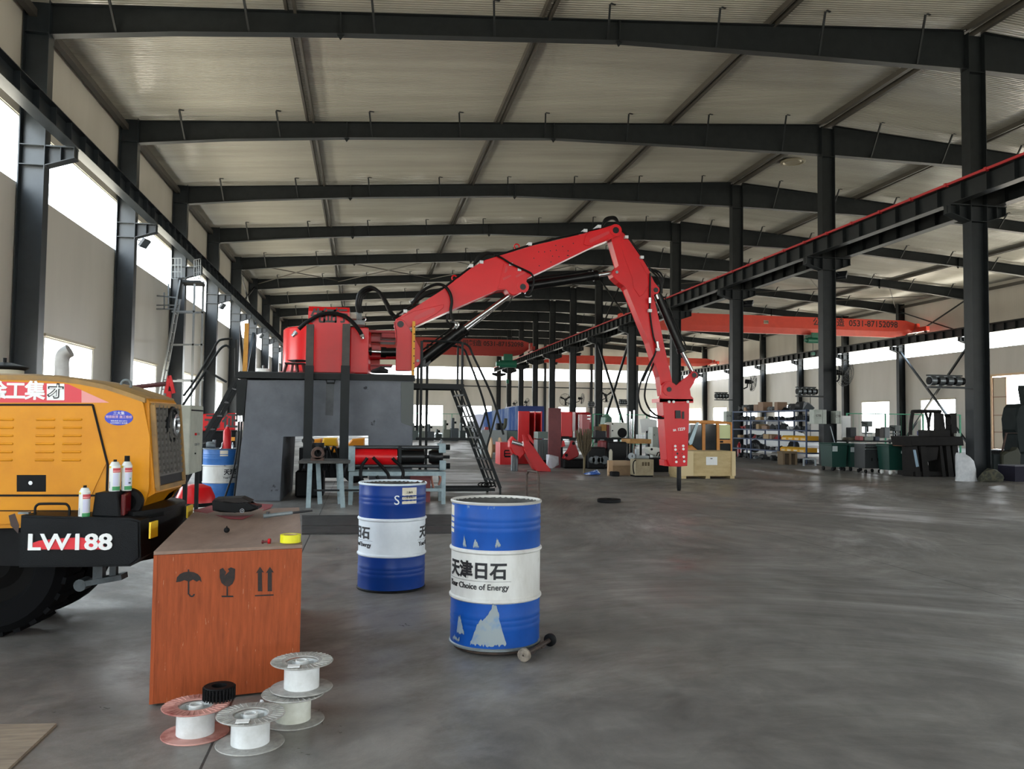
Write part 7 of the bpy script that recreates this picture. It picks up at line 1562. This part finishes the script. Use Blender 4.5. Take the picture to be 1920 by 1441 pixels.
# dark machine by the nearest middle column
def dark_machine():
    Y = 21.2; t = simple('dark_forming_machine', 'large black machine with an arched frame left of the nearest middle column', 'machine', 1755, 890, Y); m = mat('machine_black', '141110', .7, 0, '1d1a18', 6, spec=.25)
    q = B(); q.tube([P(a, b_, Y) for a, b_ in ((1707, 815), (1708, 795), (1711, 775), (1715, 771), (1764, 771))], .05, 8, smooth=3); q.done('arch_frame', m, t)
    q = B(); slab(q, [(1706, 818), (1806, 817), (1808, 835), (1710, 836)], Y, .9, bev=.02); q.done('bed', m, t, smooth=0)
    q = B(); slab(q, [(1763, 774), (1770, 775), (1771, 790), (1776, 818), (1763, 818)], Y+.1, .3, bev=.02); q.done('press_head', m, t, smooth=0); q = B(); slab(q, [(1780, 777), (1794, 774), (1795, 818), (1784, 818), (1784, 782)], Y+.1, .25, bev=.01); q.done('mast', m, t, smooth=0)
    q = B(); q.tube([P(1735, 772, Y+.1), P(1740, 790, Y+.1), P(1742, 818, Y+.1)], .035, 8); q.tube([P(1745, 774, Y+.1), P(1742, 790, Y+.1), P(1742, 800, Y+.1)], .035, 8); q.done('link', m, t)
    q = B(); q.tube([P(1782, 786, Y), P(1782, 794, Y), P(1778, 796, Y), P(1776, 793, Y)], .02, 8); q.done('hook', m, t); pbox('cross_table', 1743, 806, 1782, 818, Y, .5, m, t); pbox('blue_box', 1732, 808, 1741, 816, Y+.3, .3, mat('dull_violet', '4a4a78', .6), t)
    for x0, x1 in ((1716, 1724), (1730, 1740), (1766, 1771), (1778, 1786), (1790, 1800)):
        q = B(); a, b_ = P(x0, 834, Y), P(x1, 834, Y); q.hull([(a.x, Y+.1, a.z), (b_.x, Y+.1, a.z), (a.x, Y+.6, a.z), (b_.x, Y+.6, a.z), (a.x+.05, Y+.05, .002), (b_.x+.08, Y+.05, .002), (a.x+.05, Y+.65, .002), (b_.x+.08, Y+.65, .002)]); q.done('leg', m, t, smooth=0)
    q = B(); slab(q, [(1724, 836), (1762, 836), (1758, 862), (1740, 866), (1728, 860)], Y+.1, .6, bev=.03); q.done('hopper', m, t, smooth=0); q = B(); pb(q, 1712, 884, 1806, 892, Y+.1, .7); q.done('base_rail', m, t, smooth=0); pbox('control_box', 1793, 812, 1801, 818, Y-.05, .1, EB, t)
    q = B(); slab(q, [(1713, 843), (1717, 843), (1723, 874), (1719, 875)], Y-.1, .03); q.done('blue_strip', mat('pale_blue', '8aa3b6', .4), t, smooth=0)
    q = B(); slab(q, [(1695, 822), (1704, 818), (1706, 836), (1693, 836)], Y+.4, .5, bev=.04); q.done('brown_drum', mat('machine_brown', '7a4526', .6), t, smooth=0)
dark_machine()
def sack():
    t = thing('white_sack', 'full white woven sack standing at the foot of the nearest middle column', 'sack', (16.1, 19.5, 0)); Y = 19.35
    rows = [(901, 1804, 1842), (893, 1806.5, 1838), (880, 1806, 1837), (865, 1805, 1834.5), (857, 1804, 1829), (852, 1803.5, 1822), (849.5, 1804, 1818)]
    b = B(); bm = b.bm; prev = None
    for i, (y, xa, xb) in enumerate(rows):
        a, c = P(xa, y, Y), P(xb, y, Y); z = max(.002, a.z) if i else .002; cx, hw = (a.x+c.x)/2, (c.x-a.x)/2; dp = (.2, .22, .23, .2, .15, .09, .05)[i]
        cur = [bm.verts.new((cx+hw*math.cos(2*PI*k/16)*(1+.05*math.sin(k*2.7+i)), Y+.22+dp*math.sin(2*PI*k/16), z+.012*math.sin(k*1.7+i)*(i > 0))) for k in range(16)]
        if prev: b.bridge(prev, cur)
        else: bm.faces.new(cur[::-1])
        prev = cur
    bm.faces.new(prev); b.done('sack', mat('woven_white', 'c9cacb', .7, 0, 'b3b6b9', 8, bump=.4, bscale=20), t, smooth=1.2)
sack()
def lump(nm, lab, cat, x0, y0, x1, y1, Y, m, dep=.5, seed=1, n=26):
    rnd = random.Random(seed); a, c = P(x0, y1, Y), P(x1, y0, Y); b = B()
    b.hull([Vector((a.x+(c.x-a.x)*rnd.random(), Y+dep*rnd.random(), .002+(c.z-.002)*rnd.random()**1.4)) for _ in range(n)]+[Vector((a.x, Y+dep*.3, .002)), Vector((c.x, Y+dep*.3, .002))]); return b.done(nm, m, smooth=0, label=lab, cat=cat)
lump('camouflage_bundle', 'bundled olive camouflage cloth on the floor right of the white sack', 'cloth bundle', 1846, 877, 1888, 902, 19.1, mat('camouflage', '4c4a3a', .9, 0, '2f3128', 9, .5, sharp=.06), seed=4)
t = simple('violet_box', 'dark violet box on the floor at the right edge of the view', 'box', 1915, 901, 19.3); pbox('box', 1903, 874, 1946, 901, 19.3, .6, mat('box_violet', '1d1b28', .7, spec=.2), t, floor=True); pbox('lid_sheet', 1903, 872, 1946, 874, 19.3, .6, mat('grey_lid', '6a6a70', .6), t)
def right_machine():
    Y = 21.5; t = simple('dark_green_machine', 'tall dark green machine at the right edge, in front of the open door', 'machine', 1900, 880, Y); m = mat('machine_darkgreen', '1c2524', .7, 0, '151b1c', 5, spec=.25)
    q = B(); pb(q, 1862, 850, 1960, 885, Y, 1.0, bev=.03, floor=True); q.done('bed', m, t, smooth=0)
    q = B(); slab(q, [(1908, 764), (1914, 757), (1950, 755), (1950, 850), (1909, 850), (1911, 815), (1905, 805), (1906, 785)], Y+.3, .6, bev=.05); q.done('column', m, t, smooth=0); q = B(); slab(q, [(1880, 852), (1888, 846), (1905, 846), (1910, 838), (1916, 852), (1914, 880), (1880, 880)], Y-.1, .3, bev=.04); q.done('guard', mat('machine_olive', '3a3b2e', .7), t, smooth=0)
    q = B(); slab(q, [(1917, 722), (1930, 722), (1930, 756), (1921, 756), (1918, 730)], Y+.4, .2, bev=.03); q.done('top_fitting', m, t, smooth=0); q = B(); pb(q, 1871, 844, 1893, 850, Y+.1, .4); q.done('tray', BLACK, t, smooth=0)
    q = B(); q.obox(P(1879, 846, Y+.1), P(1887, 811, Y+.1), .04, .04).box(P(1885, 811, Y+.1).x, P(1908, 811, Y+.1).x, Y+.1, Y+.13, P(1885, 812, Y+.1).z, P(1885, 811, Y+.1).z); q.done('feed_arm', mat('rust_brown', '5a4238', .8), t, smooth=0)
right_machine()
# --- far left-bay background
t = simple('blue_booth', 'long blue sheet-walled booth far off behind the red parts', 'booth', 970, 806, 62.0); Y = 62.0
q = B(); slab(q, [(907, 773), (972, 760.5), (972, 806), (907, 806)], Y, .1); q.done('curtain_wall', mat('blue_curtain', '4a6db4', .6, 0, 'aebfdd', 1.1, .47, stretch=(3, 1, .25), sharp=.12), t, smooth=0)
q = B(); pb(q, 972, 760.5, 1020, 806, Y-.1, 6, floor=True); q.done('front_box', mat('booth_blue', '1c3270', .5), t, smooth=0); q = B(); pb(q, 907, 776, 971.5, 806, Y+.2, 5.5, floor=True); q.done('inner_wall', mat('booth_blue', '1c3270', .5), t, smooth=0)
pbox('concrete_block', 903, 806, 950, 840, 36.0, 1.0, mat('pale_concrete', '8e9290', .8), floor=True, label='pale grey concrete block beyond the right-hand stair', cat='block')
t = simple('wheeled_compressor', 'dark wheeled machine with a curved chute on the pale concrete block', 'machine', 940, 806, 36.3, P(940, 806, 36.3).z); q = B(); pb(q, 932, 793, 946, 805.8, 36.3, .5, bev=.05); q.done('body', BLACK, t, smooth=0); q = B(); q.tube([P(943, 804, 36.2), P(947, 797, 36.2), P(948, 784, 36.2)], .08, 8); q.done('chute', mat('machine_olive', '3a3b2e', .7), t)
pbox('green_grey_box', 952, 807.5, 970, 816, 36.3, .6, mat('grey_green', '7d8d86', .5), floor=True, label='low grey-green box next to the pale concrete block', cat='box')
t = simple('timber_reel', 'small wooden cable reel and bottle beside the pale block', 'reel', 925, 850, 31.0); p = P(925, 846, 31); B().lathe((p.x-.1, 31.2, .42), (1, 0, 0), [(.05, 0), (.42, 0), (.42, .05), (.15, .05), (.15, .35), (.42, .35), (.42, .4), (.05, .4)], 24).done('reel', mat('pale_plank', 'b39372', .8), t)
rnd = random.Random(11)
for k in range(9):
    px = 778+k*15; Y = 60+rnd.uniform(0, 6); h = rnd.uniform(.7, 1.7); p = P(px, 800, Y); w = rnd.uniform(.22, .28)
    t = thing('machine_tool', 'far grey machine tool near the end wall, %s from the left beyond the stair' % ('first', 'second', 'third', 'fourth', 'fifth', 'sixth', 'seventh', 'eighth', 'ninth')[k], 'machine tool', (p.x, Y, 0), 'far machine tools'); m = mat('far_machine_%d' % (k % 3), ('4d5552', '6b6f63', '3b4144')[k % 3], .6)
    B().box(p.x-w, p.x+w, Y, Y+.8, .002, h*.55, bev=.03).done('bed', m, t, smooth=0); B().box(p.x-w*.8, p.x-w*.1, Y+.1, Y+.7, h*.55, h, bev=.03).done('headstock', m, t, smooth=0); B().cyl((p.x-w*.1, Y+.4, h*.8), (p.x+w*.5, Y+.4, h*.8), .08, n=10).done('spindle', BLACK, t)
pbox('notice_board', 876, 789, 893, 803, 64.0, .06, WHITEP, floor=True, label='far white board standing near the mesh fence', cat='board')
t = simple('red_extinguisher_box', 'small far red box on the floor beyond the stair', 'box', 913, 806, 50.0); pbox('box', 909, 800, 916, 807, 50.0, .3, mat('housing_dark_red', '8e161c', .25), t, floor=True)
